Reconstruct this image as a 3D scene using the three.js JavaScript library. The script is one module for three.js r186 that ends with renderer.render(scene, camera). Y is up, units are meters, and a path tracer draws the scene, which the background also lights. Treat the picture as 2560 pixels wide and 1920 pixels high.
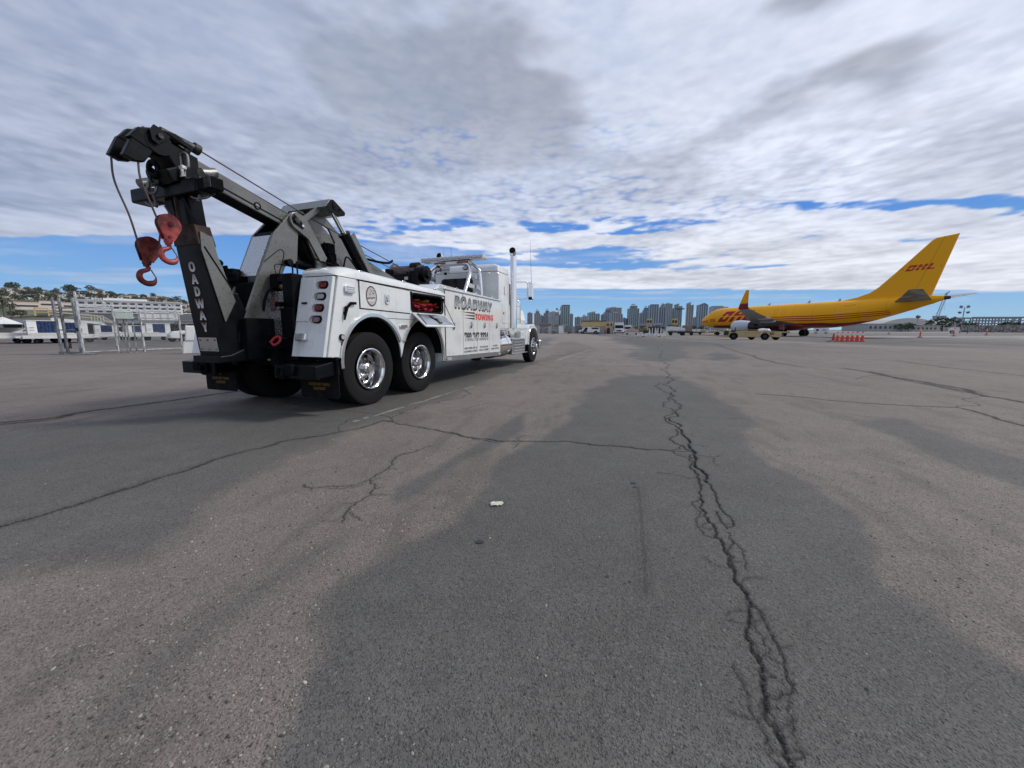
import * as THREE from 'three';
import { RoundedBoxGeometry } from 'three/addons/geometries/RoundedBoxGeometry.js';
import { mergeGeometries } from 'three/addons/utils/BufferGeometryUtils.js';

// ---------- small maths ----------
const PI = Math.PI, V = (x, y, z) => new THREE.Vector3(x, y, z);
const lerp = (a, b, t) => a + (b - a) * t, clamp = (x, a = 0, b = 1) => Math.min(b, Math.max(a, x));
const sstep = (a, b, x) => { const t = clamp((x - a) / (b - a)); return t * t * (3 - 2 * t); };
function rng(seed) { let s = seed >>> 0; return () => { s = (s + 0x6D2B79F5) >>> 0; let t = Math.imul(s ^ (s >>> 15), 1 | s); t = (t + Math.imul(t ^ (t >>> 7), 61 | t)) ^ t; return ((t ^ (t >>> 14)) >>> 0) / 4294967296; }; }
function hash(x, y) { let h = (Math.imul(x, 374761393) + Math.imul(y, 668265263)) | 0; h = Math.imul(h ^ (h >>> 13), 1274126177); return ((h ^ (h >>> 16)) >>> 0) / 4294967296; }
function noise(x, y) { const i = Math.floor(x), j = Math.floor(y), u = x - i, v = y - j, a = u * u * (3 - 2 * u), b = v * v * (3 - 2 * v); return lerp(lerp(hash(i, j), hash(i + 1, j), a), lerp(hash(i, j + 1), hash(i + 1, j + 1), a), b); }
function fbm(x, y, n) { let s = 0, a = 0.5, t = 0; for (let k = 0; k < n; k++) { s += a * noise(x, y); t += a; a *= 0.5; const q = x * 0.8 - y * 0.6; y = (x * 0.6 + y * 0.8) * 2.03 + 17.3; x = q * 2.03 + 5.1; } return s / t; }
function cells(x, y) { const i = Math.floor(x), j = Math.floor(y); let m = 9, m2 = 9; for (let a = -1; a < 2; a++) for (let b = -1; b < 2; b++) { const dx = i + a + hash(i + a, j + b) - x, dy = j + b + hash(i + a + 57, j + b + 91) - y, d = dx * dx + dy * dy; if (d < m) { m2 = m; m = d; } else if (d < m2) m2 = d; } return [Math.sqrt(m), Math.sqrt(m2)]; }

// ---------- camera: a wide lens held 1.1 m above the apron, tilted 8 degrees down ----------
const scene = new THREE.Scene();
const camera = new THREE.PerspectiveCamera(90, 4 / 3, 0.05, 9000);
const EYE = 1.1, PITCH = Math.atan(135 / 960);
camera.position.set(0, EYE, 0);
camera.rotation.x = -PITCH;

// ---------- sky: a broken deck of altocumulus ending in a strip of blue over the horizon ----------
const SUN_AZ = 80 * PI / 180, SUN_EL = 42 * PI / 180;
const sunDir = V(Math.sin(SUN_AZ) * Math.cos(SUN_EL), Math.sin(SUN_EL), -Math.cos(SUN_AZ) * Math.cos(SUN_EL));
{
  const W = 4096, Hh = 2048, data = new Float32Array(W * Hh * 4);
  for (let j = 0; j < Hh; j++) {
    const el = ((j + 0.5) / Hh - 0.5) * PI, sy = Math.sin(el), cy = Math.cos(el);
    for (let i = 0; i < W; i++) {
      const k = (j * W + i) * 4;
      let r = 0.16, g = 0.155, b = 0.15;
      if (el > -0.02) {
        const ang = ((i + 0.5) / W - 0.5) * 2 * PI;            // three.js: u = atan2(z, x) / 2pi + 0.5
        const dx = Math.cos(ang) * cy, dz = Math.sin(ang) * cy, fw = -dz;
        const e = Math.max(el, 0) * 180 / PI;
        // clear air
        const t = Math.pow(clamp(e / 18), 0.6);
        r = lerp(0.36, 0.045, t); g = lerp(0.62, 0.20, t); b = lerp(0.80, 0.66, t);
        const sd = dx * sunDir.x + sy * sunDir.y + dz * sunDir.z;
        // place on the cloud deck, in units of its height above the apron
        const h = sy + 0.004, X = dx / h, Y = fw / h, q = X / Math.max(Y, 0.3), D = Math.hypot(X, Y);
        // texture follows bearing and the logarithm of distance, so that cells keep their look from overhead to the horizon
        const A = Math.atan2(X, Y) * 2.6, B = Math.log(D + 0.45) * 2.6 - 2.6 / (D + 0.3), wx = fbm(A * 1.3 + 3, B * 1.3 + 8, 3) - 0.5, wy = fbm(A * 1.3 + 31, B * 1.3 + 48, 3) - 0.5, A1 = A + wx * 0.16, B1 = B + wy * 0.16;
        const big = fbm(A1 * 0.9 + 11.7, B1 * 0.9 + 4.2, 4), mid = fbm(A1 * 3.1 + 2.2, B1 * 3.1 + 9.1, 5), fine = fbm(A1 * 11 + 61, B1 * 11 + 13, 5);
        // coverage: closed overhead and to the left as far as four deck heights, broken and banded to the right, clear along the horizon
        const L = 1 - sstep(-0.75, -0.15, q), Rr = sstep(0.45, 0.75, q), C = Math.max(0, 1 - L - Rr), band = (c0, c1, s) => sstep(c0 - s, c0 + s, Y) * (1 - sstep(c1 - s, c1 + s, Y)), yw = wx * 0.5;
        let cov = 1;
        if (Y > 0) {
          const y2 = Y + yw + (mid - 0.5) * 0.5; const bnd = (c0, c1, w) => sstep(c0 - w, c0 + w, y2) * (1 - sstep(c1 - w, c1 + w, y2));
          const cl = 1 - sstep(3.85, 4.25, y2), cc = 1 - 0.62 * bnd(3.55, 4.05, 0.15) - 0.05 * bnd(2.3, 3.1, 0.3) - 0.66 * bnd(4.7, 6.3, 0.3) * (1 - 0.3 * sstep(0.2, 0.5, q)) - sstep(8.6, 10, y2) - 0.45 * sstep(0.05, -0.3, q) * sstep(3.6, 4.4, y2), cr2 = 1 - 0.66 * bnd(3.05, 3.4, 0.12) - 0.30 * bnd(4.0, 4.3, 0.2) - 0.36 * bnd(5.8, 6.6, 0.3) - sstep(8.8, 10, y2);
          cov = cl * L + cc * C + cr2 * Rr;
        }
        const n = lerp(mid * 0.45 + big * 0.2 + fine * 0.35, fbm(A1 * 1.9 + 70, B1 * 4.4 + 21, 5) * 0.5 + fine * 0.3 + mid * 0.2, sstep(3.4, 5, Y));
        let a = sstep(-0.01, 0.17, cov * 0.62 + (n - 0.5) * 1.15 - 0.20);
        const wisp = sstep(0.48, 0.72, fbm(X * 0.5 + 4, Y * 1.3 + X * 0.12 + 40, 4)) * 0.36 * sstep(3.5, 4.5, Y) * (1 - sstep(10, 15, Y)); a = Math.max(a, wisp);
        // small blue chinks between the cells of the thinner part
        const k1 = cells(A1 * 8 + mid * 0.8, B1 * 8 + mid * 0.8)[0], k2 = cells(A1 * 17 + mid * 1.2 + 40, B1 * 17 + mid * 1.2)[0], thin = sstep(1.8, 2.3, Y) * (1 - sstep(3.4, 4.0, Y)) * sstep(-0.7, -0.2, q) * (1 - sstep(0.6, 1.0, q)) * sstep(0.36, 0.56, fbm(A * 1.6 + 7, B * 1.6 + 77, 3));
        a *= 1 - 0.42 * sstep(0.40, 0.80, k1 * 0.5 + k2 * 0.5) * thin;
        a *= clamp(e / 1.8);
        // undersides: thick parts grey, thin ones white
        const side = sstep(-1.3, 0.9, q), over = 1 - sstep(1.7, 3.1, D), m2 = fbm(A1 * 2.1 + 91, B1 * 2.1 + 33, 5), patch = sstep(0.40, 0.62, fbm(A1 * 1.25 + 7, B1 * 1.25 + 19, 4)), ball = 1 - (k1 * 0.5 + k2 * 0.5), cellular = lerp(0.25, 1, sstep(1.5, 2.2, Y) * sstep(-1.0, -0.3, q)), puff = sstep(0.28, 0.70, m2 * 0.34 + mid * 0.20 + fine * 0.24 + lerp(0.5, ball, cellular) * 0.22);
        let lum = lerp(lerp(0.47, 0.74, side), lerp(0.42, 0.36, over * side), patch * lerp(0.45, 1, over * lerp(0.45, 1, side))) * lerp(lerp(0.82, 0.93, over), lerp(1.16, 1.06, over), puff) * (1 + (fine - 0.5) * lerp(0.22, 0.10, over));
        lum = lerp(lum, lerp(0.54, 0.90, puff), sstep(2.8, 4.8, Y) * (0.5 + 0.4 * side)) + Math.pow(clamp(sd), 4) * 0.08;
        const tint = lerp(1.45, 0.8, side) * (1 - sstep(3, 5, Y) * 0.45) * lerp(1.15, 0.8, puff);
        const cr = lum * (1 - 0.16 * tint), cg = lum * (1 - 0.07 * tint), cb = lum * (1.02 + 0.14 * tint);
        r = lerp(r, cr, a); g = lerp(g, cg, a); b = lerp(b, cb, a);
        const haze = Math.pow(1 - clamp(e / 5), 2) * 0.35; r = lerp(r, 0.50, haze); g = lerp(g, 0.64, haze); b = lerp(b, 0.72, haze);
      }
      data[k] = r; data[k + 1] = g; data[k + 2] = b; data[k + 3] = 1;
    }
  }
  const sky = new THREE.DataTexture(data, W, Hh, THREE.RGBAFormat, THREE.FloatType);
  sky.mapping = THREE.EquirectangularReflectionMapping; sky.magFilter = THREE.LinearFilter; sky.needsUpdate = true;
  scene.background = sky; scene.environment = sky;
}
// ---------- the veiled sun, ahead and to the right ----------
const sun = new THREE.DirectionalLight(new THREE.Color(1, 0.955, 0.89), 1.9);
sun.position.copy(sunDir).multiplyScalar(80).add(V(0, 0, -12)); sun.target.position.set(0, 0, -12);
sun.castShadow = true; sun.shadow.radius = 22; sun.shadow.mapSize.set(4096, 4096);
Object.assign(sun.shadow.camera, { left: -60, right: 70, top: 60, bottom: -60, near: 1, far: 260 });
scene.add(sun, sun.target);
const renderer = new THREE.WebGLRenderer({ antialias: true });
renderer.toneMapping = THREE.LinearToneMapping;
renderer.toneMappingExposure = 1.06;
renderer.shadowMap.enabled = true;
renderer.setSize(1024, 768);

// ---------- survey helpers: a sighting (2560 x 1920 picture) and a depth or the apron give a place in metres ----------
const CP = Math.cos(PITCH), SP = Math.sin(PITCH);
const sight = (u, v) => { const a = (u - 1280) / 960, b = (960 - v) / 960; return [a, b * CP - SP, CP + b * SP]; };
function gp(u, v, y = 0) { const r = sight(u, v), t = (y - EYE) / r[1]; return V(r[0] * t, y, -r[2] * t); }
function at(u, v, depth) { const r = sight(u, v), t = depth / r[2]; return V(r[0] * t, EYE + r[1] * t, -depth); }

// ---------- building helpers ----------
const taken = {};
function numbered(n) { const k = taken[n] = (taken[n] ?? -1) + 1; return k ? n + '_' + String(k).padStart(3, '0') : n; }
function prep(g) { g = g.index ? g.toNonIndexed() : g; for (const k of Object.keys(g.attributes)) if (!['position', 'normal', 'uv'].includes(k)) g.deleteAttribute(k); if (!g.attributes.normal) g.computeVertexNormals(); if (!g.attributes.uv) g.setAttribute('uv', new THREE.BufferAttribute(new Float32Array(g.attributes.position.count * 2), 2)); g.clearGroups(); return g; }
function metreUV(g) { const p = g.attributes.position, n = g.attributes.normal, uv = new Float32Array(p.count * 2); for (let i = 0; i < p.count; i++) { const x = Math.abs(n.getX(i)), y = Math.abs(n.getY(i)), z = Math.abs(n.getZ(i)); let a, b; if (x >= y && x >= z) { a = p.getZ(i); b = p.getY(i); } else if (y >= z) { a = p.getX(i); b = p.getZ(i); } else { a = p.getX(i); b = p.getY(i); } uv[2 * i] = a; uv[2 * i + 1] = b; } g.setAttribute('uv', new THREE.BufferAttribute(uv, 2)); return g; }
const join = (list) => { list = [list].flat(9).map(prep); return list.length > 1 ? mergeGeometries(list) : list[0]; };
function mesh(name, geo, mat, parent, label) { let g = Array.isArray(geo) ? join(geo) : geo; if (!mat.userData.ownUV && (mat.map || mat.bumpMap || mat.roughnessMap)) g = metreUV(prep(g)); const m = new THREE.Mesh(g, mat); m.name = parent ? name : numbered(name); m.castShadow = m.receiveShadow = true; if (label) m.userData.label = label; (parent || scene).add(m); return m; }
function tag(o, label, category, group) { o.userData.label = label; o.userData.category = category; if (group) o.userData.group = group; return o; }
function structure(o) { o.userData.kind = 'structure'; return o; }
function thing(name, label, category, pos = V(0, 0, 0), turn = 0, group) { const o = new THREE.Group(); o.name = numbered(name); o.position.copy(pos); o.rotation.y = turn; scene.add(o); return tag(o, label, category, group); }
function sub(name, parent, pos, label) { const o = new THREE.Group(); o.name = name; if (pos) o.position.copy(pos); if (label) o.userData.label = label; parent.add(o); return o; }
function copyOf(src, pos, turn, label) { const o = src.clone(); o.name = numbered(src.name.replace(/_\d{3}$/, '')); o.userData = { ...src.userData }; if (label) o.userData.label = label; if (pos) o.position.copy(pos); if (turn !== undefined) o.rotation.y = turn; scene.add(o); return o; }
const box = (x0, x1, y0, y1, z0, z1, r = 0) => { const w = Math.abs(x1 - x0), h = Math.abs(y1 - y0), d = Math.abs(z1 - z0), g = r ? new RoundedBoxGeometry(w, h, d, 2, Math.min(r, w / 2.01, h / 2.01, d / 2.01)) : new THREE.BoxGeometry(w, h, d); return g.translate((x0 + x1) / 2, (y0 + y1) / 2, (z0 + z1) / 2); };
function rod(p, q, r0, r1 = r0, n = 10, open = false) { const d = q.clone().sub(p), g = new THREE.CylinderGeometry(r1, r0, d.length(), n, 1, open); g.applyQuaternion(new THREE.Quaternion().setFromUnitVectors(V(0, 1, 0), d.clone().normalize())); return g.translate((p.x + q.x) / 2, (p.y + q.y) / 2, (p.z + q.z) / 2); }
function beam(p, q, w, h) { const d = q.clone().sub(p), L = d.length(), g = new THREE.BoxGeometry(w, h, L), m = new THREE.Matrix4().lookAt(V(0, 0, 0), d.clone().negate(), Math.abs(d.y) > L * 0.99 ? V(1, 0, 0) : V(0, 1, 0)); return g.applyMatrix4(m).translate((p.x + q.x) / 2, (p.y + q.y) / 2, (p.z + q.z) / 2); }
const tube = (pts, r, seg = 24, rad = 8, closed = false) => new THREE.TubeGeometry(new THREE.CatmullRomCurve3(pts, closed, 'catmullrom', 0.5), seg, r, rad, closed);
const shapeOf = (pts, holes = []) => { const s = new THREE.Shape(pts.map((p) => new THREE.Vector2(p[0], p[1]))); for (const h of holes) s.holes.push(new THREE.Path(h.map((p) => new THREE.Vector2(p[0], p[1])))); return s; };
const arc = (cx, cy, r, a0, a1, n = 16, ry = r) => Array.from({ length: n + 1 }, (_, i) => { const a = lerp(a0, a1, i / n); return [cx + r * Math.cos(a), cy + ry * Math.sin(a)]; });
const rrect = (x0, x1, y0, y1, r, n = 4) => [...arc(x1 - r, y0 + r, r, -PI / 2, 0, n), ...arc(x1 - r, y1 - r, r, 0, PI / 2, n), ...arc(x0 + r, y1 - r, r, PI / 2, PI, n), ...arc(x0 + r, y0 + r, r, PI, 1.5 * PI, n)];
function extr(pts, depth, bevel = 0, holes = []) { return new THREE.ExtrudeGeometry(shapeOf(pts, holes), { depth: depth - 2 * bevel, bevelEnabled: bevel > 0, bevelThickness: bevel, bevelSize: bevel, bevelOffset: -bevel, bevelSegments: 2, curveSegments: 8 }).translate(0, 0, bevel); }
// outline given as (distance forward, height), spread from x0 to x1; forward is -z
const side = (pts, x0, x1, bevel = 0, holes = []) => extr(pts, x1 - x0, bevel, holes).rotateY(PI / 2).translate(x0, 0, 0);
// outline given as (x, height), running forward from s0 to s1
const front = (pts, s0, s1, bevel = 0, holes = []) => extr(pts, s1 - s0, bevel, holes).translate(0, 0, -s1);
// lathe that keeps its corners crisp: the profile is split where it turns sharply
const latheC = (pts, n = 48) => { const g = []; for (let i = 0; i + 1 < pts.length; i++) g.push(new THREE.LatheGeometry([pts[i], pts[i + 1]].map((p) => new THREE.Vector2(p[0], p[1])), n)); return g; };
const lathe = (pts, n = 32) => new THREE.LatheGeometry(pts.map((p) => new THREE.Vector2(p[0], p[1])), n);
function quads(rows) { const P = [], I = [], m = rows[0].length; for (const r of rows) for (const p of r) P.push(p.x, p.y, p.z); for (let i = 0; i + 1 < rows.length; i++) for (let j = 0; j + 1 < m; j++) { const a = i * m + j, b = a + 1, c = a + m, d = c + 1; I.push(a, b, d, a, d, c); } const g = new THREE.BufferGeometry(); g.setAttribute('position', new THREE.Float32BufferAttribute(P, 3)); g.setIndex(I); g.computeVertexNormals(); return g; }

// ---------- materials ----------
const rgb = (r, g, b) => new THREE.Color().setRGB(r, g, b);
function std(r, g, b, rough = 0.7, metal = 0, more = {}) { return new THREE.MeshStandardMaterial({ color: rgb(r, g, b), roughness: rough, metalness: metal, side: THREE.DoubleSide, ...more }); }
function phys(r, g, b, rough, more = {}) { return new THREE.MeshPhysicalMaterial({ color: rgb(r, g, b), roughness: rough, side: THREE.DoubleSide, ...more }); }
function texture(w, h, fn, srgb = true) { const d = new Uint8Array(w * h * 4); for (let y = 0; y < h; y++) for (let x = 0; x < w; x++) { const c = fn(x / w, y / h, x, y), k = 4 * (y * w + x); d[k] = clamp(c[0]) * 255; d[k + 1] = clamp(c[1]) * 255; d[k + 2] = clamp(c[2]) * 255; d[k + 3] = 255; } const t = new THREE.DataTexture(d, w, h); t.wrapS = t.wrapT = THREE.RepeatWrapping; t.magFilter = THREE.LinearFilter; if (srgb) t.colorSpace = THREE.SRGBColorSpace; t.needsUpdate = true; return t; }
const rep = (t, u, v = u) => { const c = t.clone(); c.repeat.set(u, v); c.needsUpdate = true; return c; };
// wrap-around noise for tiles
function tnoise(u, v, n, seed) { const x = u * n, y = v * n, i = Math.floor(x), j = Math.floor(y), a0 = x - i, b0 = y - j, a = a0 * a0 * (3 - 2 * a0), b = b0 * b0 * (3 - 2 * b0), q = (p, s) => hash(((p % n) + n) % n + seed * 131, ((s % n) + n) % n + seed * 57); return lerp(lerp(q(i, j), q(i + 1, j), a), lerp(q(i, j + 1), q(i + 1, j + 1), a), b); }
const tfbm = (u, v, n, oct, seed) => { let s = 0, a = 0.5, t = 0; for (let k = 0; k < oct; k++) { s += a * tnoise(u, v, n << k, seed + k); t += a; a *= 0.55; } return s / t; };
// faint road film: grey specks, rain runs
const grime = texture(512, 512, (u, v) => { const f = tfbm(u, v, 6, 5, 3), run = tfbm(u * 1.0, v * 0.0 + 0.5, 48, 2, 9), spot = tnoise(u, v, 120, 21); const g = 0.99 - 0.06 * sstep(0.45, 0.8, f) - 0.05 * sstep(0.55, 0.85, run) * sstep(0.3, 0.7, f) - (spot > 0.9 ? 0.05 : 0); return [g, g * 0.997, g * 0.985]; });
const wear = texture(512, 512, (u, v) => { const f = tfbm(u, v, 7, 6, 31), s = tfbm(u, v, 40, 3, 41); const g = 0.62 + 0.38 * sstep(0.25, 0.7, f) - 0.25 * sstep(0.66, 0.78, s); return [g, g, g]; });
const wearSoft = texture(512, 512, (u, v) => { const f = tfbm(u, v, 5, 5, 131), s = tfbm(u, v, 60, 3, 141); const g = 0.86 + 0.14 * sstep(0.3, 0.7, f) - 0.22 * sstep(0.70, 0.80, s); return [g, g, g * 0.985]; });
const roughTex = texture(256, 256, (u, v) => { const f = tfbm(u, v, 8, 5, 77); const g = 0.5 + 0.5 * f; return [g, g, g]; }, false);
const M = {};
M.white = phys(0.79, 0.82, 0.835, 0.34, { clearcoat: 1, clearcoatRoughness: 0.05, map: rep(grime, 0.55) });
M.blackPaint = phys(0.005, 0.0062, 0.009, 0.5, { specularIntensity: 0.3, map: rep(wear, 0.8), roughnessMap: rep(roughTex, 1.5) });
M.boomPaint = phys(0.15, 0.153, 0.142, 0.34, { clearcoat: 0.8, clearcoatRoughness: 0.22, map: rep(wearSoft, 0.6), roughnessMap: rep(roughTex, 1.1) });
M.blackFlat = phys(0.006, 0.007, 0.009, 0.85, { specularIntensity: 0.25, map: rep(wear, 1) });
M.rubber = phys(0.012, 0.012, 0.013, 0.85, { specularIntensity: 0.4, map: rep(wear, 1.5) });
M.chrome = std(0.86, 0.86, 0.87, 0.09, 1);
M.alu = std(0.50, 0.50, 0.51, 0.17, 1);
M.trim = std(0.80, 0.79, 0.77, 0.24, 1, { roughnessMap: rep(roughTex, 3) });
M.brushed = std(0.66, 0.67, 0.68, 0.28, 1, { roughnessMap: rep(roughTex, 3) });
M.steel = std(0.32, 0.32, 0.31, 0.48, 1, { map: rep(wear, 2) });
M.darkSteel = std(0.09, 0.09, 0.09, 0.5, 0.8, { map: rep(wear, 2) });
M.galv = std(0.40, 0.42, 0.43, 0.5, 0.55, { map: rep(wear, 0.7) });
M.galvLight = std(0.74, 0.76, 0.76, 0.5, 0.2, { map: rep(wear, 0.7) });
M.rust = std(0.075, 0.040, 0.028, 0.8, 0.1, { map: rep(wear, 2) });
M.red = phys(0.50, 0.045, 0.032, 0.45, { clearcoat: 0.3, clearcoatRoughness: 0.4, map: rep(wear, 2.6) });
M.redDark = std(0.20, 0.022, 0.018, 0.55, 0, { map: rep(wear, 3.3) });
M.glassDark = phys(0.008, 0.009, 0.011, 0.12, { specularIntensity: 0.6 });
M.lensRed = phys(0.20, 0.012, 0.014, 0.2, { clearcoat: 1, clearcoatRoughness: 0.06 });
M.lensClear = phys(0.42, 0.42, 0.42, 0.15, { clearcoat: 1, clearcoatRoughness: 0.05 });
M.cable = std(0.13, 0.10, 0.10, 0.6, 0.5);
{ const dp = texture(256, 256, (u, v) => { let h = 0; for (let a = 0; a < 4; a++) for (let b = 0; b < 4; b++) { const alt = (a + b) & 1, cx = (a + 0.5) / 4, cy = (b + 0.5) / 4, x = u - cx, y = v - cy, c = alt ? 0.707 : -0.707, p = x * 0.707 + y * c, q = -x * c + y * 0.707; h = Math.max(h, 1 - sstep(0.55, 1, Math.hypot(p / 0.115, q / 0.032))); } return [h, h, h]; }, false);
  M.diamond = std(0.62, 0.63, 0.64, 0.34, 0.9, { bumpMap: rep(dp, 7), bumpScale: 0.004, roughnessMap: rep(roughTex, 4) }); M.diamondBump = dp; }
// printed matter: a canvas drawn on a sheet of its own size
function print(w, h, draw) { const c = document.createElement('canvas'); c.width = w; c.height = h; const x = c.getContext('2d'); draw(x, w, h); const t = new THREE.CanvasTexture(c); t.colorSpace = THREE.SRGBColorSpace; t.magFilter = THREE.LinearFilter; const m = new THREE.MeshStandardMaterial({ map: t, transparent: true, roughness: 0.45, side: THREE.DoubleSide }); m.userData.ownUV = true; return m; }
// ---------- the apron: one sheet out to the horizon, sunk along its cracks, patchy from repairs and wear ----------
const zr2 = (x, y) => [x / 1.565 + 1280, y / 1.565 + 860], zr3 = (x, y) => [x / 3.687 + 1400, y / 3.687 + 860], zr4 = (x, y) => [x / 3.687 + 700, y / 3.687 + 940], zr1 = (x, y) => [x / 1.693, y / 1.693 + 940];
const onGround = (f, list) => { const o = []; for (let i = 0; i < list.length; i += 2) { const p = gp(...f(list[i], list[i + 1])); o.push([p.x, p.z]); } return o; };
const cracks = [];   // each: points in metres, width, depth
{
  const R = rng(77);
  const rough = (pts, amp, lv) => { for (let k = 0; k < lv; k++) { const o = [pts[0]]; for (let i = 0; i + 1 < pts.length; i++) { const [a, b] = [pts[i], pts[i + 1]], L = Math.hypot(b[0] - a[0], b[1] - a[1]), d = (R() - 0.5) * amp * Math.min(L, 1.2); o.push([(a[0] + b[0]) / 2 - (b[1] - a[1]) / (L + 1e-6) * d, (a[1] + b[1]) / 2 + (b[0] - a[0]) / (L + 1e-6) * d], b); } pts = o; } return pts; };
  const add = (pts, w, d = 0.02, amp = 0.34, lv = 4, k = 1) => { w *= w > 0.045 ? 0.8 : 0.42; d *= 0.45; const p = rough(pts, amp, lv); cracks.push([p, w, d, k]); return p; };
  const twigs = (p, n, len, w) => { for (let k = 0; k < n * 0.4; k++) { const i = 1 + Math.floor(R() * (p.length - 2)), a = R() * 6.283, L = len * (0.3 + R() * 0.5); add([p[i], [p[i][0] + Math.cos(a) * L * 0.5, p[i][1] + Math.sin(a) * L * 0.5], [p[i][0] + Math.cos(a + 0.5) * L, p[i][1] + Math.sin(a + 0.5) * L]], Math.max(w, 0.018), 0.006, 0.3, 3, 0.6); } };
  // the long braided crack
  const far = add(onGround(zr2, [566, 5, 570, 15, 580, 50, 600, 90, 612, 150]), 0.044, 0.03, 0.3); twigs(far, 16, 1.1, 0.02);
  const m1 = add(onGround(zr2, [612, 150, 630, 200, 640, 260, 650, 330, 690, 390, 715, 440, 735, 490, 760, 540]), 0.045, 0.035); twigs(m1, 26, 0.45, 0.014);
  add(onGround(zr2, [604, 150, 618, 205, 632, 262, 640, 335, 672, 400, 690, 450, 712, 500, 735, 560]), 0.03, 0.02);
  add(onGround(zr2, [760, 540, 800, 600, 810, 640, 855, 680, 865, 710, 840, 722, 822, 700, 800, 655]), 0.016, 0.02, 0.2);
  add(onGround(zr2, [845, 735, 880, 785, 905, 830, 915, 880]), 0.008, 0.01, 0.4);
  const a2 = add(onGround(zr2, [735, 560, 745, 620, 765, 690, 790, 750, 830, 800, 850, 830, 870, 900, 900, 960, 925, 1000]), 0.022, 0.025); twigs(a2, 18, 0.22, 0.007);
  add(onGround(zr2, [730, 600, 720, 700, 740, 745, 790, 760]), 0.008, 0.01, 0.4);
  add(onGround(zr2, [850, 760, 862, 830, 868, 880]), 0.014, 0.016, 0.4);
  const a3 = add(onGround(zr2, [925, 1000, 928, 1090, 935, 1170, 960, 1220, 968, 1280, 978, 1330, 990, 1380, 985, 1440, 1030, 1500, 1060, 1560, 1090, 1659, 1120, 1760]), 0.021, 0.025, 0.4); twigs(a3, 30, 0.14, 0.006);
  const a4 = add(onGround(zr2, [925, 1000, 960, 1040, 1000, 1110, 1040, 1180, 1065, 1240, 1070, 1300, 1097, 1330, 1082, 1365, 1030, 1385, 990, 1380]), 0.011, 0.018, 0.3); twigs(a4, 8, 0.12, 0.005);
  add(onGround(zr2, [1085, 1390, 1105, 1480, 1110, 1560, 1100, 1650]), 0.004, 0.008, 0.5);
  add(onGround(zr2, [880, 1250, 905, 1330, 920, 1420, 960, 1480, 990, 1560, 1040, 1640, 1060, 1700]), 0.005, 0.008, 0.5);
  add(onGround(zr2, [940, 1100, 990, 1150, 975, 1230, 1000, 1290, 1060, 1330]), 0.004, 0.008, 0.5);
  // crossing cracks
  const c1 = add([...onGround(zr4, [1075, 440, 1250, 465, 1450, 500, 1600, 525, 1700, 560, 1880, 580, 2000, 598, 2212, 600]), ...onGround(zr3, [400, 938, 700, 963, 1030, 985])], 0.044, 0.025, 0.2); twigs(c1, 8, 0.3, 0.008);
  add(onGround(zr4, [1500, 520, 1640, 545, 1800, 590, 1980, 610, 2100, 598]), 0.016, 0.02, 0.3);
  add(onGround(zr3, [1030, 985, 1100, 945, 1130, 935]), 0.016, 0.02); add(onGround(zr3, [1030, 985, 1100, 1030, 1180, 1050, 1230, 1060]), 0.014, 0.02); add(onGround(zr3, [1030, 985, 1090, 990, 1170, 990]), 0.012, 0.02);
  add(onGround(zr4, [1075, 440, 1030, 410, 1000, 375, 900, 350, 780, 340, 640, 325, 400, 300]), 0.018, 0.02, 0.25);
  add([...onGround(zr4, [1040, 420, 940, 410, 820, 455, 700, 490, 540, 515, 380, 550, 230, 570, 0, 605]), ...onGround(zr1, [1100, 305, 900, 355, 800, 395, 640, 440, 540, 475, 380, 525, 200, 580, 0, 635, -300, 730])], 0.046, 0.022, 0.16);
  add(onGround(zr4, [530, 515, 560, 450, 620, 405, 750, 375, 820, 345]), 0.012, 0.015, 0.2);
  const e1 = add(onGround(zr4, [1010, 385, 1130, 340, 1100, 345, 1250, 290, 1450, 245, 1620, 210, 1750, 165, 1720, 140, 1690, 128]), 0.024, 0.02, 0.35); twigs(e1, 10, 0.25, 0.01);
  add(onGround(zr4, [1750, 165, 1880, 162, 2000, 160]), 0.01, 0.01, 0.2); add(onGround(zr4, [1680, 300, 1780, 280, 1900, 255]), 0.009, 0.01);
  const k2 = add(onGround(zr4, [1390, 640, 1240, 700, 1080, 740, 1030, 800, 930, 890, 830, 960, 740, 985, 600, 1015, 350, 1030, 220, 1000]), 0.018, 0.016, 0.4); twigs(k2, 14, 0.16, 0.006);
  const k3 = add(onGround(zr4, [830, 960, 860, 1040, 840, 1090, 740, 1150, 620, 1240, 590, 1300, 570, 1340]), 0.016, 0.016, 0.4); twigs(k3, 8, 0.14, 0.006);
  add(onGround(zr4, [840, 1095, 980, 1095]), 0.007, 0.01); add(onGround(zr4, [620, 1250, 690, 1300, 735, 1330]), 0.007, 0.01);
  // scuffs left by a dragged tyre: stain only, no depth
  for (const [dx, w, k] of [[0, 0.045, 0.38], [-24, 0.03, 0.16], [22, 0.03, 0.14], [-40, 0.02, 0.08]]) add(onGround(zr2, [495 + dx, 560, 505 + dx, 660, 512 + dx, 760, 518 + dx, 860, 525 + dx, 985]), w, 0, 0.02, 4, k);
  // joints farther out
  const w1 = add(onGround(zr1, [-40, 200, 200, 180, 400, 145, 640, 115, 960, 70, 1100, 52]), 0.11, 0.03, 0.12);
  add(onGround(zr1, [-40, 208, 200, 186, 300, 165]), 0.08, 0.02, 0.2);
  add(onGround(zr2, [790, 0, 880, 30, 960, 55, 1040, 75, 1140, 90]), 0.09, 0.02, 0.1);
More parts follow.
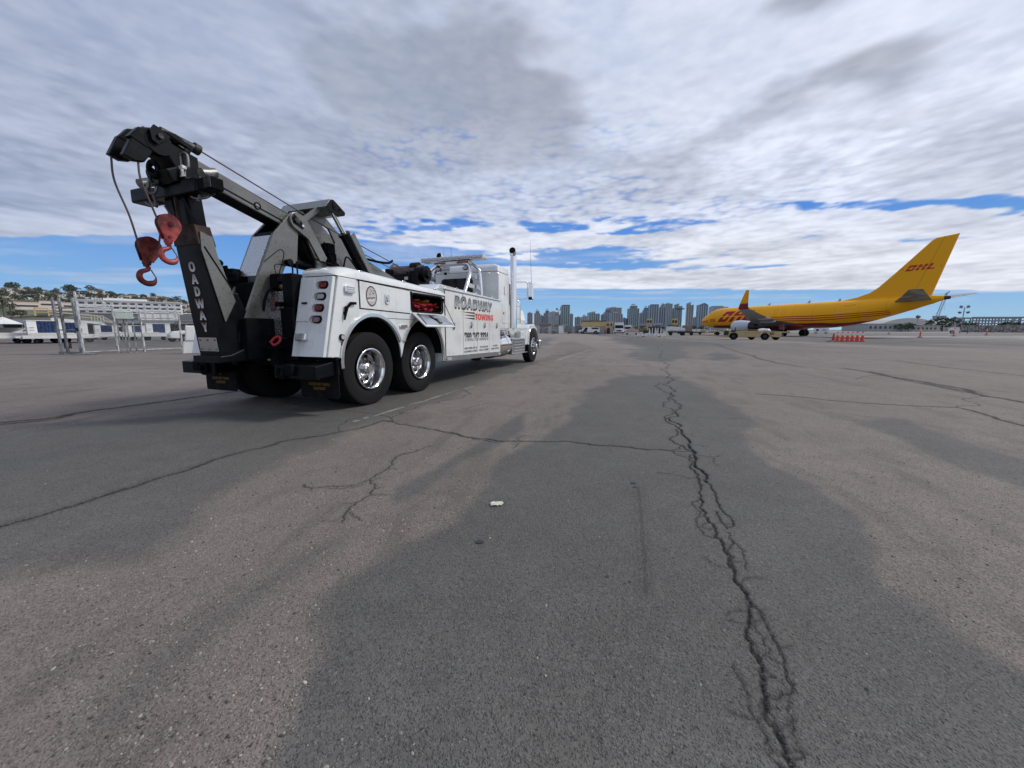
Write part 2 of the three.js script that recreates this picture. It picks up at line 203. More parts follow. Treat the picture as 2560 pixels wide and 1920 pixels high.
  const rw = add(onGround(zr2, [1300, 95, 1420, 115, 1560, 145, 1640, 160, 1740, 180, 1860, 205, 2003, 228, 2200, 262]), 0.10, 0.03, 0.12); twigs(rw, 8, 0.8, 0.02);
  add(onGround(zr2, [1400, 108, 1560, 140, 1660, 158, 1800, 188]), 0.13, 0.02, 0.2);
  add(onGround(zr2, [960, 195, 1100, 205, 1300, 225, 1500, 238, 1640, 245, 1740, 248, 1850, 275, 2003, 320, 2200, 380]), 0.05, 0.02, 0.14);
  add(onGround(zr2, [1740, 248, 1830, 240, 1815, 210, 1830, 200]), 0.02, 0.02, 0.3);
  add(onGround(zr2, [680, 112, 900, 122, 1100, 130, 1350, 137, 1420, 120]), 0.022, 0.015, 0.1);
  add(onGround(zr2, [1500, 65, 1700, 92, 2003, 125, 2300, 160]), 0.08, 0.02, 0.08);
  add(onGround(zr2, [0, 80, 200, 78, 400, 86, 580, 90]), 0.02, 0.01, 0.1); add(onGround(zr2, [180, 75, 300, 84, 120, 95, 0, 118]), 0.02, 0.01, 0.2);
  add(onGround(zr2, [500, 277, 600, 280, 720, 287, 900, 290]), 0.008, 0.008, 0.2);
}
const segGrid = new Map(), SG = 0.5;
for (const [p, w, d, k0] of cracks) for (let i = 0; i + 1 < p.length; i++) { const a = p[i], b = p[i + 1], m = w + 0.12; for (let gx = Math.floor((Math.min(a[0], b[0]) - m) / SG); gx <= Math.floor((Math.max(a[0], b[0]) + m) / SG); gx++) for (let gz = Math.floor((Math.min(a[1], b[1]) - m) / SG); gz <= Math.floor((Math.max(a[1], b[1]) + m) / SG); gz++) { const k = gx * 100003 + gz; if (!segGrid.has(k)) segGrid.set(k, []); segGrid.get(k).push([a[0], a[1], b[0], b[1], w, d, k0]); } }
// [how far into a crack 0..1, depth there, how near the ravelled shoulder 0..1]
function crackAt(x, z) {
  const list = segGrid.get(Math.floor(x / SG) * 100003 + Math.floor(z / SG)); if (!list) return null;
  let c = 0, dep = 0, sh = 0; const wob = 0.35 + 0.8 * noise(x * 23, z * 23) + 0.6 * noise(x * 71, z * 71);
  for (const [ax, az, bx, bz, w, d, k0] of list) { const ex = bx - ax, ez = bz - az, t = clamp(((x - ax) * ex + (z - az) * ez) / (ex * ex + ez * ez + 1e-9)), q = Math.hypot(x - ax - ex * t, z - az - ez * t), hw = w * 0.5 * wob; const k = 1 - sstep(hw * 0.75, hw + 0.003, q); if (k * k0 > c) c = k * k0; if (k * d > dep) dep = k * d; const s2 = 1 - sstep(hw, hw + 1.4 * w + 0.02, q); if (s2 * k0 > sh) sh = s2 * k0; }
  return [c, dep, sh];
}
const inPoly = (poly) => { const bb = [1e9, -1e9, 1e9, -1e9]; for (const [x, z] of poly) { bb[0] = Math.min(bb[0], x); bb[1] = Math.max(bb[1], x); bb[2] = Math.min(bb[2], z); bb[3] = Math.max(bb[3], z); } return (x, z, soft) => { if (x < bb[0] - soft || x > bb[1] + soft || z < bb[2] - soft || z > bb[3] + soft) return 0; let m = 1e9, c = false; for (let i = 0, j = poly.length - 1; i < poly.length; j = i++) { const [ax, az] = poly[i], [bx, bz] = poly[j], ex = bx - ax, ez = bz - az, t = clamp(((x - ax) * ex + (z - az) * ez) / (ex * ex + ez * ez + 1e-9)); m = Math.min(m, Math.hypot(x - ax - ex * t, z - az - ez * t)); if ((az > z) !== (bz > z) && x < (bx - ax) * (z - az) / (bz - az) + ax) c = !c; } return sstep(-soft, soft, c ? m : -m); }; };
// sealed grey areas (outlines on the apron)
const greyMain = inPoly([...onGround(zr2, [400, 130, 470, 122, 640, 125, 760, 180, 880, 270, 960, 350, 1080, 480, 1300, 640, 1500, 860, 1750, 1100, 2003, 1330, 2400, 1600]), ...onGround(zr2, [2300, 2400, -300, 2400]), ...onGround(zr1, [1050, 1659, 1150, 1400, 1300, 1230, 1500, 970, 1750, 720, 1950, 600]), ...onGround(zr4, [2120, 700, 2212, 600]), ...onGround(zr2, [200, 310, 300, 200])]);
const greyTip = inPoly(onGround(zr2, [450, 45, 480, 20, 500, -20, 520, -50, 600, -50, 640, -8, 695, 50, 640, 66, 560, 68, 500, 62]));
const greyRight = inPoly(onGround(zr2, [1330, 275, 1500, 290, 1700, 350, 2003, 440, 2400, 540, 2500, 760, 2003, 575, 1850, 520, 1620, 400, 1400, 320]));
const greyStrip = inPoly(onGround(zr4, [2260, 330, 1950, 520, 1700, 700, 1450, 860, 1100, 1020, 1030, 1120, 1080, 1170, 1200, 1140, 1450, 980, 1700, 800, 2000, 640, 2260, 470]));
const greyStrip2 = inPoly(onGround(zr1, [1480, 660, 1300, 740, 1080, 890, 800, 1060, 560, 1230, 300, 1480, 420, 1560, 760, 1240, 1000, 1060, 1260, 860, 1450, 730]));
const greyLeft = inPoly([...onGround(zr1, [1640, 190, 1480, 225, 1300, 330, 1000, 480, 760, 640, 560, 770, 0, 880, -900, 1100, -2500, 700, -2500, 250, 0, 240, 700, 160, 1300, 130]), ...onGround(zr2, [300, 30, 250, 20, 120, 60])]);
const truckLane = inPoly(onGround(zr1, [1640, 165, 1990, 45, 2150, -10, 2300, -60, 2000, -70, 1000, -40, 960, 70, 1300, 130]));
const darkA = inPoly(onGround(zr2, [755, 40, 800, 30, 880, 45, 890, 56, 820, 66, 770, 60]));
const LX = 0.154, LZ = -0.988;
function apronColour(x, z) {
  const near = 1 - sstep(14, 34, -z), along = x * LX + z * LZ, across = x * -LZ + z * LX;
  const wob = 0.10 + 0.010 * Math.hypot(x, z), wx = (fbm(x * 1.3, z * 1.3, 4) - 0.5) * wob * 4, wz = (fbm(x * 1.3 + 40, z * 1.3 + 9, 4) - 0.5) * wob * 4, px = x + wx, pz = z + wz, soft = 0.05 + 0.007 * Math.hypot(x, z);
  let g = Math.max(greyMain(px, pz, soft), greyTip(px, pz, soft * 0.4), greyRight(px, pz, soft), 0.95 * greyStrip(x + wx * 0.25, z + wz * 0.25, 0.05), 0.75 * greyStrip2(x + wx * 0.3, z + wz * 0.3, 0.09), 0.9 * greyLeft(px, pz, soft * 1.6), truckLane(px, pz, soft * 0.4), darkA(px, pz, 0.15));
  const lanes = fbm(across * 0.55 + 3, along * 0.055 + 2, 4), bands = fbm(across * 0.10 + 7, along * 0.35 + 61, 4), blot = fbm(x * 0.32 + 5, z * 0.32 + 1, 4), mott = fbm(x * 2.3, z * 2.3, 4);
  if (near < 1) g = lerp(sstep(0.475, 0.515, fbm(across * 0.34 + 3, along * 0.03 + 2, 4) * 0.7 + bands * 0.3), g, near > 0 ? near : 0);
  g = clamp(g + (mott - 0.5) * 0.22);
  let r = lerp(0.292, 0.186, g), gg = lerp(0.256, 0.189, g), b = lerp(0.238, 0.186, g);
  const drag = fbm(across * 2.6 + 9, along * 0.45 + 4, 4), scab = sstep(0.56, 0.72, fbm(across * 5.5 + 50, along * 1.6 + 7, 4)) * (1 - g) * near * 0.5; g = clamp(g + (drag - 0.5) * 0.28 * near);
  r = lerp(0.300, 0.168, g) * (1 - scab * 0.35); gg = lerp(0.254, 0.163, g) * (1 - scab * 0.35); b = lerp(0.222, 0.150, g) * (1 - scab * 0.35);
  const lane2 = near < 1 ? (1 - near) * 0.30 * (sstep(0.44, 0.52, fbm(across * 0.28 + 31, along * 0.02 + 5, 3)) - 0.5) : 0; const tone = (1 + lane2) * (0.86 + 0.28 * blot) * (0.88 + 0.24 * mott) * (0.93 + 0.14 * lanes); r *= tone; gg *= tone; b *= tone;
  const c = crackAt(x, z);
  if (c) { const k = c[2] * 0.20; r *= 1 - k; gg *= 1 - k; b *= 1 - k; r = lerp(r, 0.035, c[0]); gg = lerp(gg, 0.032, c[0]); b = lerp(b, 0.030, c[0]); }
  return [r, gg, b];
}
{
  const POS = [], COL = [], IDX = [], seen = new Map(), U = 1 / 128;
  const vert = (x, z) => { const k = Math.round(x / U) * 1048583 + Math.round(z / U); let i = seen.get(k); if (i === undefined) { i = POS.length / 3; seen.set(k, i); const c = crackAt(x, z); POS.push(x, c ? -c[1] : 0, z); COL.push(...apronColour(x, z)); } return i; };
  const near = (x, z, s) => Math.hypot(Math.max(x - 0, 0 - x - s, 0), Math.max(z - 0, -z - s, 0));
  const hasCrack = (x, z, s) => { if (s > 4) return true; const m = 0.02; for (let gx = Math.floor((x - m) / SG); gx <= Math.floor((x + s + m) / SG); gx++) for (let gz = Math.floor((z - m) / SG); gz <= Math.floor((z + s + m) / SG); gz++) { const l = segGrid.get(gx * 100003 + gz); if (l) for (const [ax, az, bx, bz, w] of l) { const q = w + 0.03; if (Math.max(ax, bx) + q > x && Math.min(ax, bx) - q < x + s && Math.max(az, bz) + q > z && Math.min(az, bz) - q < z + s) return true; } } return false; };
  const split = (x, z, s) => {
    const d = near(x, z, s), front = z < 0.5 && Math.abs(x) < 2.2 * Math.max(-z, 0.5) + 3;
    let want = front ? Math.max(0.05, 0.011 * d) : Math.max(1, 0.08 * d);
    if (front && d < 45 && s > U && hasCrack(x, z, s)) want = Math.min(want, Math.max(U, 0.0030 * d));
    if (s > want * 1.0001 && s > U) { const h = s / 2; split(x, z, h); split(x + h, z, h); split(x, z + h, h); split(x + h, z + h, h); return; }
    const a = vert(x, z), b = vert(x + s, z), c = vert(x, z + s), e = vert(x + s, z + s); IDX.push(a, c, b, b, c, e);
  };
  const S = 4096; for (const [x, z] of [[-S, -S], [0, -S], [-S, 0], [0, 0]]) split(x, z, S);
  const g = new THREE.BufferGeometry(); g.setAttribute('position', new THREE.Float32BufferAttribute(POS, 3)); g.setAttribute('color', new THREE.Float32BufferAttribute(COL, 3)); g.setIndex(IDX); g.computeVertexNormals();
  const uv = new Float32Array(POS.length / 3 * 2); for (let i = 0; i < uv.length / 2; i++) { const x = POS[3 * i], z = POS[3 * i + 2]; uv[2 * i] = x * 0.966 + z * 0.259; uv[2 * i + 1] = z * 0.966 - x * 0.259; } g.setAttribute('uv', new THREE.BufferAttribute(uv, 2));
  // grain: chips of stone in tar, 2.6 m to a tile
  const N = 2048, R = rng(5), hgt = new Float32Array(N * N), tone = new Float32Array(N * N).fill(0.60);
  for (let y = 0; y < N; y++) for (let x = 0; x < N; x++) { const i = y * N + x; tone[i] += (hash(x, y) - 0.5) * 0.10 + (tnoise(x / N, y / N, 256, 4) - 0.5) * 0.14 + (tnoise(x / N, y / N, 24, 6) - 0.5) * 0.10; hgt[i] = 0.35 + (tnoise(x / N, y / N, 256, 4) - 0.5) * 0.3; }
  for (let k = 0; k < 210000; k++) { const cx = R() * N, cy = R() * N, big = R(), r0 = big < 0.975 ? 1.1 + R() * 1.7 : 2.6 + R() * 2.6, st = 0.6 + R() * 0.8, an = R() * PI, ca = Math.cos(an), sa = Math.sin(an), kind = R(), t = kind < 0.46 ? 0.36 + R() * 0.16 : kind < 0.90 ? 0.60 + R() * 0.2 : 0.86 + R() * 0.3, h = 0.5 + R() * 0.5, m = Math.ceil(r0 * 1.4);
    for (let dy = -m; dy <= m; dy++) for (let dx = -m; dx <= m; dx++) { const p = (dx * ca + dy * sa) / (r0 * st), q = (-dx * sa + dy * ca) / (r0 / st), d = p * p + q * q; if (d < 1) { const i = (((Math.floor(cy) + dy) % N + N) % N) * N + ((Math.floor(cx) + dx) % N + N) % N; tone[i] = lerp(tone[i], t, d < 0.6 ? 0.9 : 0.5); hgt[i] = Math.max(hgt[i], h * (1 - d * 0.6)); } } }
  for (let k = 0; k < 3500; k++) { const cx = Math.floor(R() * N), cy = Math.floor(R() * N), m = 1 + Math.floor(R() * 3); for (let dy = -m; dy <= m; dy++) for (let dx = -m; dx <= m; dx++) if (dx * dx + dy * dy <= m * m) { const i = ((cy + dy + N) % N) * N + (cx + dx + N) % N; tone[i] *= 0.55; hgt[i] = 0.05; } }
  const col = new THREE.DataTexture(Uint8Array.from({ length: N * N * 4 }, (_, k) => { const i = k >> 2, c = k & 3; return c === 3 ? 255 : clamp(Math.pow(tone[i], 0.62) + 0.10 + (c - 1) * -0.006) * 255; }), N, N), bmp = new THREE.DataTexture(Uint8Array.from({ length: N * N * 4 }, (_, k) => (k & 3) === 3 ? 255 : clamp(hgt[k >> 2]) * 255), N, N);
  col.colorSpace = THREE.SRGBColorSpace; for (const t of [col, bmp]) { t.wrapS = t.wrapT = THREE.RepeatWrapping; t.magFilter = THREE.LinearFilter; t.repeat.set(1 / 2.6, 1 / 2.6); t.needsUpdate = true; }
  const mat = std(1, 1, 1, 0.84, 0, { vertexColors: true, map: col, bumpMap: bmp, bumpScale: 0.006 }); mat.userData.ownUV = true;
  structure(mesh('ground', g, mat)).userData.label = 'cracked grey and brown asphalt apron';
  console.log('ground tris', IDX.length / 3);
}
// loose chips on the ravelled brown asphalt
{
  const R = rng(19), g = new THREE.IcosahedronGeometry(1, 0), m4 = [], cols = []; let n = 0;
  while (m4.length < 13000 && n++ < 140000) {
    const d = 0.9 + Math.pow(R(), 1.6) * 9, a = (R() - 0.5) * 1.9, x = Math.sin(a) * d, z = -Math.cos(a) * d; const c = apronColour(x, z); if (c[0] / c[2] < 1.22 && R() > 0.03) continue; if (crackAt(x, z)?.[0] > 0.3) continue;
    const s = 0.0016 + Math.pow(R(), 4) * 0.0045; m4.push(new THREE.Matrix4().compose(V(x, s * 0.25, z), new THREE.Quaternion().setFromEuler(new THREE.Euler(R() * 0.5, R() * 6.28, R() * 0.5)), V(s * (0.8 + R() * 0.9), s * 0.55, s * (0.6 + R() * 0.5))));
    const t = R(), w = t < 0.6 ? 0.16 + R() * 0.14 : t < 0.8 ? 0.30 + R() * 0.14 : 0.06; cols.push(rgb(w * 1.05, w, w * 0.88));
  }
  const im = new THREE.InstancedMesh(g, std(1, 1, 1, 0.8), m4.length); m4.forEach((m, i) => { im.setMatrixAt(i, m); im.setColorAt(i, cols[i]); }); im.name = 'loose_gravel'; im.userData = { kind: 'stuff', label: 'loose pale stone chips scattered on the worn asphalt', category: 'gravel' }; im.castShadow = im.receiveShadow = true; scene.add(im);
}
// worn white lane line beside the truck, and lines farther out: thin paint laid on the asphalt
const paintTex = texture(512, 512, (u, v) => { const f = tfbm(u, v, 24, 5, 51); const g = 0.70 + 0.2 * f; return [g, g * 0.985, g * 0.95]; });
M.paintLine = std(0.50, 0.49, 0.46, 0.85, 0, { map: rep(paintTex, 1) });
function lineStrip(name, pts, w, label, keep = 0.8, y = 0.004) {
  const R = rng(pts.length * 91 + Math.floor(w * 1e4)), g = []; const c = new THREE.CatmullRomCurve3(pts.map((p) => V(p[0], y, p[1])), false, 'catmullrom', 0), L = c.getLength(), n = Math.min(500, Math.ceil(L / 0.09));
  for (let i = 0; i < n; i++) { const a = c.getPointAt(i / n), b = c.getPointAt((i + 1) / n), d = b.clone().sub(a).normalize(), q = V(-d.z, 0, d.x); for (let k = 0; k < 3; k++) { if (noise(i * 0.45, k * 1.7 + w * 50) > keep || R() > keep + 0.12) continue; const e0 = lerp(-w / 2, w / 2, k / 3) + (R() - 0.5) * 0.012, e1 = lerp(-w / 2, w / 2, (k + 1) / 3) + (R() - 0.5) * 0.012; g.push(quads([[a.clone().addScaledVector(q, e0), a.clone().addScaledVector(q, e1)], [b.clone().addScaledVector(q, e0 + (R() - 0.5) * 0.01), b.clone().addScaledVector(q, e1 + (R() - 0.5) * 0.01)]])); } }
  const m = structure(mesh(name, g, M.paintLine)); m.userData.label = label; return m;
}
lineStrip('painted_line', onGround(zr4, [680, 425, 930, 350, 1300, 240, 1600, 145, 1790, 95]), 0.06, 'worn white lane line beside the tow truck', 0.68);
lineStrip('painted_line', onGround(zr2, [175, 65, 200, 56, 250, 40, 300, 24]), 0.1, 'short worn white line ahead of the truck', 0.7);
// ---------- the tow truck: x to its right, y up, s forward from its rear axle (z = -s) ----------
const truck = thing('tow_truck', 'white heavy tow truck with black boom, seen from its right rear corner', 'tow truck', V(-3.234, 0, -5.883), -20 * PI / 180);
const P = (x, y, s) => V(x, y, -s);
const bx = (x0, x1, y0, y1, s0, s1, r = 0) => box(x0, x1, y0, y1, -s1, -s0, r);
{
  const T = truck, R = rng(3);
  // chassis
  mesh('chassis_rail', [bx(0.32, 0.44, 0.62, 0.92, -0.75, 9.0, 0.01)], M.blackFlat, T); mesh('chassis_rail', [bx(-0.44, -0.32, 0.62, 0.92, -0.75, 9.0, 0.01)], M.blackFlat, T);
  mesh('axle', [rod(P(-0.9, 0.53, 0.17), P(0.9, 0.53, 0.17), 0.09)], M.blackFlat, T); mesh('axle', [rod(P(-0.9, 0.53, 1.47), P(0.9, 0.53, 1.47), 0.09)], M.blackFlat, T); mesh('axle', [rod(P(-0.9, 0.5, 8.42), P(0.9, 0.5, 8.42), 0.07)], M.blackFlat, T);
  mesh('cross_member', [bx(-0.62, 0.62, 0.62, 1.0, -0.55, -0.4), bx(-0.55, 0.55, 0.95, 1.7, -0.38, 0.4)], M.blackFlat, T);

  // wheels
  const treadTex = texture(256, 64, (u, v) => { const gr = [0.2, 0.4, 0.6, 0.8].some((c) => Math.abs(v - c - 0.008 * Math.sin(u * PI * 80)) < 0.022), s = (Math.abs(((u * 96) % 1) - 0.5) < 0.05); const h = gr ? 0 : s ? 0.6 : 1; return [h, h, h]; }, false);
  const tyreMat = phys(0.012, 0.012, 0.013, 0.8, { specularIntensity: 0.45 }); tyreMat.userData.ownUV = true;
  const wallText = print(1024, 1024, (c, w) => { c.translate(w / 2, w / 2); c.fillStyle = 'rgba(16,16,16,0.9)'; c.font = 'bold 62px sans-serif'; c.textAlign = 'center'; const ring = (s, a0, st) => { for (let i = 0; i < s.length; i++) { c.save(); c.rotate(a0 + i * st); c.fillText(s[i], 0, -395); c.restore(); } }; ring('M726EL', -0.9, 0.125); ring('BRIDGESTONE', 1.95, 0.115); });
  function tyre(w, r, r0) { const p = [], h = w / 2; p.push([r0, -h * 0.72], [r0 + 0.03, -h * 0.86], [r - 0.17, -h], [r - 0.10, -h * 0.99], [r - 0.045, -h * 0.93], [r - 0.03, -h * 0.93], [r - 0.012, -h * 0.86]); const q = p.map(([a, b]) => [a, -b]).reverse(); const pts = [...p]; for (let i = 0; i <= 24; i++) { const t = lerp(-0.84, 0.84, i / 24), g = [-0.6, -0.25, 0.25, 0.6].some((c) => Math.abs(t - c) < 0.05); pts.push([r - (g ? 0.014 : 0) - 0.004 * t * t, h * t]); } pts.push(...q); const g = lathe(pts, 72).rotateZ(PI / 2); return g; }
  // rim: deep dish of a dual, or the bulging face of a steer wheel; axis along +x, outer face at +
  function wheel(name, x, s, r, sgn, dual) {
    const w = sub(name, T, P(x, r, s)); w.rotation.y = sgn > 0 ? 0 : PI;
    const tw = 0.275; const r0 = 0.292;
    const ty = [tyre(tw, r, r0).translate(-tw / 2, 0, 0)]; if (dual) ty.push(tyre(tw, r, r0).translate(-tw * 1.5 - 0.05, 0, 0));
    mesh('tyre', ty, tyreMat, w); if (sgn > 0) { const pl = mesh('sidewall_lettering', [new THREE.RingGeometry(0.315, 0.5, 48).rotateY(PI / 2).translate(0.006, 0, 0)], wallText, w); pl.rotation.x = dual ? 0.25 : 1; }
    const seg = 56, lip = [[0.286, 0.012], [0.300, 0.012], [0.306, 0.002], [0.300, -0.008], [0.286, -0.012], [0.272, -0.03]];
    mesh('rim', [lathe(lip, seg).rotateZ(-PI / 2)], M.chrome, w);
    mesh('wheel_disc', (dual ? [lathe([[0.272, -0.03], [0.264, -0.05], [0.262, -0.10], [0.258, -0.15]], seg), lathe([[0.258, -0.15], [0.250, -0.172], [0.235, -0.188], [0.215, -0.195]], seg), lathe([[0.215, -0.195], [0.10, -0.195]], seg)] : [lathe([[0.272, -0.03], [0.262, -0.06], [0.25, -0.075]], seg), lathe([[0.25, -0.075], [0.235, -0.04], [0.20, 0.03], [0.17, 0.045]], seg), lathe([[0.17, 0.045], [0.10, 0.045]], seg)]).map((g) => g.rotateZ(-PI / 2)), M.alu, w);
    const fx = dual ? -0.195 : 0.045;
    mesh('hub_cap', latheC(dual ? [[0.118, fx], [0.118, fx + 0.055], [0.108, fx + 0.07], [0.080, fx + 0.15], [0.055, fx + 0.165], [0.052, fx + 0.185], [0.0, fx + 0.185]] : [[0.10, fx], [0.10, fx + 0.07], [0.075, fx + 0.1], [0.0, fx + 0.11]], 40).map((g) => g.rotateZ(-PI / 2)), M.chrome, w);
    for (let k = 0; k < 10; k++) { const a = k * PI / 5; mesh('lug_nut', [rod(V(fx, Math.sin(a) * 0.143, Math.cos(a) * 0.143), V(fx + 0.052, Math.sin(a) * 0.143, Math.cos(a) * 0.143), 0.018, 0.013, 8)], M.chrome, w); }
    for (let k = 0; k < 10; k++) { const a = (k + 0.5) * PI / 5; mesh('hand_hole', [rod(V(fx - 0.004, Math.sin(a) * 0.205, Math.cos(a) * 0.205), V(fx + (dual ? 0.008 : 0.003), Math.sin(a) * 0.205, Math.cos(a) * 0.205), 0.034, 0.034, 14)], M.rubber, w); }
    return w;
  }
  for (const s of [0.17, 1.47]) { wheel('wheel', 1.17, s, 0.535, 1, true); wheel('wheel', -1.17, s, 0.535, -1, true); }
  wheel('wheel', 1.17, 8.42, 0.535, 1, false); wheel('wheel', -1.17, 8.42, 0.535, -1, false);

  // ---- wrecker body ----
  const CX = [0.17, 1.47], AR = 0.635, AY = 0.66;
  const a1 = arc(CX[0], AY, AR, PI * 0.965, Math.acos(0.65 / AR > 1 ? 1 : 0.62 / AR) * 1.25, 18), a2 = arc(CX[1], AY, AR, PI - Math.acos(0.5 / AR) * 0.95, -0.25, 18);
  const bodyLow = [[-0.70, 0.76], ...a1, ...a2, [2.215, 0.5], [2.215, 1.745], [-0.45, 1.782]];
  const bay = rrect(1.13, 2.12, 1.42, 1.70, 0.075, 5);
  const sideGeo = (sg, holes) => side(bodyLow, sg > 0 ? 0.70 : -1.25, sg > 0 ? 1.25 : -0.70, 0.012, holes);
  mesh('body_side', [sideGeo(1, [bay])], M.white, T); mesh('body_side', [sideGeo(-1, [])], M.white, T);
  for (const sg of [1, -1]) {
    // rolled top edge, higher and rounded off at the tail
    { const rows = []; for (let i = 0; i <= 40; i++) { const s = -0.50 + 2.84 * Math.pow(i / 40, 1.5), y0 = lerp(1.786, 1.746, (s + 0.5) / 2.84), k = s < -0.14 ? Math.sqrt(clamp(1 - Math.pow((-0.14 - s) / 0.37, 2))) : 1, h = lerp(0.165, 0.105, (s + 0.5) / 2.84) * Math.max(k, 0.05), pull = (1 - k) * 0.10; rows.push([[0.70, 0], [0.70, 1], [1.02, 1], [1.10, 0.985], [1.16, 0.92], [1.205, 0.78], [1.235, 0.52], [1.25, 0.22], [1.253, 0]].map(([x, q]) => V((x > 1 ? x - pull * q : x) * sg, y0 + 0.002 + h * q, -s))); }
    var g = join([quads(rows), quads([rows[0], rows[0].map((p) => V(0.9 * sg, 1.79, p.z))]), quads([rows[40], rows[40].map((p) => V(0.9 * sg, 1.76, p.z))])]); }
    mesh('top_rail', [g], M.white, T);
    // raised tool cabinet behind the cab
    mesh('cabinet_shell', [side([[2.225, 0.56], [5.12, 0.50], [5.12, 1.86], [2.225, 1.89]], sg > 0 ? 0.62 : -1.235, sg > 0 ? 1.235 : -0.62, 0.01)], M.white, T);
    const cap2 = [[0.62 * sg, 1.892], [1.252 * sg, 1.892], [1.252 * sg, 1.905], [1.12 * sg, 1.985], [0.62 * sg, 2.0]]; if (sg < 0) cap2.reverse();
    const c2 = front(cap2, 2.225, 5.13, 0.01), q = c2.attributes.position; for (let i = 0; i < q.count; i++) { const s = -q.getZ(i); q.setY(i, q.getY(i) - (s - 2.22) * 0.010 - (s > 5 ? (q.getY(i) > 1.95 ? 0.05 : 0) : 0)); if (s < 2.3) q.setZ(i, q.getZ(i) - (q.getY(i) - 1.89) * 1.0); } c2.computeVertexNormals();
    mesh('top_rail', [c2], M.white, T);
    mesh('rail_ramp', [side([[2.05, 1.845], [2.36, 1.845], [2.36, 1.985], [2.31, 1.985]], sg > 0 ? 0.64 : -1.10, sg > 0 ? 1.10 : -0.64, 0.004)], M.white, T);
    // wheel wells and bright arches
    for (const c of CX) { const o = arc(c, AY, AR - 0.006, PI * 1.0, 0, 24), i = arc(c, AY, AR - 0.03, 0, PI * 1.0, 24); mesh('wheel_well', [side([...o, ...i], sg > 0 ? 0.42 : -1.236, sg > 0 ? 1.236 : -0.42)], M.blackFlat, T); }
    const ring = (c, t0, t1) => { const o = arc(c, AY, AR + 0.048, t0, t1, 26), i = arc(c, AY, AR - 0.008, t1, t0, 26); return side([...o, ...i], sg > 0 ? 1.254 : -1.275, sg > 0 ? 1.275 : -1.254, 0.006); };
    mesh('fender_trim', [ring(CX[0], PI * 1.03, 0.40)], M.trim, T); mesh('fender_trim', [ring(CX[1], PI - 0.40, -0.24)], M.trim, T);
  }
  mesh('body_deck', [bx(-0.7, 0.7, 1.60, 1.70, 0.4, 2.25), bx(-0.62, 0.62, 1.70, 1.90, 2.25, 5.1)], M.blackFlat, T);
  // rear panel of the body with its light column (right side only shows; left is its mirror)
  for (const sg of [1, -1]) {
    const X = (a, b) => sg > 0 ? [a, b] : [-b, -a];
    const pts = [[0.71, 0.765], [1.235, 0.765], [1.235, 1.775], [0.71, 1.775]].map(([x, y]) => [x * sg, y]); if (sg < 0) pts.reverse();
    const lights = [1.665, 1.52, 1.375, 1.23];
    const holes = lights.map((y, i) => { const cx = (1.075 - i * 0.012) * sg, e = rrect(cx - 0.105, cx + 0.105, y - 0.05, y + 0.05, 0.049, 6); return e; });
    const g = front(pts, 0, 0.05, 0.006, holes), lean = (geo) => { const p = geo.attributes.position; for (let i = 0; i < p.count; i++) p.setZ(i, p.getZ(i) + 0.763 - (p.getY(i) - 0.76) * 0.235); geo.computeVertexNormals(); return geo; };
    mesh('rear_panel', [lean(g)], M.white, T);
    mesh('rear_hatch', [lean(front([[0.725 * sg, 1.21], [0.935 * sg, 1.21], [0.955 * sg, 1.74], [0.725 * sg, 1.74]].sort((a, b) => 0), -0.012, 0.002, 0.004))], M.white, T);
    mesh('hatch_latch', [lean(front(rrect(Math.min(0.80 * sg, 0.88 * sg), Math.max(0.80 * sg, 0.88 * sg), 1.43, 1.452, 0.004), -0.03, -0.013))], M.blackFlat, T);
    lights.forEach((y, i) => { const cx = (1.075 - i * 0.012) * sg; const pk = mesh('light_pocket', [lean(front(rrect(cx - 0.118, cx + 0.118, y - 0.058, y + 0.058, 0.05, 6), 0.05, 0.06))], std(0.55, 0.55, 0.55, 0.5), T); void pk;
      const l = mesh('tail_light', [lean(front(rrect(cx + (sg > 0 ? -0.045 : -0.10), cx + (sg > 0 ? 0.10 : 0.045), y - 0.045, y + 0.045, 0.043, 6), -0.012, 0.045, 0.008))], M.rubber, T); mesh('lens', [lean(front(rrect(cx + (sg > 0 ? -0.028 : -0.083), cx + (sg > 0 ? 0.083 : 0.028), y - 0.030, y + 0.030, 0.028, 6), -0.02, -0.013, 0.003))], i === 1 ? M.lensClear : i === 3 ? phys(0.2, 0.12, 0.12, 0.2, { clearcoat: 1 }) : M.lensRed, l); });
    const lamp = (x0, x1, y0, y1) => { const b = mesh('scene_light', [lean(front(rrect(Math.min(x0 * sg, x1 * sg), Math.max(x0 * sg, x1 * sg), y0, y1, 0.02), -0.045, 0, 0.008))], M.chrome, T); for (let k = 0; k < 3; k++) mesh('lens', [lean(front(rrect(Math.min((x0 + 0.02) * sg, (x1 - 0.02) * sg), Math.max((x0 + 0.02) * sg, (x1 - 0.02) * sg), lerp(y0, y1, 0.16 + k * 0.24), lerp(y0, y1, 0.32 + k * 0.24), 0.006), -0.052, -0.044))], M.lensClear, b); };
    lamp(0.775, 0.945, 0.965, 1.065);
  }
  // right flank fittings
  const F = (pts, d0, d1, b = 0.003) => side(pts, 1.25 + d0, 1.25 + d1, b);
  const flankLamp = (s0, s1, y0, y1) => { const l = mesh('scene_light', [F(rrect(s0, s1, y0, y1, 0.02), 0, 0.04, 0.008)], M.chrome, T); for (let k = 0; k < 3; k++) mesh('lens', [F(rrect(s0 + 0.015, s1 - 0.015, lerp(y0, y1, 0.14 + k * 0.26), lerp(y0, y1, 0.32 + k * 0.26), 0.006), 0.041, 0.047)], M.lensClear, l); };
  flankLamp(-0.36, -0.20, 1.58, 1.68);
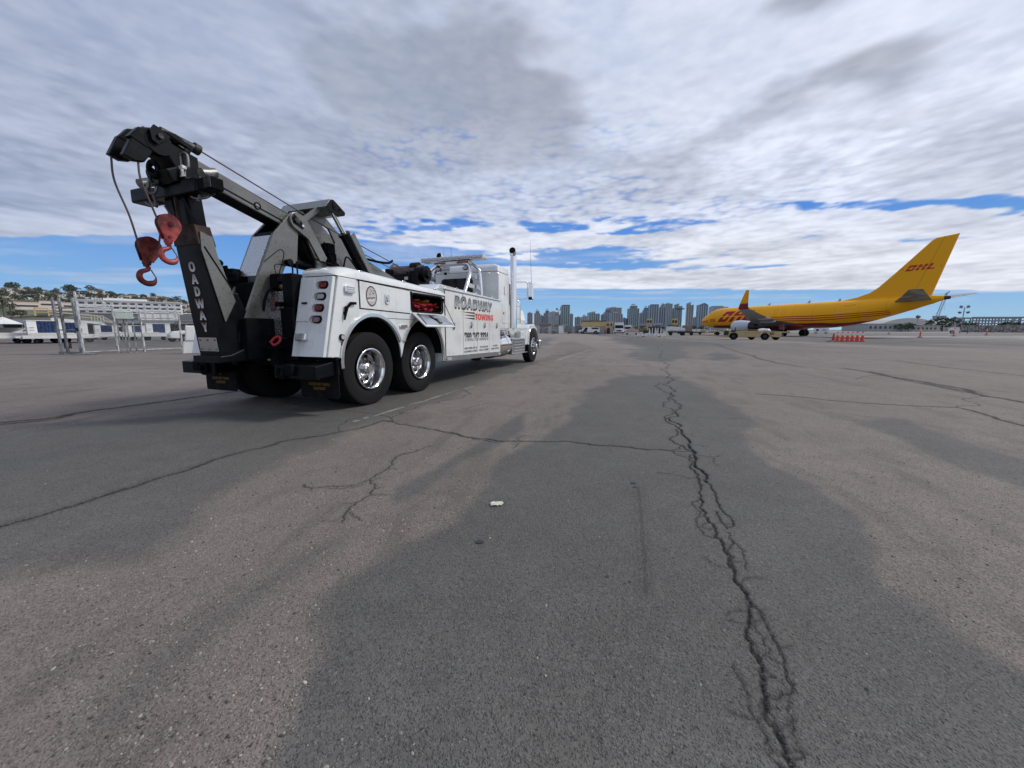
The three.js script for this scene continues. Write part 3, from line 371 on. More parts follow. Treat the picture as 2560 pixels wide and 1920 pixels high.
  const hk = mesh('tarp_hook', [rod(P(1.275, 1.40, -0.36), P(1.275, 1.23, -0.41), 0.026, 0.010, 8), beam(P(1.275, 1.38, -0.37), P(1.275, 1.45, -0.28), 0.02, 0.03), beam(P(1.275, 1.45, -0.29), P(1.275, 1.455, -0.19), 0.025, 0.035), rod(P(1.25, 1.32, -0.385), P(1.28, 1.32, -0.385), 0.02)], M.blackFlat, T); void hk;
  const mk = mesh('marker_lamp', [rod(P(1.245, 1.005, -0.46), P(1.275, 1.005, -0.46), 0.042, 0.04, 20)], M.blackFlat, T); mesh('lens', [rod(P(1.275, 1.005, -0.46), P(1.285, 1.005, -0.46), 0.030, 0.026, 18)], phys(0.5, 0.46, 0.46, 0.2, { clearcoat: 1 }), mk);
  mesh('reflector', [F(rrect(-0.475, -0.425, 0.90, 0.95, 0.004), 0.001, 0.006)], M.lensRed, T);
  const ct = mesh('fender_light', [F(rrect(0.78, 0.96, 1.135, 1.185, 0.02), 0, 0.03, 0.006)], M.chrome, T); mesh('lens', [F(rrect(0.80, 0.94, 1.145, 1.175, 0.012), 0.031, 0.036)], phys(0.3, 0.2, 0.16, 0.2, { clearcoat: 1 }), ct);
  // body door with its latch and round badge; black gaps are real gaps between proud panels
  const sealMat = M.rubber;
  mesh('door_seal', [F([[-0.10, 1.388], [1.085, 1.362], [1.085, 1.742], [-0.10, 1.772]], 0.0005, 0.004, 0)], sealMat, T);
  mesh('side_door', [F([[-0.088, 1.400], [1.075, 1.374], [1.075, 1.732], [-0.088, 1.762]], 0.002, 0.016, 0.003)], M.white, T);
  mesh('body_crease', [F([[-0.10, 1.28], [2.2, 1.262], [2.2, 1.268], [-0.10, 1.288]], 0.001, 0.006, 0)], std(0.25, 0.25, 0.25, 0.6), T); mesh('drip_rail', [F([[-0.12, 1.772], [2.2, 1.738], [2.2, 1.748], [-0.12, 1.782]], 0.001, 0.02, 0)], M.blackFlat, T);
  const latch = (s, y, out = 0.016, h = 0.085) => { const l = mesh('latch', [F(rrect(s - 0.045, s + 0.045, y - h, y + h, 0.044, 6), out, out + 0.018, 0.006)], M.chrome, T); mesh('paddle', [F(rrect(s - 0.024, s + 0.024, y - h * 0.55, y + h * 0.45, 0.02, 5), out + 0.019, out + 0.034, 0.005), F(rrect(s - 0.034, s + 0.034, y - h * 0.2, y + h * 0.72, 0.03, 5), out + 0.0185, out + 0.022, 0)], M.brushed, l); };
  latch(0.475, 1.565);
  const decal = (name, s0, s1, y0, y1, x, mat) => { const g = new THREE.PlaneGeometry(s1 - s0, y1 - y0).rotateY(PI / 2).translate(x, (y0 + y1) / 2, -(s0 + s1) / 2); return mesh(name, g, mat, T); };
  decal('badge', 0.02, 0.25, 1.43, 1.72, 1.270, print(512, 640, (c, w, h) => { c.fillStyle = '#5c4d4c'; c.beginPath(); c.ellipse(w / 2, h / 2, w * 0.49, h * 0.49, 0, 0, 7); c.fill(); c.fillStyle = '#bdbab8'; c.beginPath(); c.ellipse(w / 2, h / 2, w * 0.41, h * 0.42, 0, 0, 7); c.fill(); c.save(); c.transform(1, -0.1, -0.25, 1, 60, 30); c.font = 'bold 250px sans-serif'; c.textAlign = 'center'; c.fillStyle = '#584c4b'; c.fillText('24', w / 2 + 10, h * 0.44); c.strokeStyle = '#e8e6e4'; c.lineWidth = 8; c.strokeText('24', w / 2 + 10, h * 0.44); c.fillStyle = '#d8d5d3'; c.fillRect(60, h * 0.52, w - 110, 16); c.fillStyle = '#564a49'; c.fillRect(90, h * 0.55, w - 150, 70); c.font = 'bold 120px sans-serif'; c.fillStyle = '#efedeb'; c.fillText('HOUR', w / 2 + 20, h * 0.74); c.restore(); }));
  // open bay: lined box, straps inside, door hanging open on two stays
  mesh('bay_lining', [side(rrect(1.131, 2.119, 1.421, 1.699, 0.074, 5), 0.80, 1.249, 0, [rrect(1.142, 2.108, 1.431, 1.689, 0.07, 5)]), side(rrect(1.132, 2.118, 1.422, 1.698, 0.07, 5), 0.785, 0.80)], M.blackFlat, T);
  mesh('bay_seal', [F(rrect(1.115, 2.135, 1.405, 1.705, 0.088, 6), 0.001, 0.014, 0.004).clone(), ].map(() => side(rrect(1.10, 2.15, 1.395, 1.722, 0.09, 6), 1.251, 1.268, 0.004, [rrect(1.128, 2.122, 1.418, 1.70, 0.076, 6)])), M.rubber, T);
  { const d = sub('open_door', T, P(1.262, 1.395, 1.63)); d.rotation.z = -2.28;   // hinged along its lower edge
    mesh('panel', [extr(rrect(-0.52, 0.52, 0, 0.36, 0.03, 4), 0.02, 0.005).rotateY(PI / 2)], M.white, d); mesh('inner_skin', [extr(rrect(-0.46, 0.46, 0.05, 0.31, 0.02, 4), 0.008, 0.003).rotateY(PI / 2).translate(-0.011, 0, 0)], M.brushed, d); mesh('latch', [box(-0.035, -0.011, 0.16, 0.28, -0.10, -0.0, 0.008)], M.steel, d); mesh('lock_rod', [rod(V(-0.02, 0.22, -0.02), V(-0.02, 0.10, 0.12), 0.008)], M.blackFlat, d); }
  mesh('door_stay', [rod(P(1.27, 1.655, 2.13), P(1.52, 1.18, 2.11), 0.006)], M.blackFlat, T); mesh('door_stay', [rod(P(1.27, 1.665, 1.12), P(1.30, 1.46, 1.12), 0.006), rod(P(1.30, 1.46, 1.12), P(1.52, 1.19, 1.15), 0.006)], M.blackFlat, T);
  mesh('stay_bracket', [bx(1.252, 1.285, 1.64, 1.69, 2.10, 2.16, 0.004)], M.blackFlat, T); mesh('stay_bracket', [bx(1.252, 1.275, 1.66, 1.73, 1.09, 1.125, 0.004)], M.blackFlat, T);
  // cabinet doors: four tall panels with real gaps
  const seams = [2.235, 2.98, 3.68, 4.37, 5.10];
  mesh('door_seal', [F([[2.232, 0.575], [5.105, 0.517], [5.105, 1.85], [2.232, 1.88]], -0.012, -0.008, 0)], sealMat, T);
  for (let k = 0; k < 4; k++) { const a = seams[k] + 0.007, b = seams[k + 1] - 0.007, y = (s, t) => lerp(0.585 - (s - 2.23) * 0.0202, 1.87 - (s - 2.23) * 0.0105, t); mesh('cabinet_door', [F([[a, y(a, 0)], [b, y(b, 0)], [b, y(b, 1)], [a, y(a, 1)]], -0.007, 0.006, 0.004)], M.white, T); latch(k === 0 ? 2.55 : b - 0.36 + k * 0.03, k === 0 ? 1.18 : 1.215, 0.006, 0.075); }
  mesh('drip_rail', [F([[2.23, 1.873], [5.12, 1.843], [5.12, 1.858], [2.23, 1.889]], 0.001, 0.028, 0)], M.brushed, T);
  const sk = mesh('side_skirt', [F([[2.18, 0.575], [5.12, 0.515], [5.12, 0.43], [2.18, 0.49]], -0.03, 0.012, 0.004)], M.brushed, T); mesh('marker_lamp', [F(rrect(2.24, 2.42, 0.505, 0.56, 0.02), 0.012, 0.028)], M.lensClear, sk); mesh('marker_lamp', [F(rrect(4.9, 5.06, 0.455, 0.505, 0.02), 0.012, 0.028)], M.lensClear, sk);
  for (const [s, y, x] of [[0.02, 1.895, 1.195], [1.0, 1.872, 1.2], [1.95, 1.845, 1.205], [2.85, 1.945, 1.18], [3.8, 1.935, 1.18], [4.75, 1.925, 1.18]]) { const m = sub('clearance_lamp', T, P(x, y, s)); m.rotation.z = -0.62; mesh('bezel', [new THREE.SphereGeometry(1, 16, 8).scale(0.012, 0.024, 0.062)], M.chrome, m); mesh('lens', [new THREE.SphereGeometry(1, 14, 8).scale(0.016, 0.014, 0.045)], M.lensClear, m); }
  // lettering on the cabinet doors (printed film)
  const roadway = print(2048, 512, (c, w, h) => { c.textBaseline = 'alphabetic'; c.font = 'bold 330px sans-serif'; const word = 'ROADWAY', sizes = [1.10, 1.12, 1.0, 1.0, 0.98, 0.94, 0.94]; let x = 60; const put = (fn) => { x = 46; for (let i = 0; i < word.length; i++) { c.save(); const s = sizes[i]; c.translate(x, 385); c.transform(1, 0, -0.10, 1, 0, 0); c.scale(1.06, s * 1.12); fn(word[i]); c.restore(); x += c.measureText(word[i]).width * 1.06 + (i === 4 || i === 5 ? -26 : 6); } };
    c.lineJoin = 'miter'; put((ch) => { c.fillStyle = '#3a3429'; for (let k = 1; k <= 34; k++) c.fillText(ch, k * 0.55, k * 1.55); }); put((ch) => { c.strokeStyle = '#3d4042'; c.lineWidth = 26; c.strokeText(ch, 0, 0); c.strokeStyle = '#cfd2d2'; c.lineWidth = 14; c.strokeText(ch, 0, 0); const g = c.createLinearGradient(0, -260, 0, 10); g.addColorStop(0, '#4e5153'); g.addColorStop(0.45, '#74797b'); g.addColorStop(0.8, '#aab0b4'); g.addColorStop(1, '#8f969b'); c.fillStyle = g; c.fillText(ch, 0, 0); }); });
  decal('lettering', 2.52, 4.86, 1.475, 1.86, 1.2592, roadway);
  decal('lettering', 3.50, 4.68, 1.29, 1.505, 1.2592, print(1024, 256, (c, w, h) => { c.font = 'bold 200px sans-serif'; c.textAlign = 'center'; c.lineJoin = 'round'; c.translate(w / 2, 205); c.scale(1.12, 1.08); c.strokeStyle = '#f2d9d6'; c.lineWidth = 26; c.strokeText('TOWING', 0, 0); c.strokeStyle = '#c8453f'; c.lineWidth = 14; c.strokeText('TOWING', 0, 0); c.fillStyle = '#cf2f2b'; c.fillText('TOWING', 0, 0); c.strokeStyle = '#e5605a'; c.lineWidth = 2; c.strokeText('TOWING', 0, 0); }));
  decal('stripes', 2.68, 3.54, 1.30, 1.52, 1.2588, print(512, 256, (c, w, h) => { for (let k = 0; k < 3; k++) { const g = c.createLinearGradient(30 + k * 60, 0, w, 0); g.addColorStop(0, 'rgba(50,42,34,0)'); g.addColorStop(0.7, 'rgba(46,40,34,1)'); c.fillStyle = g; c.beginPath(); c.moveTo(20 + k * 60, 44 + k * 72); c.lineTo(w, 34 + k * 72); c.lineTo(w, 76 + k * 72); c.fill(); } }));
  decal('phone_number', 2.99, 4.33, 0.80, 1.075, 1.2592, print(1024, 256, (c, w, h) => { c.font = 'bold 178px serif'; c.textAlign = 'center'; c.translate(w / 2, 190); c.scale(0.98, 1.22); c.strokeStyle = '#4a4646'; c.lineWidth = 14; c.strokeText('760.747.3334', 0, 0, w - 30); const g = c.createLinearGradient(0, -130, 0, 0); g.addColorStop(0, '#151214'); g.addColorStop(0.5, '#3c2c2e'); g.addColorStop(0.62, '#d9d6d6'); g.addColorStop(1, '#b6b2b2'); c.fillStyle = g; c.fillText('760.747.3334', 0, 0, w - 30); }));
  const small = (s0, s1, a, b) => decal('address_text', s0, s1, 0.595, 0.745, 1.2592, print(512, 160, (c, w) => { c.font = 'bold 62px sans-serif'; c.textAlign = 'center'; c.fillStyle = '#4c4a4a'; c.fillText(a, w / 2, 66, w - 10); c.fillText(b, w / 2, 142, w - 10); }));
  small(3.0, 3.66, '1802 ERIN LEE PL', 'ESCONDIDO, CA 92029'); small(3.74, 4.33, '725 OLIVE AVE', 'VISTA, CA 92083'); small(4.44, 5.02, 'CA 418316', 'USDOT 2475276');

  // ---- cab ----
  const cab = [[5.42, 1.10], [6.22, 1.10], [6.22, 2.66], [5.42, 2.64]];
  mesh('sleeper', [front([[-1.06, 1.10], [1.06, 1.10], [1.09, 1.16], [1.09, 2.60], [1.06, 2.66], [-1.06, 2.66], [-1.09, 2.60], [-1.09, 1.16]], 5.42, 6.24, 0.025)], M.white, T); void cab;
  { const g = front([[-1.08, 2.662], [1.08, 2.662], [1.04, 2.82], [0.9, 2.89], [-0.9, 2.89], [-1.04, 2.82]], 5.43, 6.24, 0.03), p = g.attributes.position; for (let i = 0; i < p.count; i++) { const k = clamp((p.getY(i) - 2.67) / 0.22); if (-p.getZ(i) < 5.8) p.setZ(i, p.getZ(i) - k * k * 0.14); } g.computeVertexNormals(); mesh('sleeper_roof', [g], M.white, T); }
  mesh('rear_window', [front(rrect(-0.66, 0.32, 2.06, 2.52, 0.09, 6), 5.40, 5.425, 0.006)], M.glassDark, T);
  mesh('bunk_door', [side(rrect(5.66, 6.16, 1.28, 1.86, 0.07, 5), 1.088, 1.098, 0.003)], M.white, T); mesh('bunk_latch', [side(rrect(5.72, 5.78, 1.54, 1.60, 0.02), 1.098, 1.11, 0.003)], M.steel, T);
  mesh('sleeper_handle', [side(rrect(5.82, 5.92, 2.08, 2.32, 0.02), 1.09, 1.11, 0.004)], M.white, T);
  mesh('cab_shell', [front([[-0.95, 1.0], [0.95, 1.0], [1.0, 1.3], [0.98, 1.9], [0.86, 2.55], [0.7, 2.64], [-0.7, 2.64], [-0.86, 2.55], [-0.98, 1.9], [-1.0, 1.3]], 6.25, 7.25, 0.03)], M.white, T);
  mesh('side_window', [side([[6.5, 1.85], [7.2, 1.85], [7.1, 2.45], [6.5, 2.45]], 0.93, 0.99)], M.glassDark, T);
  mesh('engine_hood', [front([[-0.55, 0.95], [0.55, 0.95], [0.6, 1.45], [0.5, 1.8], [0.3, 1.86], [-0.3, 1.86], [-0.5, 1.8], [-0.6, 1.45]], 7.26, 9.3, 0.05)], M.white, T);
  for (const sg of [1, -1]) {
    const prof = [[7.58, 0.62], [7.66, 0.95], [7.82, 1.17], [8.05, 1.28], [8.55, 1.30], [8.85, 1.17], [9.02, 0.92], [9.08, 0.74], [9.0, 0.74], [8.93, 0.90], [8.78, 1.07], [8.5, 1.17], [8.12, 1.15], [7.93, 1.02], [7.84, 0.80], [7.84, 0.62]];
    const f = mesh('front_fender', [side(prof, sg > 0 ? 0.58 : -1.16, sg > 0 ? 1.16 : -0.58, 0.03)], M.white, T); void f;
    mesh('fender_bead', [tube([[7.86, 0.62], [7.92, 0.98], [8.12, 1.14], [8.5, 1.165], [8.78, 1.06], [8.95, 0.87], [9.02, 0.72]].map(([s, y]) => P(1.165 * sg, y, s)), 0.022, 28, 8)], M.chrome, T);
    mesh('fender_skirt', [side([[7.2, 0.55], [7.62, 0.50], [7.72, 1.0], [7.55, 1.06], [7.2, 1.06]], sg > 0 ? 0.9 : -1.12, sg > 0 ? 1.12 : -0.9, 0.02)], M.white, T);
    mesh('fuel_tank', [rod(P(0.82 * sg, 0.66, 5.2), P(0.82 * sg, 0.66, 6.28), 0.33, 0.33, 40)], M.chrome, T); mesh('tank_strap', [rod(P(0.82 * sg, 0.66, 5.42), P(0.82 * sg, 0.66, 5.47), 0.336, 0.336, 40), rod(P(0.82 * sg, 0.66, 6.0), P(0.82 * sg, 0.66, 6.05), 0.336, 0.336, 40)], M.brushed, T);
    const st = mesh('cab_step', [bx(sg > 0 ? 0.72 : -1.14, sg > 0 ? 1.14 : -0.72, 0.40, 0.86, 6.36, 7.56, 0.02)], M.brushed, T);
    for (let k = 0; k < 5; k++) mesh('tread', [bx(sg > 0 ? 0.74 : -1.162, sg > 0 ? 1.162 : -0.74, 0.46 + k * 0.085, 0.49 + k * 0.085, 6.5, 7.5, 0.008)], M.chrome, st);
    mesh('step_edge', [bx(sg > 0 ? 0.72 : -1.19, sg > 0 ? 1.19 : -0.72, 0.375, 0.402, 6.3, 7.66, 0.008)], M.brushed, T);
    const ex = sub('exhaust_stack', T, P(1.17 * sg, 0, 6.36)); mesh('pipe', [rod(V(0, 1.15, 0), V(0, 2.25, 0), 0.10, 0.10, 20)], M.chrome, ex); mesh('heat_shield', [side(arc(0, 0, 0.112, -0.9, 0.9, 10).concat(arc(0, 0, 0.106, 0.9, -0.9, 10)), 0, 1.0).rotateZ(PI / 2).translate(0, 1.2, 0)], M.brushed, ex); mesh('tip', [tube([V(0, 2.2, 0), V(0, 2.7, 0), V(0, 3.1, 0), V(0, 3.24, 0.01), V(0.01 * sg, 3.32, 0.07), V(0.02 * sg, 3.34, 0.15)], 0.09, 40, 18)], M.chrome, ex); mesh('tip_bore', [rod(V(0.0195 * sg, 3.34, 0.145), V(0.02 * sg, 3.34, 0.152), 0.08, 0.08, 18)], M.rubber, ex);
    const ac = sub('air_cleaner', T, P(0.98 * sg, 0, 7.0)); mesh('canister', [rod(V(0, 1.30, 0), V(0, 1.92, 0), 0.185, 0.185, 32)], M.chrome, ac); mesh('lid', [rod(V(0, 1.925, 0), V(0, 2.0, 0), 0.185, 0.15, 32)], M.chrome, ac); mesh('band', [rod(V(0, 1.42, 0), V(0, 1.45, 0), 0.191, 0.191, 32), rod(V(0, 1.80, 0), V(0, 1.83, 0), 0.191, 0.191, 32)], M.brushed, ac);
    mesh('mirror_arm', [tube([P(1.0 * sg, 2.52, 6.75), P(1.25 * sg, 2.54, 6.9), P(1.37 * sg, 2.53, 7.02), P(1.38 * sg, 2.40, 7.04), P(1.38 * sg, 2.12, 7.04), P(1.34 * sg, 2.06, 7.0), P(1.0 * sg, 1.99, 6.8)], 0.013, 40, 8), rod(P(1.37 * sg, 2.53, 7.02), P(1.47 * sg, 2.53, 7.05), 0.012)], M.chrome, T);
    const mi = mesh('mirror', [bx(sg > 0 ? 1.40 : -1.56, sg > 0 ? 1.56 : -1.40, 2.0, 2.52, 7.03, 7.13, 0.05)], M.chrome, T); mesh('glass', [bx(sg > 0 ? 1.418 : -1.535, sg > 0 ? 1.535 : -1.418, 2.11, 2.49, 7.022, 7.032, 0.004)], M.chrome, mi); mesh('housing', [bx(sg > 0 ? 1.418 : -1.535, sg > 0 ? 1.535 : -1.418, 2.015, 2.10, 7.015, 7.035, 0.01)], M.blackFlat, mi);
    mesh('antenna', [rod(P(1.50 * sg, 2.5, 7.06), P(1.47 * sg, 3.75, 7.0), 0.006, 0.003, 6)], M.darkSteel, T);
    mesh('grab_rail', [tube([P(1.02 * sg, 2.3, 6.6), P(1.09 * sg, 2.26, 6.62), P(1.09 * sg, 1.5, 6.62), P(1.02 * sg, 1.46, 6.6)], 0.016, 24, 8)], M.chrome, T);
  }
  mesh('cab_lower_rail', [bx(0.7, 1.08, 0.98, 1.085, 5.42, 6.28, 0.01)], M.brushed, T); for (const s of [5.85, 6.02]) { mesh('cab_lamp', [rod(P(1.06, 1.04, s), P(1.13, 1.04, s), 0.045, 0.04, 16)], M.chrome, T); }
  mesh('front_bumper', [bx(-1.2, 1.2, 0.42, 0.75, 9.15, 9.4, 0.06)], M.chrome, T);

  // ---- light pylon over the cabinet ----
  const pz = 4.86, hoop = (ds, dx) => [P(-0.73 - dx, 1.95, pz + ds), P(-0.72 - dx, 2.25, pz + ds), P(-0.68 - dx, 2.62, pz + ds), P(-0.52, 2.80, pz + ds), P(-0.3, 2.855, pz + ds), P(0.3, 2.855, pz + ds), P(0.52, 2.80, pz + ds), P(0.68 + dx, 2.62, pz + ds), P(0.72 + dx, 2.25, pz + ds), P(0.73 + dx, 1.95, pz + ds)];
  const rearHoop = [[-0.70, 1.95, 4.12], [-0.68, 2.25, 4.36], [-0.63, 2.55, 4.62], [-0.5, 2.76, 4.8], [-0.3, 2.835, 4.84], [0.3, 2.835, 4.84], [0.5, 2.76, 4.8], [0.63, 2.55, 4.62], [0.68, 2.25, 4.36], [0.70, 1.95, 4.12]].map(([x, y, s]) => P(x, y, s));
  const py = sub('light_pylon', T); mesh('hoop', [tube(rearHoop, 0.045, 70, 12)], M.chrome, py); mesh('hoop', [tube(hoop(0.22, 0.0), 0.045, 70, 12)], M.chrome, py); mesh('top_plate', [bx(-0.5, 0.5, 2.79, 2.88, 4.8, 5.08, 0.02)], M.white, py);
  for (const sg of [1, -1]) { mesh('web', [side([[4.66, 2.56], [5.05, 2.52], [5.05, 2.40], [4.54, 2.44]], sg > 0 ? 0.62 : -0.66, sg > 0 ? 0.66 : -0.62, 0.004)], M.brushed, py); mesh('web', [side([[4.38, 2.26], [5.05, 2.22], [5.05, 2.12], [4.30, 2.16]], sg > 0 ? 0.68 : -0.72, sg > 0 ? 0.72 : -0.68, 0.004)], M.brushed, py); const l = mesh('side_lamp', [side(rrect(4.76, 4.90, 2.15, 2.25, 0.02), sg > 0 ? 0.725 : -0.75, sg > 0 ? 0.75 : -0.725, 0.006)], M.lensClear, py); void l; mesh('brake_lamp', [bx(sg > 0 ? 0.17 : -0.50, sg > 0 ? 0.50 : -0.17, 2.815, 2.865, 4.775, 4.80, 0.01)], M.lensRed, py);
    mesh('work_light', [new THREE.SphereGeometry(1, 20, 10).scale(0.09, 0.055, 0.045).translate(0.4 * sg, 2.69, -4.82), rod(P(0.4 * sg, 2.73, 4.82), P(0.4 * sg, 2.80, 4.86), 0.018)], M.blackFlat, py); mesh('work_light_lens', [new THREE.SphereGeometry(1, 20, 8, 0, PI * 2, 0, PI / 2).rotateX(PI / 2).scale(0.078, 0.045, 0.022).translate(0.4 * sg, 2.688, -4.785)], M.lensClear, py); }
  const lb = sub('light_bar', T); mesh('base', [bx(-0.92, 0.92, 2.90, 2.925, 4.78, 5.12, 0.01), bx(-0.15, -0.08, 2.86, 2.91, 4.9, 5.0), bx(0.08, 0.15, 2.86, 2.91, 4.9, 5.0)], M.brushed, lb);
  for (let k = 0; k < 11; k++) { const a = lerp(-0.92, 0.92, k / 11), b = lerp(-0.92, 0.92, (k + 1) / 11); mesh('lamp_module', [bx(a + 0.007, b - 0.007, 2.928, 3.0, 4.775, 5.125, 0.012)], phys(0.55, 0.55, 0.54, 0.18, { clearcoat: 1, clearcoatRoughness: 0.05 }), lb); }
  mesh('beacon', [new THREE.SphereGeometry(0.065, 16, 10, 0, 7, 0, PI / 2).scale(1, 1, 1).translate(-0.36, 3.0, -5.1)], M.glassDark, T); mesh('antenna', [rod(P(-0.18, 3.0, 5.15), P(-0.19, 3.32, 5.15), 0.005, 0.003, 6)], M.darkSteel, T);
  const lp = mesh('number_plate', [bx(-0.36, -0.06, 2.60, 2.76, 4.83, 4.838)], std(0.6, 0.6, 0.6, 0.5), T); { const g = new THREE.PlaneGeometry(0.29, 0.15).translate(-0.21, 2.68, -4.826); mesh('plate_print', g, print(512, 256, (c, w, h) => { c.fillStyle = '#c9cac9'; c.fillRect(0, 0, w, h); c.fillStyle = '#77727a'; c.font = 'bold 44px sans-serif'; c.textAlign = 'center'; c.fillText('California', w / 2, 52); c.font = 'bold 130px sans-serif'; c.fillStyle = '#4c4c52'; c.fillText('8A29292', w / 2, 190, w - 50); }), lp); }
  mesh('plate_lamp', [new THREE.SphereGeometry(0.05, 10, 8).scale(1, 0.7, 0.7).translate(-0.19, 2.575, -4.82)], M.blackFlat, T);

  // ---- winch ----
  const wi = sub('winch', T, P(0, 0, 0)); mesh('housing', [bx(-0.42, 0.30, 1.95, 2.30, 2.75, 3.25, 0.02), bx(-0.5, -0.38, 1.95, 2.42, 2.72, 3.3, 0.03), bx(0.05, 0.13, 1.95, 2.36, 2.72, 3.3, 0.02)], M.blackPaint, wi); mesh('drum', [rod(P(-0.4, 2.36, 3.0), P(0.3, 2.36, 3.0), 0.14, 0.14, 24)], M.cable, wi); mesh('gearbox', [rod(P(0.16, 2.30, 3.0), P(0.40, 2.30, 3.0), 0.18, 0.17, 24), rod(P(0.40, 2.30, 3.0), P(0.46, 2.30, 3.0), 0.11, 0.08, 18), rod(P(0.02, 2.44, 3.0), P(0.2, 2.44, 3.0), 0.12, 0.12, 20)], M.blackPaint, wi); mesh('flange', [rod(P(-0.44, 2.36, 3.0), P(-0.40, 2.36, 3.0), 0.2, 0.2, 24)], M.steel, wi); mesh('sticker', [bx(0.02, 0.10, 2.16, 2.22, 2.70, 2.714)], std(0.6, 0.6, 0.6), wi);
}
// ---- mast, boom and underlift of the tow truck ----
{
  const T = truck;
  // mast: two side plates standing on the rear frame
  for (const sg of [1, -1]) {
    const X = [sg > 0 ? 0.165 : -0.205, sg > 0 ? 0.205 : -0.165];
    mesh('mast_plate', [side([[-0.14, 2.74], [-0.05, 2.77], [-0.07, 2.45], [-0.12, 2.06], [-0.32, 1.97], [-0.40, 1.80], [-0.52, 1.3], [-0.74, 1.10], [-0.79, 1.02], [-0.98, 1.03], [-1.01, 1.14], [-0.71, 1.83], [-0.46, 2.39]], X[0], X[1], 0.004)], M.boomPaint, T);
    mesh('lift_arm', [side([...arc(-0.10, 2.63, 0.115, PI * 0.75, PI * 1.35, 8), [0.07, 2.42], [0.26, 2.14], [0.36, 2.14], [0.40, 2.20], [0.05, 2.72], ...arc(-0.10, 2.63, 0.115, PI * 0.35, PI * 0.74, 5)], sg > 0 ? 0.21 : -0.245, sg > 0 ? 0.245 : -0.21, 0.005)], M.boomPaint, T);
    const pin = mesh('pivot_pin', [rod(P(0.24 * sg, 2.63, -0.12), P(0.275 * sg, 2.63, -0.12), 0.045, 0.045, 6)], M.darkSteel, T); mesh('pin_bolt', [rod(P(0.25 * sg, 2.58, -0.02), P(0.262 * sg, 2.58, -0.02), 0.018)], M.chrome, pin); mesh('pin_keeper', [side([[-0.19, 2.66], [-0.15, 2.71], [-0.03, 2.63], [0.0, 2.56], [-0.02, 2.53], [-0.17, 2.59]], sg > 0 ? 0.245 : -0.255, sg > 0 ? 0.255 : -0.245, 0.002)], M.blackPaint, pin);
    // raised weld ribs on the plate
    mesh('plate_rib', [tube([[-0.63, 1.99], [-0.40, 2.18], [-0.345, 2.18], [-0.33, 2.12], [-0.42, 1.88], [-0.45, 1.79]].map(([s, y]) => P(0.206 * sg, y, s)), 0.006, 30, 6), tube([[-0.46, 1.79], [-0.48, 1.97], [-0.34, 1.99]].map(([s, y]) => P(0.206 * sg, y, s)), 0.006, 20, 6)], M.blackPaint, T);
    // forward brace plates with cut-outs
    mesh('brace_plate', [side([[0.04, 2.70], [0.30, 2.86], [0.56, 2.84], [1.10, 2.46], [1.62, 2.30], [2.62, 2.02], [2.62, 1.93], [0.30, 1.93], [0.30, 2.14]], sg > 0 ? 0.08 : -0.12, sg > 0 ? 0.12 : -0.08, 0.003, [[[0.44, 2.74], [0.60, 2.70], [0.72, 2.50], [0.66, 2.44], [0.50, 2.60]], [[0.42, 2.40], [0.58, 2.30], [0.86, 2.10], [0.74, 2.06], [0.50, 2.12]]])], M.boomPaint, T);
    mesh('lift_cylinder', [rod(P(0.42 * sg, 2.58, 0.60), P(0.42 * sg, 1.96, 1.06), 0.078, 0.078, 20), bx(sg > 0 ? 0.36 : -0.48, sg > 0 ? 0.48 : -0.36, 1.86, 2.02, 0.94, 1.16, 0.02), rod(P(0.42 * sg, 2.60, 0.585), P(0.42 * sg, 2.565, 0.61), 0.092, 0.092, 20)], M.blackPaint, T); mesh('piston_rod', [rod(P(0.42 * sg, 2.86, 0.385), P(0.42 * sg, 2.58, 0.60), 0.04, 0.04, 18)], M.chrome, T);
    mesh('cylinder_guard', [beam(P(0.52 * sg, 2.60, 0.66), P(0.52 * sg, 1.95, 1.14), 0.012, 0.10)], M.boomPaint, T);
  }
  mesh('hydraulic_line', [tube([P(0.2, 2.45, 0.4), P(0.24, 2.2, 0.5), P(0.2, 2.1, 0.75), P(0.22, 2.3, 0.85), P(0.26, 2.05, 1.1)], 0.014, 40, 6), tube([P(0.16, 2.3, 0.3), P(0.24, 2.12, 0.6), P(0.22, 2.02, 1.0)], 0.012, 30, 6), tube([P(0.2, 2.16, 0.2), P(0.26, 2.1, 0.6), P(0.3, 1.98, 0.9), P(0.28, 1.95, 1.3)], 0.012, 30, 6)], M.rubber, T); mesh('valve_block', [bx(0.1, 0.26, 2.28, 2.44, 0.42, 0.56, 0.01), bx(0.12, 0.24, 2.18, 2.30, 0.5, 0.6, 0.01)], M.blackFlat, T);
  mesh('hood_beam', [side([[0.20, 2.89], [0.30, 3.02], [0.36, 3.03], [0.58, 2.90], [0.575, 2.85], [0.43, 2.83], [0.30, 2.90], [0.24, 2.88]], -0.47, 0.47, 0.006)], M.boomPaint, T); mesh('hood_end', [side([[0.205, 2.89], [0.30, 3.01], [0.36, 3.02], [0.575, 2.90], [0.57, 2.855], [0.43, 2.80], [0.24, 2.85]], 0.47, 0.482, 0.002)], M.blackPaint, T); mesh('end_rib', [tube([P(0.486, 2.98, 0.33), P(0.486, 2.90, 0.335), P(0.486, 2.885, 0.40)], 0.006, 12, 6), tube([P(0.486, 2.93, 0.335), P(0.486, 2.92, 0.38)], 0.006, 6, 6), tube(arc(0.46, 2.90, 0.022, 0, PI * 1.4, 8).map(([s, y]) => P(0.486, y, s)), 0.005, 16, 6)], M.blackFlat, T);
  for (const sg of [1, -1]) mesh('hood_strut', [beam(P(0.30 * sg, 2.90, 0.26), P(0.22 * sg, 2.66, 0.0), 0.05, 0.07)], M.boomPaint, T);
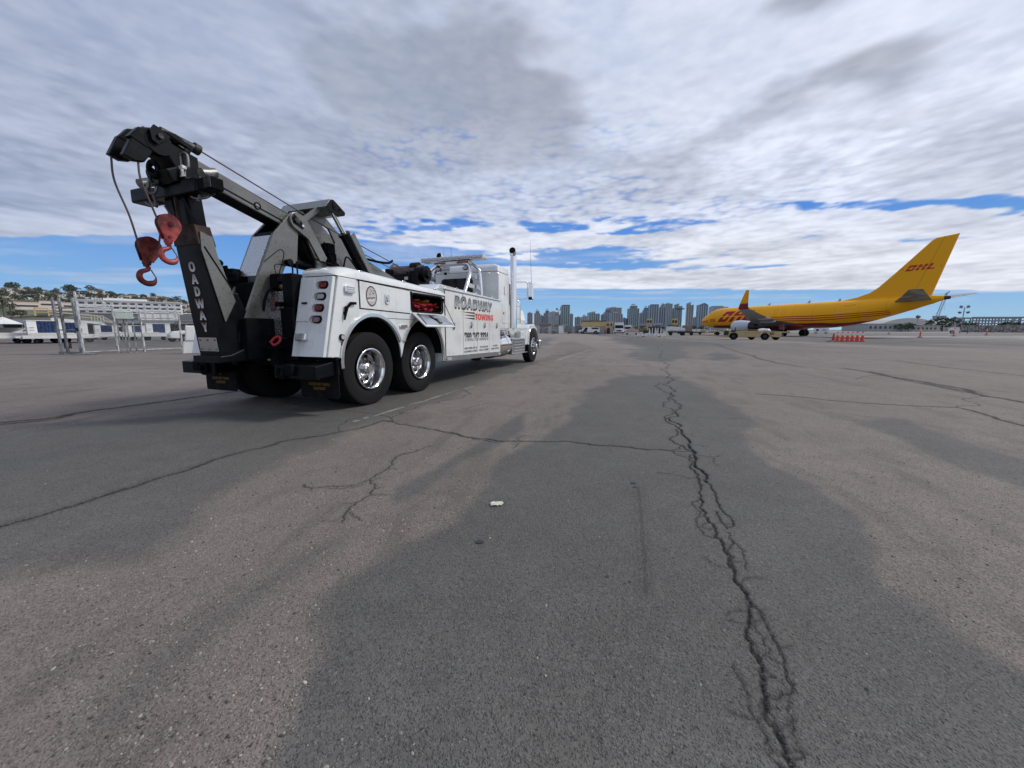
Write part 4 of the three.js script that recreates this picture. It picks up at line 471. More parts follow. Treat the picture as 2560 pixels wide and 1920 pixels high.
  mesh('inner_boom', [side([[-0.2, 2.74], [0.5, 2.62], [0.9, 2.2], [0.85, 2.05], [0.3, 2.1], [-0.2, 2.46]], -0.078, 0.078, 0.01)], M.blackFlat, T);
  mesh('boom_cylinder', [rod(P(0, 2.10, -0.2), P(0, 2.06, 0.55), 0.075, 0.075, 18)], M.blackPaint, T);
  mesh('cable_pipe', [tube([P(0.2, 2.35, 1.35), P(0.24, 2.34, 1.62), P(0.27, 2.36, 1.86), P(0.27, 2.42, 1.98)], 0.022, 24, 10)], M.blackFlat, T);
  // diamond-plate guard on the rear of the mast
  const dia = (name, a, b, c, d, th) => { const n = b.clone().sub(a).cross(d.clone().sub(a)).normalize().multiplyScalar(th), f = [a, b, c, d], k = f.map((p) => p.clone().add(n)); const g = [quads([[a, b], [d, c]]), quads([[k[0], k[1]], [k[3], k[2]]])]; for (let i = 0; i < 4; i++) { const j = (i + 1) % 4; g.push(quads([[f[i], f[j]], [k[i], k[j]]])); } return g; };
  { const g = dia('d', P(-0.163, 2.36, -0.48), P(0.163, 2.36, -0.48), P(0.163, 1.80, -0.735), P(-0.163, 1.80, -0.735), 0.012); const m = mesh('mast_guard', g, M.diamond.clone(), T); void m; }
  mesh('mast_cap', [beam(P(-0.16, 2.39, -0.42), P(0.16, 2.39, -0.42), 0.05, 0.05), side([[-0.46, 2.40], [-0.30, 2.55], [-0.10, 2.60], [-0.10, 2.40]], -0.16, -0.14), bx(-0.15, 0.15, 2.45, 2.62, -0.2, -0.12)], M.blackPaint, T);
  mesh('control_valve', [bx(-0.55, -0.25, 1.50, 1.72, -0.62, -0.40, 0.02), bx(-0.50, -0.12, 1.72, 1.86, -0.80, -0.62, 0.03), rod(P(-0.42, 1.88, -0.7), P(-0.42, 1.96, -0.72), 0.03), bx(-0.30, -0.14, 1.80, 1.90, -0.82, -0.7, 0.02), bx(-0.4, 0.14, 1.35, 1.72, -0.78, -0.6, 0.03), bx(0.22, 0.42, 1.63, 1.84, -0.6, -0.36, 0.03)], M.blackFlat, T);
  mesh('hydraulic_hose', [tube([P(-0.3, 1.75, -0.8), P(-0.25, 1.6, -0.95), P(-0.2, 1.45, -0.9), P(-0.1, 1.3, -0.8)], 0.02, 24, 8), tube([P(-0.4, 1.7, -0.75), P(-0.4, 1.5, -0.92), P(-0.3, 1.3, -0.9)], 0.018, 24, 8), tube([P(0.3, 1.66, -0.62), P(0.25, 1.55, -0.68), P(0.20, 1.35, -0.7)], 0.018, 20, 8)], M.rubber, T);
  const wl = (x, y, s, r) => { const l = mesh('work_lamp', [new THREE.SphereGeometry(1, 18, 12).scale(r, r * 0.62, r * 0.8).translate(x, y, -s), rod(P(x, y - r, s), P(x, y, s), 0.015)], M.blackFlat, T); mesh('lens', [new THREE.SphereGeometry(1, 18, 8, 0, 7, 0, PI / 2).rotateX(PI / 2).scale(r * 0.86, r * 0.52, r * 0.5).translate(x, y, -s + r * 0.45)], M.lensClear, l); };
  wl(-0.36, 1.97, -0.86, 0.085); wl(0.72, 1.93, -0.02, 0.10);
  // lower frame: arms of the underlift carriage
  for (const sg of [1, -1]) mesh('lower_arm', [side([[-0.60, 1.62], [-0.46, 1.60], [-0.62, 1.0], [-0.72, 0.86], [-0.98, 0.86], [-1.06, 0.95], [-1.05, 1.05]], sg > 0 ? 0.14 : -0.2, sg > 0 ? 0.2 : -0.14, 0.012)], M.blackPaint, T);
  mesh('arm_pin', [rod(P(-0.26, 0.98, -0.88), P(0.26, 0.98, -0.88), 0.05, 0.05, 16)], M.blackFlat, T);
  mesh('rear_crossbox', [bx(-0.30, 0.30, 0.72, 1.25, -1.02, -0.55, 0.03), bx(-0.68, 0.68, 0.66, 0.98, -0.62, -0.42, 0.02)], M.blackFlat, T);
  mesh('tread_panel', [bx(0.21, 0.515, 0.99, 1.60, -0.635, -0.62)], M.diamond, T);
  mesh('tread_panel', [bx(-0.62, -0.30, 1.0, 1.60, -0.47, -0.455)], M.diamond, T);
  mesh('tie_post', [bx(0.52, 0.70, 0.70, 1.82, -0.66, -0.48, 0.012), bx(0.46, 0.53, 1.40, 1.46, -0.74, -0.6, 0.01), bx(0.5, 0.72, 1.0, 1.38, -0.70, -0.66, 0.01), rod(P(0.60, 1.80, -0.55), P(0.60, 1.98, -0.55), 0.01), rod(P(0.68, 1.80, -0.55), P(0.68, 1.98, -0.55), 0.01), bx(0.40, 0.56, 1.72, 1.78, -0.62, -0.5, 0.01)], M.blackPaint, T); mesh('tie_post', [bx(-0.70, -0.52, 0.70, 1.82, -0.66, -0.48, 0.012)], M.blackPaint, T);
  mesh('brass_fitting', [new THREE.SphereGeometry(0.045, 12, 8).translate(0.44, 1.66, 0.58)], std(0.2, 0.14, 0.06, 0.4, 0.8), T); mesh('roller', [rod(P(0.22, 2.03, -0.30), P(0.29, 2.03, -0.30), 0.045, 0.045, 18)], M.blackPaint, T);
  mesh('chain_tray', [bx(0.16, 0.52, 0.86, 0.90, -0.86, -0.60, 0.006), bx(0.18, 0.32, 0.90, 1.06, -0.80, -0.72, 0.006)], M.blackPaint, T); mesh('grab_hook', [tube([P(0.06, 1.06, -0.78), P(0.0, 1.0, -0.82), P(0.0, 0.88, -0.83), P(0.06, 0.82, -0.82), P(0.14, 0.84, -0.8)], 0.02, 20, 8)], M.blackFlat, T);
  mesh('backup_lamp', [rod(P(0.17, 0.72, -0.60), P(0.17, 0.72, -0.66), 0.036, 0.032, 18)], M.lensClear, T);
  // bumpers with pintle hooks, flaps
  for (const sg of [1, -1]) {
    const b = mesh('rear_bumper', [side([[-0.90, 0.50], [-0.90, 0.66], [-0.62, 0.70], [-0.50, 0.70], [-0.50, 0.52]], sg > 0 ? 0.56 : -1.24, sg > 0 ? 1.24 : -0.56, 0.012)], M.blackPaint, T); mesh('tow_eye', [new THREE.TorusGeometry(0.055, 0.024, 8, 20).scale(0.8, 1.15, 1).rotateY(PI / 2 * 0.2).translate(0.72 * sg, 0.575, 0.935), bx(sg > 0 ? 0.80 : -0.92, sg > 0 ? 0.92 : -0.80, 0.54, 0.68, -0.96, -0.88, 0.02)], M.blackFlat, b);
    const fl = mesh('mud_flap', [front(rrect(sg > 0 ? 0.62 : -1.28, sg > 0 ? 1.28 : -0.62, 0.21, 0.735, 0.03), -0.58, -0.57, 0.002)], M.rubber, T); const g = new THREE.PlaneGeometry(0.62, 0.5).translate(0.95 * sg, 0.47, 0.584); mesh('flap_print', g, print(512, 420, (c, w, h) => { c.strokeStyle = '#9a7a24'; c.lineWidth = 8; c.beginPath(); c.moveTo(w / 2 - 110, 110); c.lineTo(w / 2, 10); c.lineTo(w / 2 + 110, 110); c.lineTo(w / 2, 225); c.closePath(); c.stroke(); c.fillStyle = '#8f6a17'; c.font = 'bold 44px sans-serif'; c.textAlign = 'center'; c.fillText('GOLDEN WEST TOWING', w / 2, 290, 300); c.fillText('EQUIPMENT', w / 2, 338, 170); }), fl);
    mesh('flap_bar', [bx(sg > 0 ? 0.6 : -1.28, sg > 0 ? 1.28 : -0.6, 0.72, 0.755, -0.60, -0.55, 0.006)], M.blackFlat, T);
  }
  // ---- underlift folded up behind the mast ----
  const ul = sub('underlift', T);
  const L = (y, f) => lerp(f ? -1.06 : -1.27, f ? -1.24 : -1.40, (y - 0.8) / 1.3), seg = (y0, y1, hw0, hw1, d0 = 0, d1 = 0, f0, f1) => { const c = (y, hw, d, f) => [P(-hw, y, L(y, 0) + d), P(hw, y, L(y, 0) + d), P(hw, y, f ?? L(y, 1) - d), P(-hw, y, f ?? L(y, 1) - d)], a = c(y0, hw0, d0, f0), b = c(y1, hw1, d1, f1), g = []; for (let i = 0; i < 4; i++) { const j = (i + 1) % 4; g.push(quads([[a[i], a[j]], [b[i], b[j]]])); } g.push(quads([[a[0], a[1]], [a[3], a[2]]]), quads([[b[0], b[1]], [b[3], b[2]]])); return g; };
  mesh('outer_tube', [...seg(0.79, 2.06, 0.20, 0.205)], M.blackPaint, ul);
  mesh('side_plate', [side([[L(1.45, 1) - 0.05, 1.2], [L(1.4, 1) + 0.08, 1.45], [L(1.95, 1) + 0.0, 1.95], [L(2.1, 1) - 0.02, 2.16], [L(2.16, 0) + 0.02, 2.20], [L(2.0, 0), 2.0], [L(1.2, 0) + 0.1, 1.2]], 0.207, 0.222, 0.003)], M.boomPaint, ul); mesh('side_plate', [side([[L(1.45, 1) - 0.05, 1.2], [L(1.4, 1) + 0.08, 1.45], [L(1.95, 1), 1.95], [L(2.16, 0) + 0.02, 2.20], [L(1.2, 0) + 0.1, 1.2]], -0.222, -0.207, 0.003)], M.boomPaint, ul);
  mesh('plate_seam', [beam(P(0.225, 2.04, -1.36), P(0.225, 1.60, -1.10), 0.006, 0.014)], M.blackFlat, ul);
  mesh('rust_collar', [...seg(2.06, 2.27, 0.213, 0.195, -0.012, -0.005)], M.rust, ul);
  mesh('foot', [side([[-1.33, 0.71], [-1.33, 0.79], [-1.20, 0.80], [-0.95, 0.90], [-0.85, 0.90], [-0.85, 0.71]], -0.25, 0.25, 0.012)], M.blackPaint, ul);
  mesh('gusset', [side([[-1.1, 0.82], [-0.72, 0.84], [-0.82, 1.05], [-1.0, 1.55], [-1.13, 1.55]], 0.10, 0.19, 0.01)], M.blackPaint, ul);
  const np = mesh('maker_plate', [...seg(0.845, 1.01, 0.165, 0.165, -0.008, -0.008, L(0.845, 0) - 0.003, L(1.01, 0) - 0.003)], M.brushed, ul); void np;
  { const bolts = [[-0.13, 0.98], [0, 0.98], [0.13, 0.98], [-0.13, 0.87], [0, 0.87], [0.13, 0.87]]; for (const [x, y] of bolts) mesh('bolt', [rod(P(x, y, L(y, 0) - 0.008), P(x, y, L(y, 0) - 0.017), 0.010, 0.009, 8)], M.steel, ul); mesh('emblem', [front([[-0.025, 0.895], [-0.025, 0.965], [0.015, 0.955], [0.015, 0.93], [0.045, 0.93], [0.03, 0.905]], 1.268, 1.272).scale(1, 1, -1)], M.blackFlat, ul); }
  // letters down the back: plates of cut metal
  const face = (y) => L(y, 0); const letter = (ch, y) => { const g = new THREE.PlaneGeometry(0.155, 0.155), a = Math.atan2(face(0.8) - face(2.1), 1.3); g.rotateX(a).translate(0, y, -(face(y) - 0.005)); return [g, ch]; };
  const word = 'ROADWAY'; for (let i = 0; i < 7; i++) { const y = 1.965 - i * 0.138, [g] = letter(word[i], y); if (i === 0) continue; mesh('letter', g, print(128, 128, (c, w, h) => { c.font = 'bold 118px sans-serif'; c.textAlign = 'center'; c.translate(w / 2, 108); c.scale(1.1, 1); c.lineJoin = 'miter'; const q = c.createLinearGradient(0, -90, 0, 0); q.addColorStop(0, i > 3 ? '#7d3a3c' : '#8f8c8f'); q.addColorStop(0.4, '#b3b0b0'); q.addColorStop(1, '#e2dfdb'); c.fillStyle = q; c.strokeStyle = q; c.lineWidth = 7; c.strokeText(word[i], 0, 0); c.fillText(word[i], 0, 0); }), ul); }
  // inner stinger and its crossbar
  mesh('stinger', [...seg(2.2, 2.72, 0.16, 0.19, 0.01, 0.0), side([[-1.43, 2.3], [-1.47, 2.5], [-1.47, 2.62], [-1.36, 2.62], [-1.30, 2.3]], -0.19, -0.06, 0.01)], M.blackPaint, ul); mesh('stinger_link', [beam(P(0.02, 2.24, -1.46), P(0.05, 2.68, -1.50), 0.035, 0.02)], M.rust, ul); mesh('stinger_plate', [beam(P(0.17, 2.27, -1.37), P(0.09, 2.56, -1.44), 0.09, 0.03)], M.blackPaint, ul);
  const cb = mesh('crossbar', [bx(-0.62, 0.5, 2.55, 2.67, -1.53, -1.36, 0.012), bx(-0.25, 0.25, 2.66, 2.74, -1.5, -1.38, 0.012)], M.blackPaint, ul); void cb;
  mesh('fork_receiver', [bx(0.24, 0.46, 2.545, 2.69, -1.54, -1.36, 0.015)], M.blackPaint, ul); mesh('fork_receiver', [bx(-0.64, -0.32, 2.54, 2.69, -1.55, -1.36, 0.02)], M.blackPaint, ul); mesh('fork_insert', [bx(0.47, 0.70, 2.555, 2.675, -1.53, -1.40, 0.012)], M.blackFlat, ul); mesh('insert_face', [bx(0.60, 0.695, 2.565, 2.665, -1.537, -1.5295)], M.darkSteel, ul);
  mesh('receiver_pipe', [rod(P(0.52, 2.73, -1.50), P(0.52, 2.78, -1.36), 0.05, 0.05, 16)], M.steel, ul); mesh('receiver_pipe', [rod(P(-0.50, 2.74, -1.52), P(-0.50, 2.80, -1.40), 0.05, 0.05, 16)], M.steel, ul); mesh('retaining_pin', [tube([P(0.32, 2.52, -1.5), P(0.40, 2.49, -1.5), P(0.5, 2.49, -1.48), P(0.55, 2.51, -1.46)], 0.012, 16, 6), rod(P(0.42, 2.46, -1.5), P(0.42, 2.53, -1.48), 0.012)], M.steel, ul); mesh('retaining_pin', [tube([P(-0.4, 2.53, -1.53), P(-0.33, 2.49, -1.53), P(-0.22, 2.50, -1.5)], 0.012, 16, 6)], M.steel, ul);
  // ---- boom ----
  const bo = sub('boom', T), BT = (s) => 2.715 - (s + 0.14) * 0.245, BB = (s) => 2.63 - (s + 0.6) * 0.235;
  mesh('tube', [side([[0.25, BT(0.25)], [-1.30, BT(-1.30)], [-1.30, BB(-1.30)], [0.25, BB(0.25)]], -0.13, 0.13, 0.012)], M.boomPaint, bo);
  mesh('wear_strip', [side([[-0.2, BB(-0.2) + 0.05], [-1.28, BB(-1.28) + 0.05], [-1.28, BB(-1.28) + 0.065], [-0.2, BB(-0.2) + 0.065]], 0.1305, 0.137)], M.blackPaint, bo); mesh('wear_strip', [side([[-0.2, BB(-0.2) - 0.012], [-1.28, BB(-1.28) - 0.012], [-1.28, BB(-1.28) - 0.001], [-0.2, BB(-0.2) - 0.001]], -0.10, 0.10)], M.blackFlat, bo);
  mesh('inspection_ring', [new THREE.TorusGeometry(0.04, 0.008, 8, 24).rotateY(PI / 2).translate(0.134, 2.70, 0.60)], M.blackPaint, bo); mesh('inspection_plug', [rod(P(0.12, 2.70, -0.60), P(0.136, 2.70, -0.60), 0.028)], M.steel, bo);
  mesh('boom_nose', [side([[-1.28, BT(-1.28) + 0.02], [-1.55, BT(-1.5) + 0.02], [-1.62, 3.0], [-1.52, 2.84], [-1.38, 2.74], [-1.28, BB(-1.28) - 0.02]], -0.15, 0.15, 0.01), side([[-1.5, 2.85], [-1.62, 2.78], [-1.56, 2.66], [-1.44, 2.70]], -0.16, 0.16, 0.02)], M.blackPaint, bo);
  mesh('nose_eye', [new THREE.TorusGeometry(0.06, 0.03, 10, 20).scale(0.7, 1.1, 1).rotateY(0.5).translate(-0.04, 2.80, 1.62)], M.blackPaint, bo);
  // head: two swivelling sheave boxes
  for (const x of [-0.13, 0.12]) {
    const h = sub('sheave_head', bo, x < 0 ? P(x - 0.02, 0.07, 0.10) : P(x, 0.02, 0.05));
    mesh('guide', [side([[-1.95, 2.97], [-1.90, 3.02], [-1.80, 2.99], [-1.78, 2.90], [-1.87, 2.76], [-1.95, 2.74], [-2.04, 2.77]].map(([s, y]) => [s + (x > 0 ? 0.03 : 0), y]), -0.034, 0.034, 0.008), side([[-1.95, 2.96], [-1.86, 3.08], [-1.70, 3.14], [-1.62, 3.12], [-1.66, 2.94], [-1.80, 2.90]], -0.04, 0.04, 0.012)], M.blackPaint, h);
    mesh('sheave', [rod(P(-0.045, 3.0, -1.70), P(-0.018, 3.0, -1.70), 0.12, 0.10, 28), rod(P(-0.018, 3.0, -1.70), P(0.018, 3.0, -1.70), 0.10, 0.10, 28), rod(P(0.018, 3.0, -1.70), P(0.045, 3.0, -1.70), 0.10, 0.12, 28)], M.blackPaint, h);
    mesh('cheek_plate', [side([[-1.75, 3.145], [-1.70, 3.13], [-1.61, 3.08], [-1.67, 3.02], [-1.73, 2.965], [-1.78, 2.99], [-1.79, 3.08]], 0.066, 0.08)], M.blackPaint, h); mesh('axle_nut', [rod(P(0.08, 3.05, -1.71), P(0.105, 3.05, -1.71), 0.028, 0.028, 6)], M.darkSteel, h);
    mesh('cable_roller', [rod(P(0, 3.14, -1.66), P(0, 3.09, -1.30), 0.04, 0.045, 14), rod(P(0, 3.105, -1.35), P(0, 3.09, -1.29), 0.058, 0.058, 14)], M.darkSteel, h);
    mesh('cheek_arm', [side([[-1.75, 3.13], [-1.55, 3.14], [-1.40, 3.06], [-1.36, 2.97], [-1.5, 3.0], [-1.62, 3.05]], -0.07, -0.058), side([[-1.66, 3.13], [-1.55, 3.14], [-1.40, 3.06], [-1.40, 3.03], [-1.56, 3.09]], 0.058, 0.07)], M.blackPaint, h);
  }
  mesh('winch_cable', [rod(P(0.12, 3.13, -1.3), P(0.12, 2.76, 0.28), 0.0085), rod(P(0.12, 2.76, 0.28), P(0.12, 2.28, 2.95), 0.0085)], M.cable, bo); mesh('winch_cable', [rod(P(-0.13, 3.13, -1.3), P(-0.13, 2.76, 0.28), 0.0085), rod(P(-0.13, 2.76, 0.28), P(-0.13, 2.28, 2.95), 0.0085)], M.cable, bo);
  // chain links with grab shackle on the nose
  const link = (c, tilt, yaw, s = 1) => { const sh = []; for (let k = 0; k < 24; k++) { const a = k / 24 * PI * 2; sh.push(V(Math.cos(a) * 0.028 * s, Math.sin(a) * 0.032 * s + Math.sign(Math.sin(a)) * 0.03 * s, 0)); } return tube(sh, 0.013 * s, 40, 8, true).rotateZ(tilt).rotateY(yaw).translate(c.x, c.y, c.z); };
  const ch = sub('safety_chain', T); mesh('shackle', [link(P(0.17, 2.92, -1.44), 0, 0.5, 1.35)], M.steel, ch); mesh('link', [link(P(0.17, 2.79, -1.46), 0.1, -0.8, 1.15), bx(0.14, 0.21, 2.82, 2.86, -1.49, -1.44, 0.01)], M.galvLight, ch); mesh('link', [link(P(0.165, 2.68, -1.47), 0, 0.5, 1.15)], M.galvLight, ch);
  const ch2 = sub('safety_chain', T); mesh('link', [link(P(-0.10, 2.74, -1.60), 0.3, 0.4, 1.3)], M.darkSteel, ch2); mesh('link', [link(P(-0.13, 2.64, -1.60), -0.3, 0.9, 1.2)], M.steel, ch2); mesh('rope_end', [tube([P(-0.15, 2.62, -1.60), P(-0.11, 2.5, -1.60), P(-0.06, 2.42, -1.62)], 0.014, 16, 8)], M.cable, ch2);

  // ---- red snatch blocks with hooks, hanging on their cables: things of their own ----
  const W = (p) => truck.localToWorld(p.clone()); truck.updateMatrixWorld(true);
  function block(name, label, x, s, y, mat, tilt, guide, hang) {
    const o = thing(name, label, 'snatch block', W(P(x, y, s)), truck.rotation.y, 'snatch blocks on the boom cables'); const b = sub('pulley', o); b.rotation.x = tilt; b.scale.setScalar(0.82);
    const tear = (r) => [...arc(0, 0, r, -0.35, PI + 0.35, 22), [-0.055, -0.20], [0.055, -0.20]];
    for (const sx of [-1, 1]) mesh('cheek', [side(tear(0.132), sx > 0 ? 0.028 : -0.042, sx > 0 ? 0.042 : -0.028, 0.004)], mat, b);
    mesh('sheave', [rod(V(-0.026, 0, 0), V(0.026, 0, 0), 0.10, 0.10, 28), rod(V(-0.027, 0, 0), V(-0.015, 0, 0), 0.122, 0.105, 28), rod(V(0.015, 0, 0), V(0.027, 0, 0), 0.105, 0.122, 28)], M.darkSteel, b); mesh('axle_bolt', [rod(V(-0.06, 0, 0), V(0.06, 0, 0), 0.032, 0.032, 14), rod(V(0.06, 0, 0), V(0.068, 0, 0), 0.02, 0.018, 10)], M.redDark, b); mesh('lower_bolt', [rod(V(-0.055, -0.165, 0), V(0.055, -0.165, 0), 0.022, 0.022, 12)], M.redDark, b);
    mesh('swivel', [rod(V(0, -0.19, 0), V(0, -0.235, 0), 0.05, 0.045, 18), rod(V(0, -0.235, 0), V(0, -0.265, 0), 0.036, 0.03, 16)], mat, b);
    const hk = sub('hook', o, V(0, 0, 0)); hk.rotation.x = tilt * 0.6; hk.scale.setScalar(0.84); const pts = [[0, -0.25], [0.0, -0.285], [-0.025, -0.305], [-0.075, -0.34], [-0.088, -0.395], [-0.062, -0.445], [0, -0.468], [0.062, -0.445], [0.085, -0.40], [0.086, -0.375]]; const c = new THREE.CatmullRomCurve3(pts.map(([a, q]) => V(0, q, a * -1)), false, 'centripetal'), rows = []; for (let i = 0; i <= 48; i++) { const t = i / 48, q = c.getPointAt(t), d = c.getTangentAt(t), n = V(0, -d.z, d.y), rr = lerp(0.026, 0.036, sstep(0.1, 0.5, t)) * (1 - 0.72 * sstep(0.78, 1, t)), ring = []; for (let k = 0; k <= 12; k++) { const a = k / 12 * PI * 2; ring.push(q.clone().addScaledVector(n, Math.cos(a) * rr).add(V(Math.sin(a) * rr * 0.72, 0, 0))); } rows.push(ring); }
    mesh('body', [quads(rows)], mat, hk); mesh('latch', [beam(V(0, -0.285, -0.03), V(0, -0.372, -0.088), 0.022, 0.006)], M.galv, hk); hk.rotation.y = 0;
    // cable from the head guide, round the sheave, up to its anchor
    const o2 = (p) => o.worldToLocal(W(p)); o.updateMatrixWorld(true); const A = o2(guide[0]); const mids = guide.slice(1).map(o2);
    const around = []; for (let k = 0; k <= 8; k++) { const a = lerp(PI * 0.98, PI * 2.02, k / 8); around.push(V(0, Math.sin(a) * 0.088, -Math.cos(a) * 0.088)); }
    mesh('cable', [tube([A, ...mids, ...around, o2(hang)], 0.0095, 90, 8)], M.cable, o); return o;
  }
  block('snatch_block', 'bright red snatch block and hook hanging higher, nearest the boom', 0.10, -1.62, 2.22, M.red, -0.12, [P(0.12, 2.79, -1.83), P(0.12, 2.62, -1.83), P(0.11, 2.42, -1.77)], P(-0.05, 2.45, -1.55));
  block('snatch_block', 'dull dark red snatch block with hook hanging lowest behind the boom', -0.13, -1.70, 1.99, M.redDark, -0.22, [P(-0.15, 2.845, -1.91), P(-0.15, 2.6, -1.91), P(-0.14, 2.28, -1.83)], P(-0.11, 2.2, -1.58));

  // ---- straps in the open bay, shackle on the tray ----
  // webbing: a flat band folded back and forth in a heap
  const R = rng(8);
  function strap(label, col, s0, s1, y0, y1, x0, x1, w, folds) {
    const pts = []; for (let i = 0; i <= folds; i++) pts.push(V(lerp(x0, x1, i % 2 ? 0.75 + R() * 0.25 : R() * 0.35), lerp(y0, y1, R()), lerp(s0, s1, clamp(i / folds + (R() - 0.5) * 0.25))));
    const c = new THREE.CatmullRomCurve3(pts, false, 'catmullrom', 0.6), rows = [], rows2 = [], n = folds * 9; for (let i = 0; i <= n; i++) { const q = c.getPointAt(i / n), d = c.getTangentAt(i / n), a = 0.5 * Math.sin(i * 0.31 + s0 * 9), up = V(Math.sin(a) * 0.7, Math.cos(a), 0.35 * Math.sin(i * 0.17)), wd = up.clone().cross(d).normalize(), nn = d.clone().cross(wd).normalize().multiplyScalar(0.005); const f = (k, sgn) => W(P(0, 0, 0).set(clamp(q.x + wd.x * w * k + nn.x * sgn, 0.82, 1.235), clamp(q.y + wd.y * w * k + nn.y * sgn, 1.436, 1.67), -clamp(q.z + wd.z * w * k + nn.z * sgn, 1.15, 2.10))); rows.push([f(-0.5, 1), f(-0.2, 1.6), f(0.2, 1.6), f(0.5, 1)]); rows2.push([f(-0.5, -1), f(0.5, -1)]); }
    return tag(mesh('tow_strap', [quads(rows), quads(rows2)], col), label, 'strap', 'straps in the open side locker');
  }
  const rs = [std(0.42, 0.02, 0.035, 0.8), std(0.33, 0.018, 0.03, 0.8)];
  strap('bright red tow strap heaped at the rear end of the locker', rs[0], 1.16, 1.42, 1.45, 1.63, 1.0, 1.21, 0.075, 14);
  strap('crimson tow strap looped in the middle of the locker', rs[1], 1.32, 1.68, 1.45, 1.58, 0.98, 1.21, 0.08, 16);
  strap('red tow strap with a raised fold in front of the yellow one', rs[0], 1.56, 1.88, 1.45, 1.61, 1.02, 1.215, 0.075, 14);
  strap('crimson tow strap at the forward end of the locker', rs[1], 1.80, 2.09, 1.45, 1.58, 1.0, 1.21, 0.08, 15);
  strap('flattened bright red strap lying lowest along the locker lip', rs[0], 1.2, 2.0, 1.44, 1.47, 1.08, 1.22, 0.07, 7);
  strap('yellow folded recovery strap behind the red ones', std(0.45, 0.30, 0.02, 0.8), 1.36, 1.86, 1.56, 1.67, 0.95, 1.15, 0.09, 10);
  const sh = thing('bow_shackle', 'red bow shackle lying on the tray at the truck rear', 'shackle', W(P(0.40, 0.925, -0.76)), truck.rotation.y); const bow = []; for (let k = 0; k <= 16; k++) { const a = lerp(-0.35, PI + 0.35, k / 16); bow.push(V(Math.cos(a) * 0.045, 0.055 + Math.sin(a) * 0.06, 0)); } bow.unshift(V(0.035, 0, 0)); bow.push(V(-0.035, 0, 0)); const shM = std(0.45, 0.025, 0.04, 0.5); mesh('bow', [tube(bow, 0.018, 40, 8).rotateX(-0.5).rotateZ(-0.7)], shM, sh); mesh('pin', [rod(V(-0.055, -0.01, 0), V(0.055, -0.01, 0), 0.016), rod(V(0.05, -0.01, 0), V(0.075, -0.01, 0), 0.028)].map((g) => g.rotateZ(-0.7)), shM, sh);
  const sh2 = thing('chain_hook', 'small red hook hanging on the tread plate beside the mast', 'hook', W(P(0.36, 1.46, -0.66)), truck.rotation.y); mesh('body', [tube([V(0, 0.1, 0), V(0, 0.03, 0), V(0.015, -0.02, 0.01), V(0.03, -0.06, 0.01), V(0.015, -0.1, 0.01), V(-0.015, -0.09, 0.01)], 0.012, 24, 8)], M.redDark, sh2); mesh('ring', [new THREE.TorusGeometry(0.022, 0.008, 8, 16).translate(0, 0.12, 0)], M.darkSteel, sh2);
}
// ---------- the yellow freighter: local -z is its nose, x to its right, station s metres behind the nose ----------
function wingLoft(secs, n = 14) { // each: [s of leading edge, x, y, chord, thickness ratio, cant] ; airfoil section stacked along the span
  const rows = secs.map(([s, x, y, c, t, cant = 0]) => { const r = []; for (let k = 0; k <= 2 * n; k++) { const a = k / n * PI, q = 0.5 + 0.5 * Math.cos(a), th = 5 * t * (0.2969 * Math.sqrt(q) - 0.126 * q - 0.3516 * q * q + 0.2843 * q ** 3 - 0.1036 * q ** 4) * c * (k <= n ? 1 : -0.8); r.push(V(x - Math.sin(cant) * th, y + Math.cos(cant) * th, s + q * c)); } return r; });
  const cap = (r) => { const c = r.reduce((a, b) => a.add(b), V(0, 0, 0)).multiplyScalar(1 / r.length); return quads([r, r.map(() => c.clone())]); };
  return [quads(rows), cap(rows[0]), cap(rows[rows.length - 1])];
}
const FUS = [[0, 2.78, 0.03, 0.03, 0.03], [0.12, 2.79, 0.36, 0.32, 0.30], [0.5, 2.82, 0.78, 0.70, 0.66], [1.2, 2.9, 1.18, 1.05, 1.05], [2.1, 3.0, 1.48, 1.35, 1.38], [2.9, 3.12, 1.65, 1.72, 1.60], [3.9, 3.25, 1.79, 1.93, 1.80], [5.5, 3.35, 1.88, 2.0, 1.96], [8, 3.36, 1.88, 2.0, 2.0], [14, 3.36, 1.88, 2.0, 2.0], [20, 3.36, 1.88, 2.0, 2.0], [25.5, 3.36, 1.88, 2.0, 1.98], [28, 3.52, 1.80, 1.86, 1.84], [30.5, 3.82, 1.60, 1.62, 1.62], [33, 4.18, 1.28, 1.30, 1.26], [35.5, 4.56, 0.88, 0.90, 0.84], [37.2, 4.82, 0.55, 0.56, 0.50], [38.0, 4.95, 0.33, 0.34, 0.30], [38.3, 5.0, 0.26, 0.26, 0.24]];
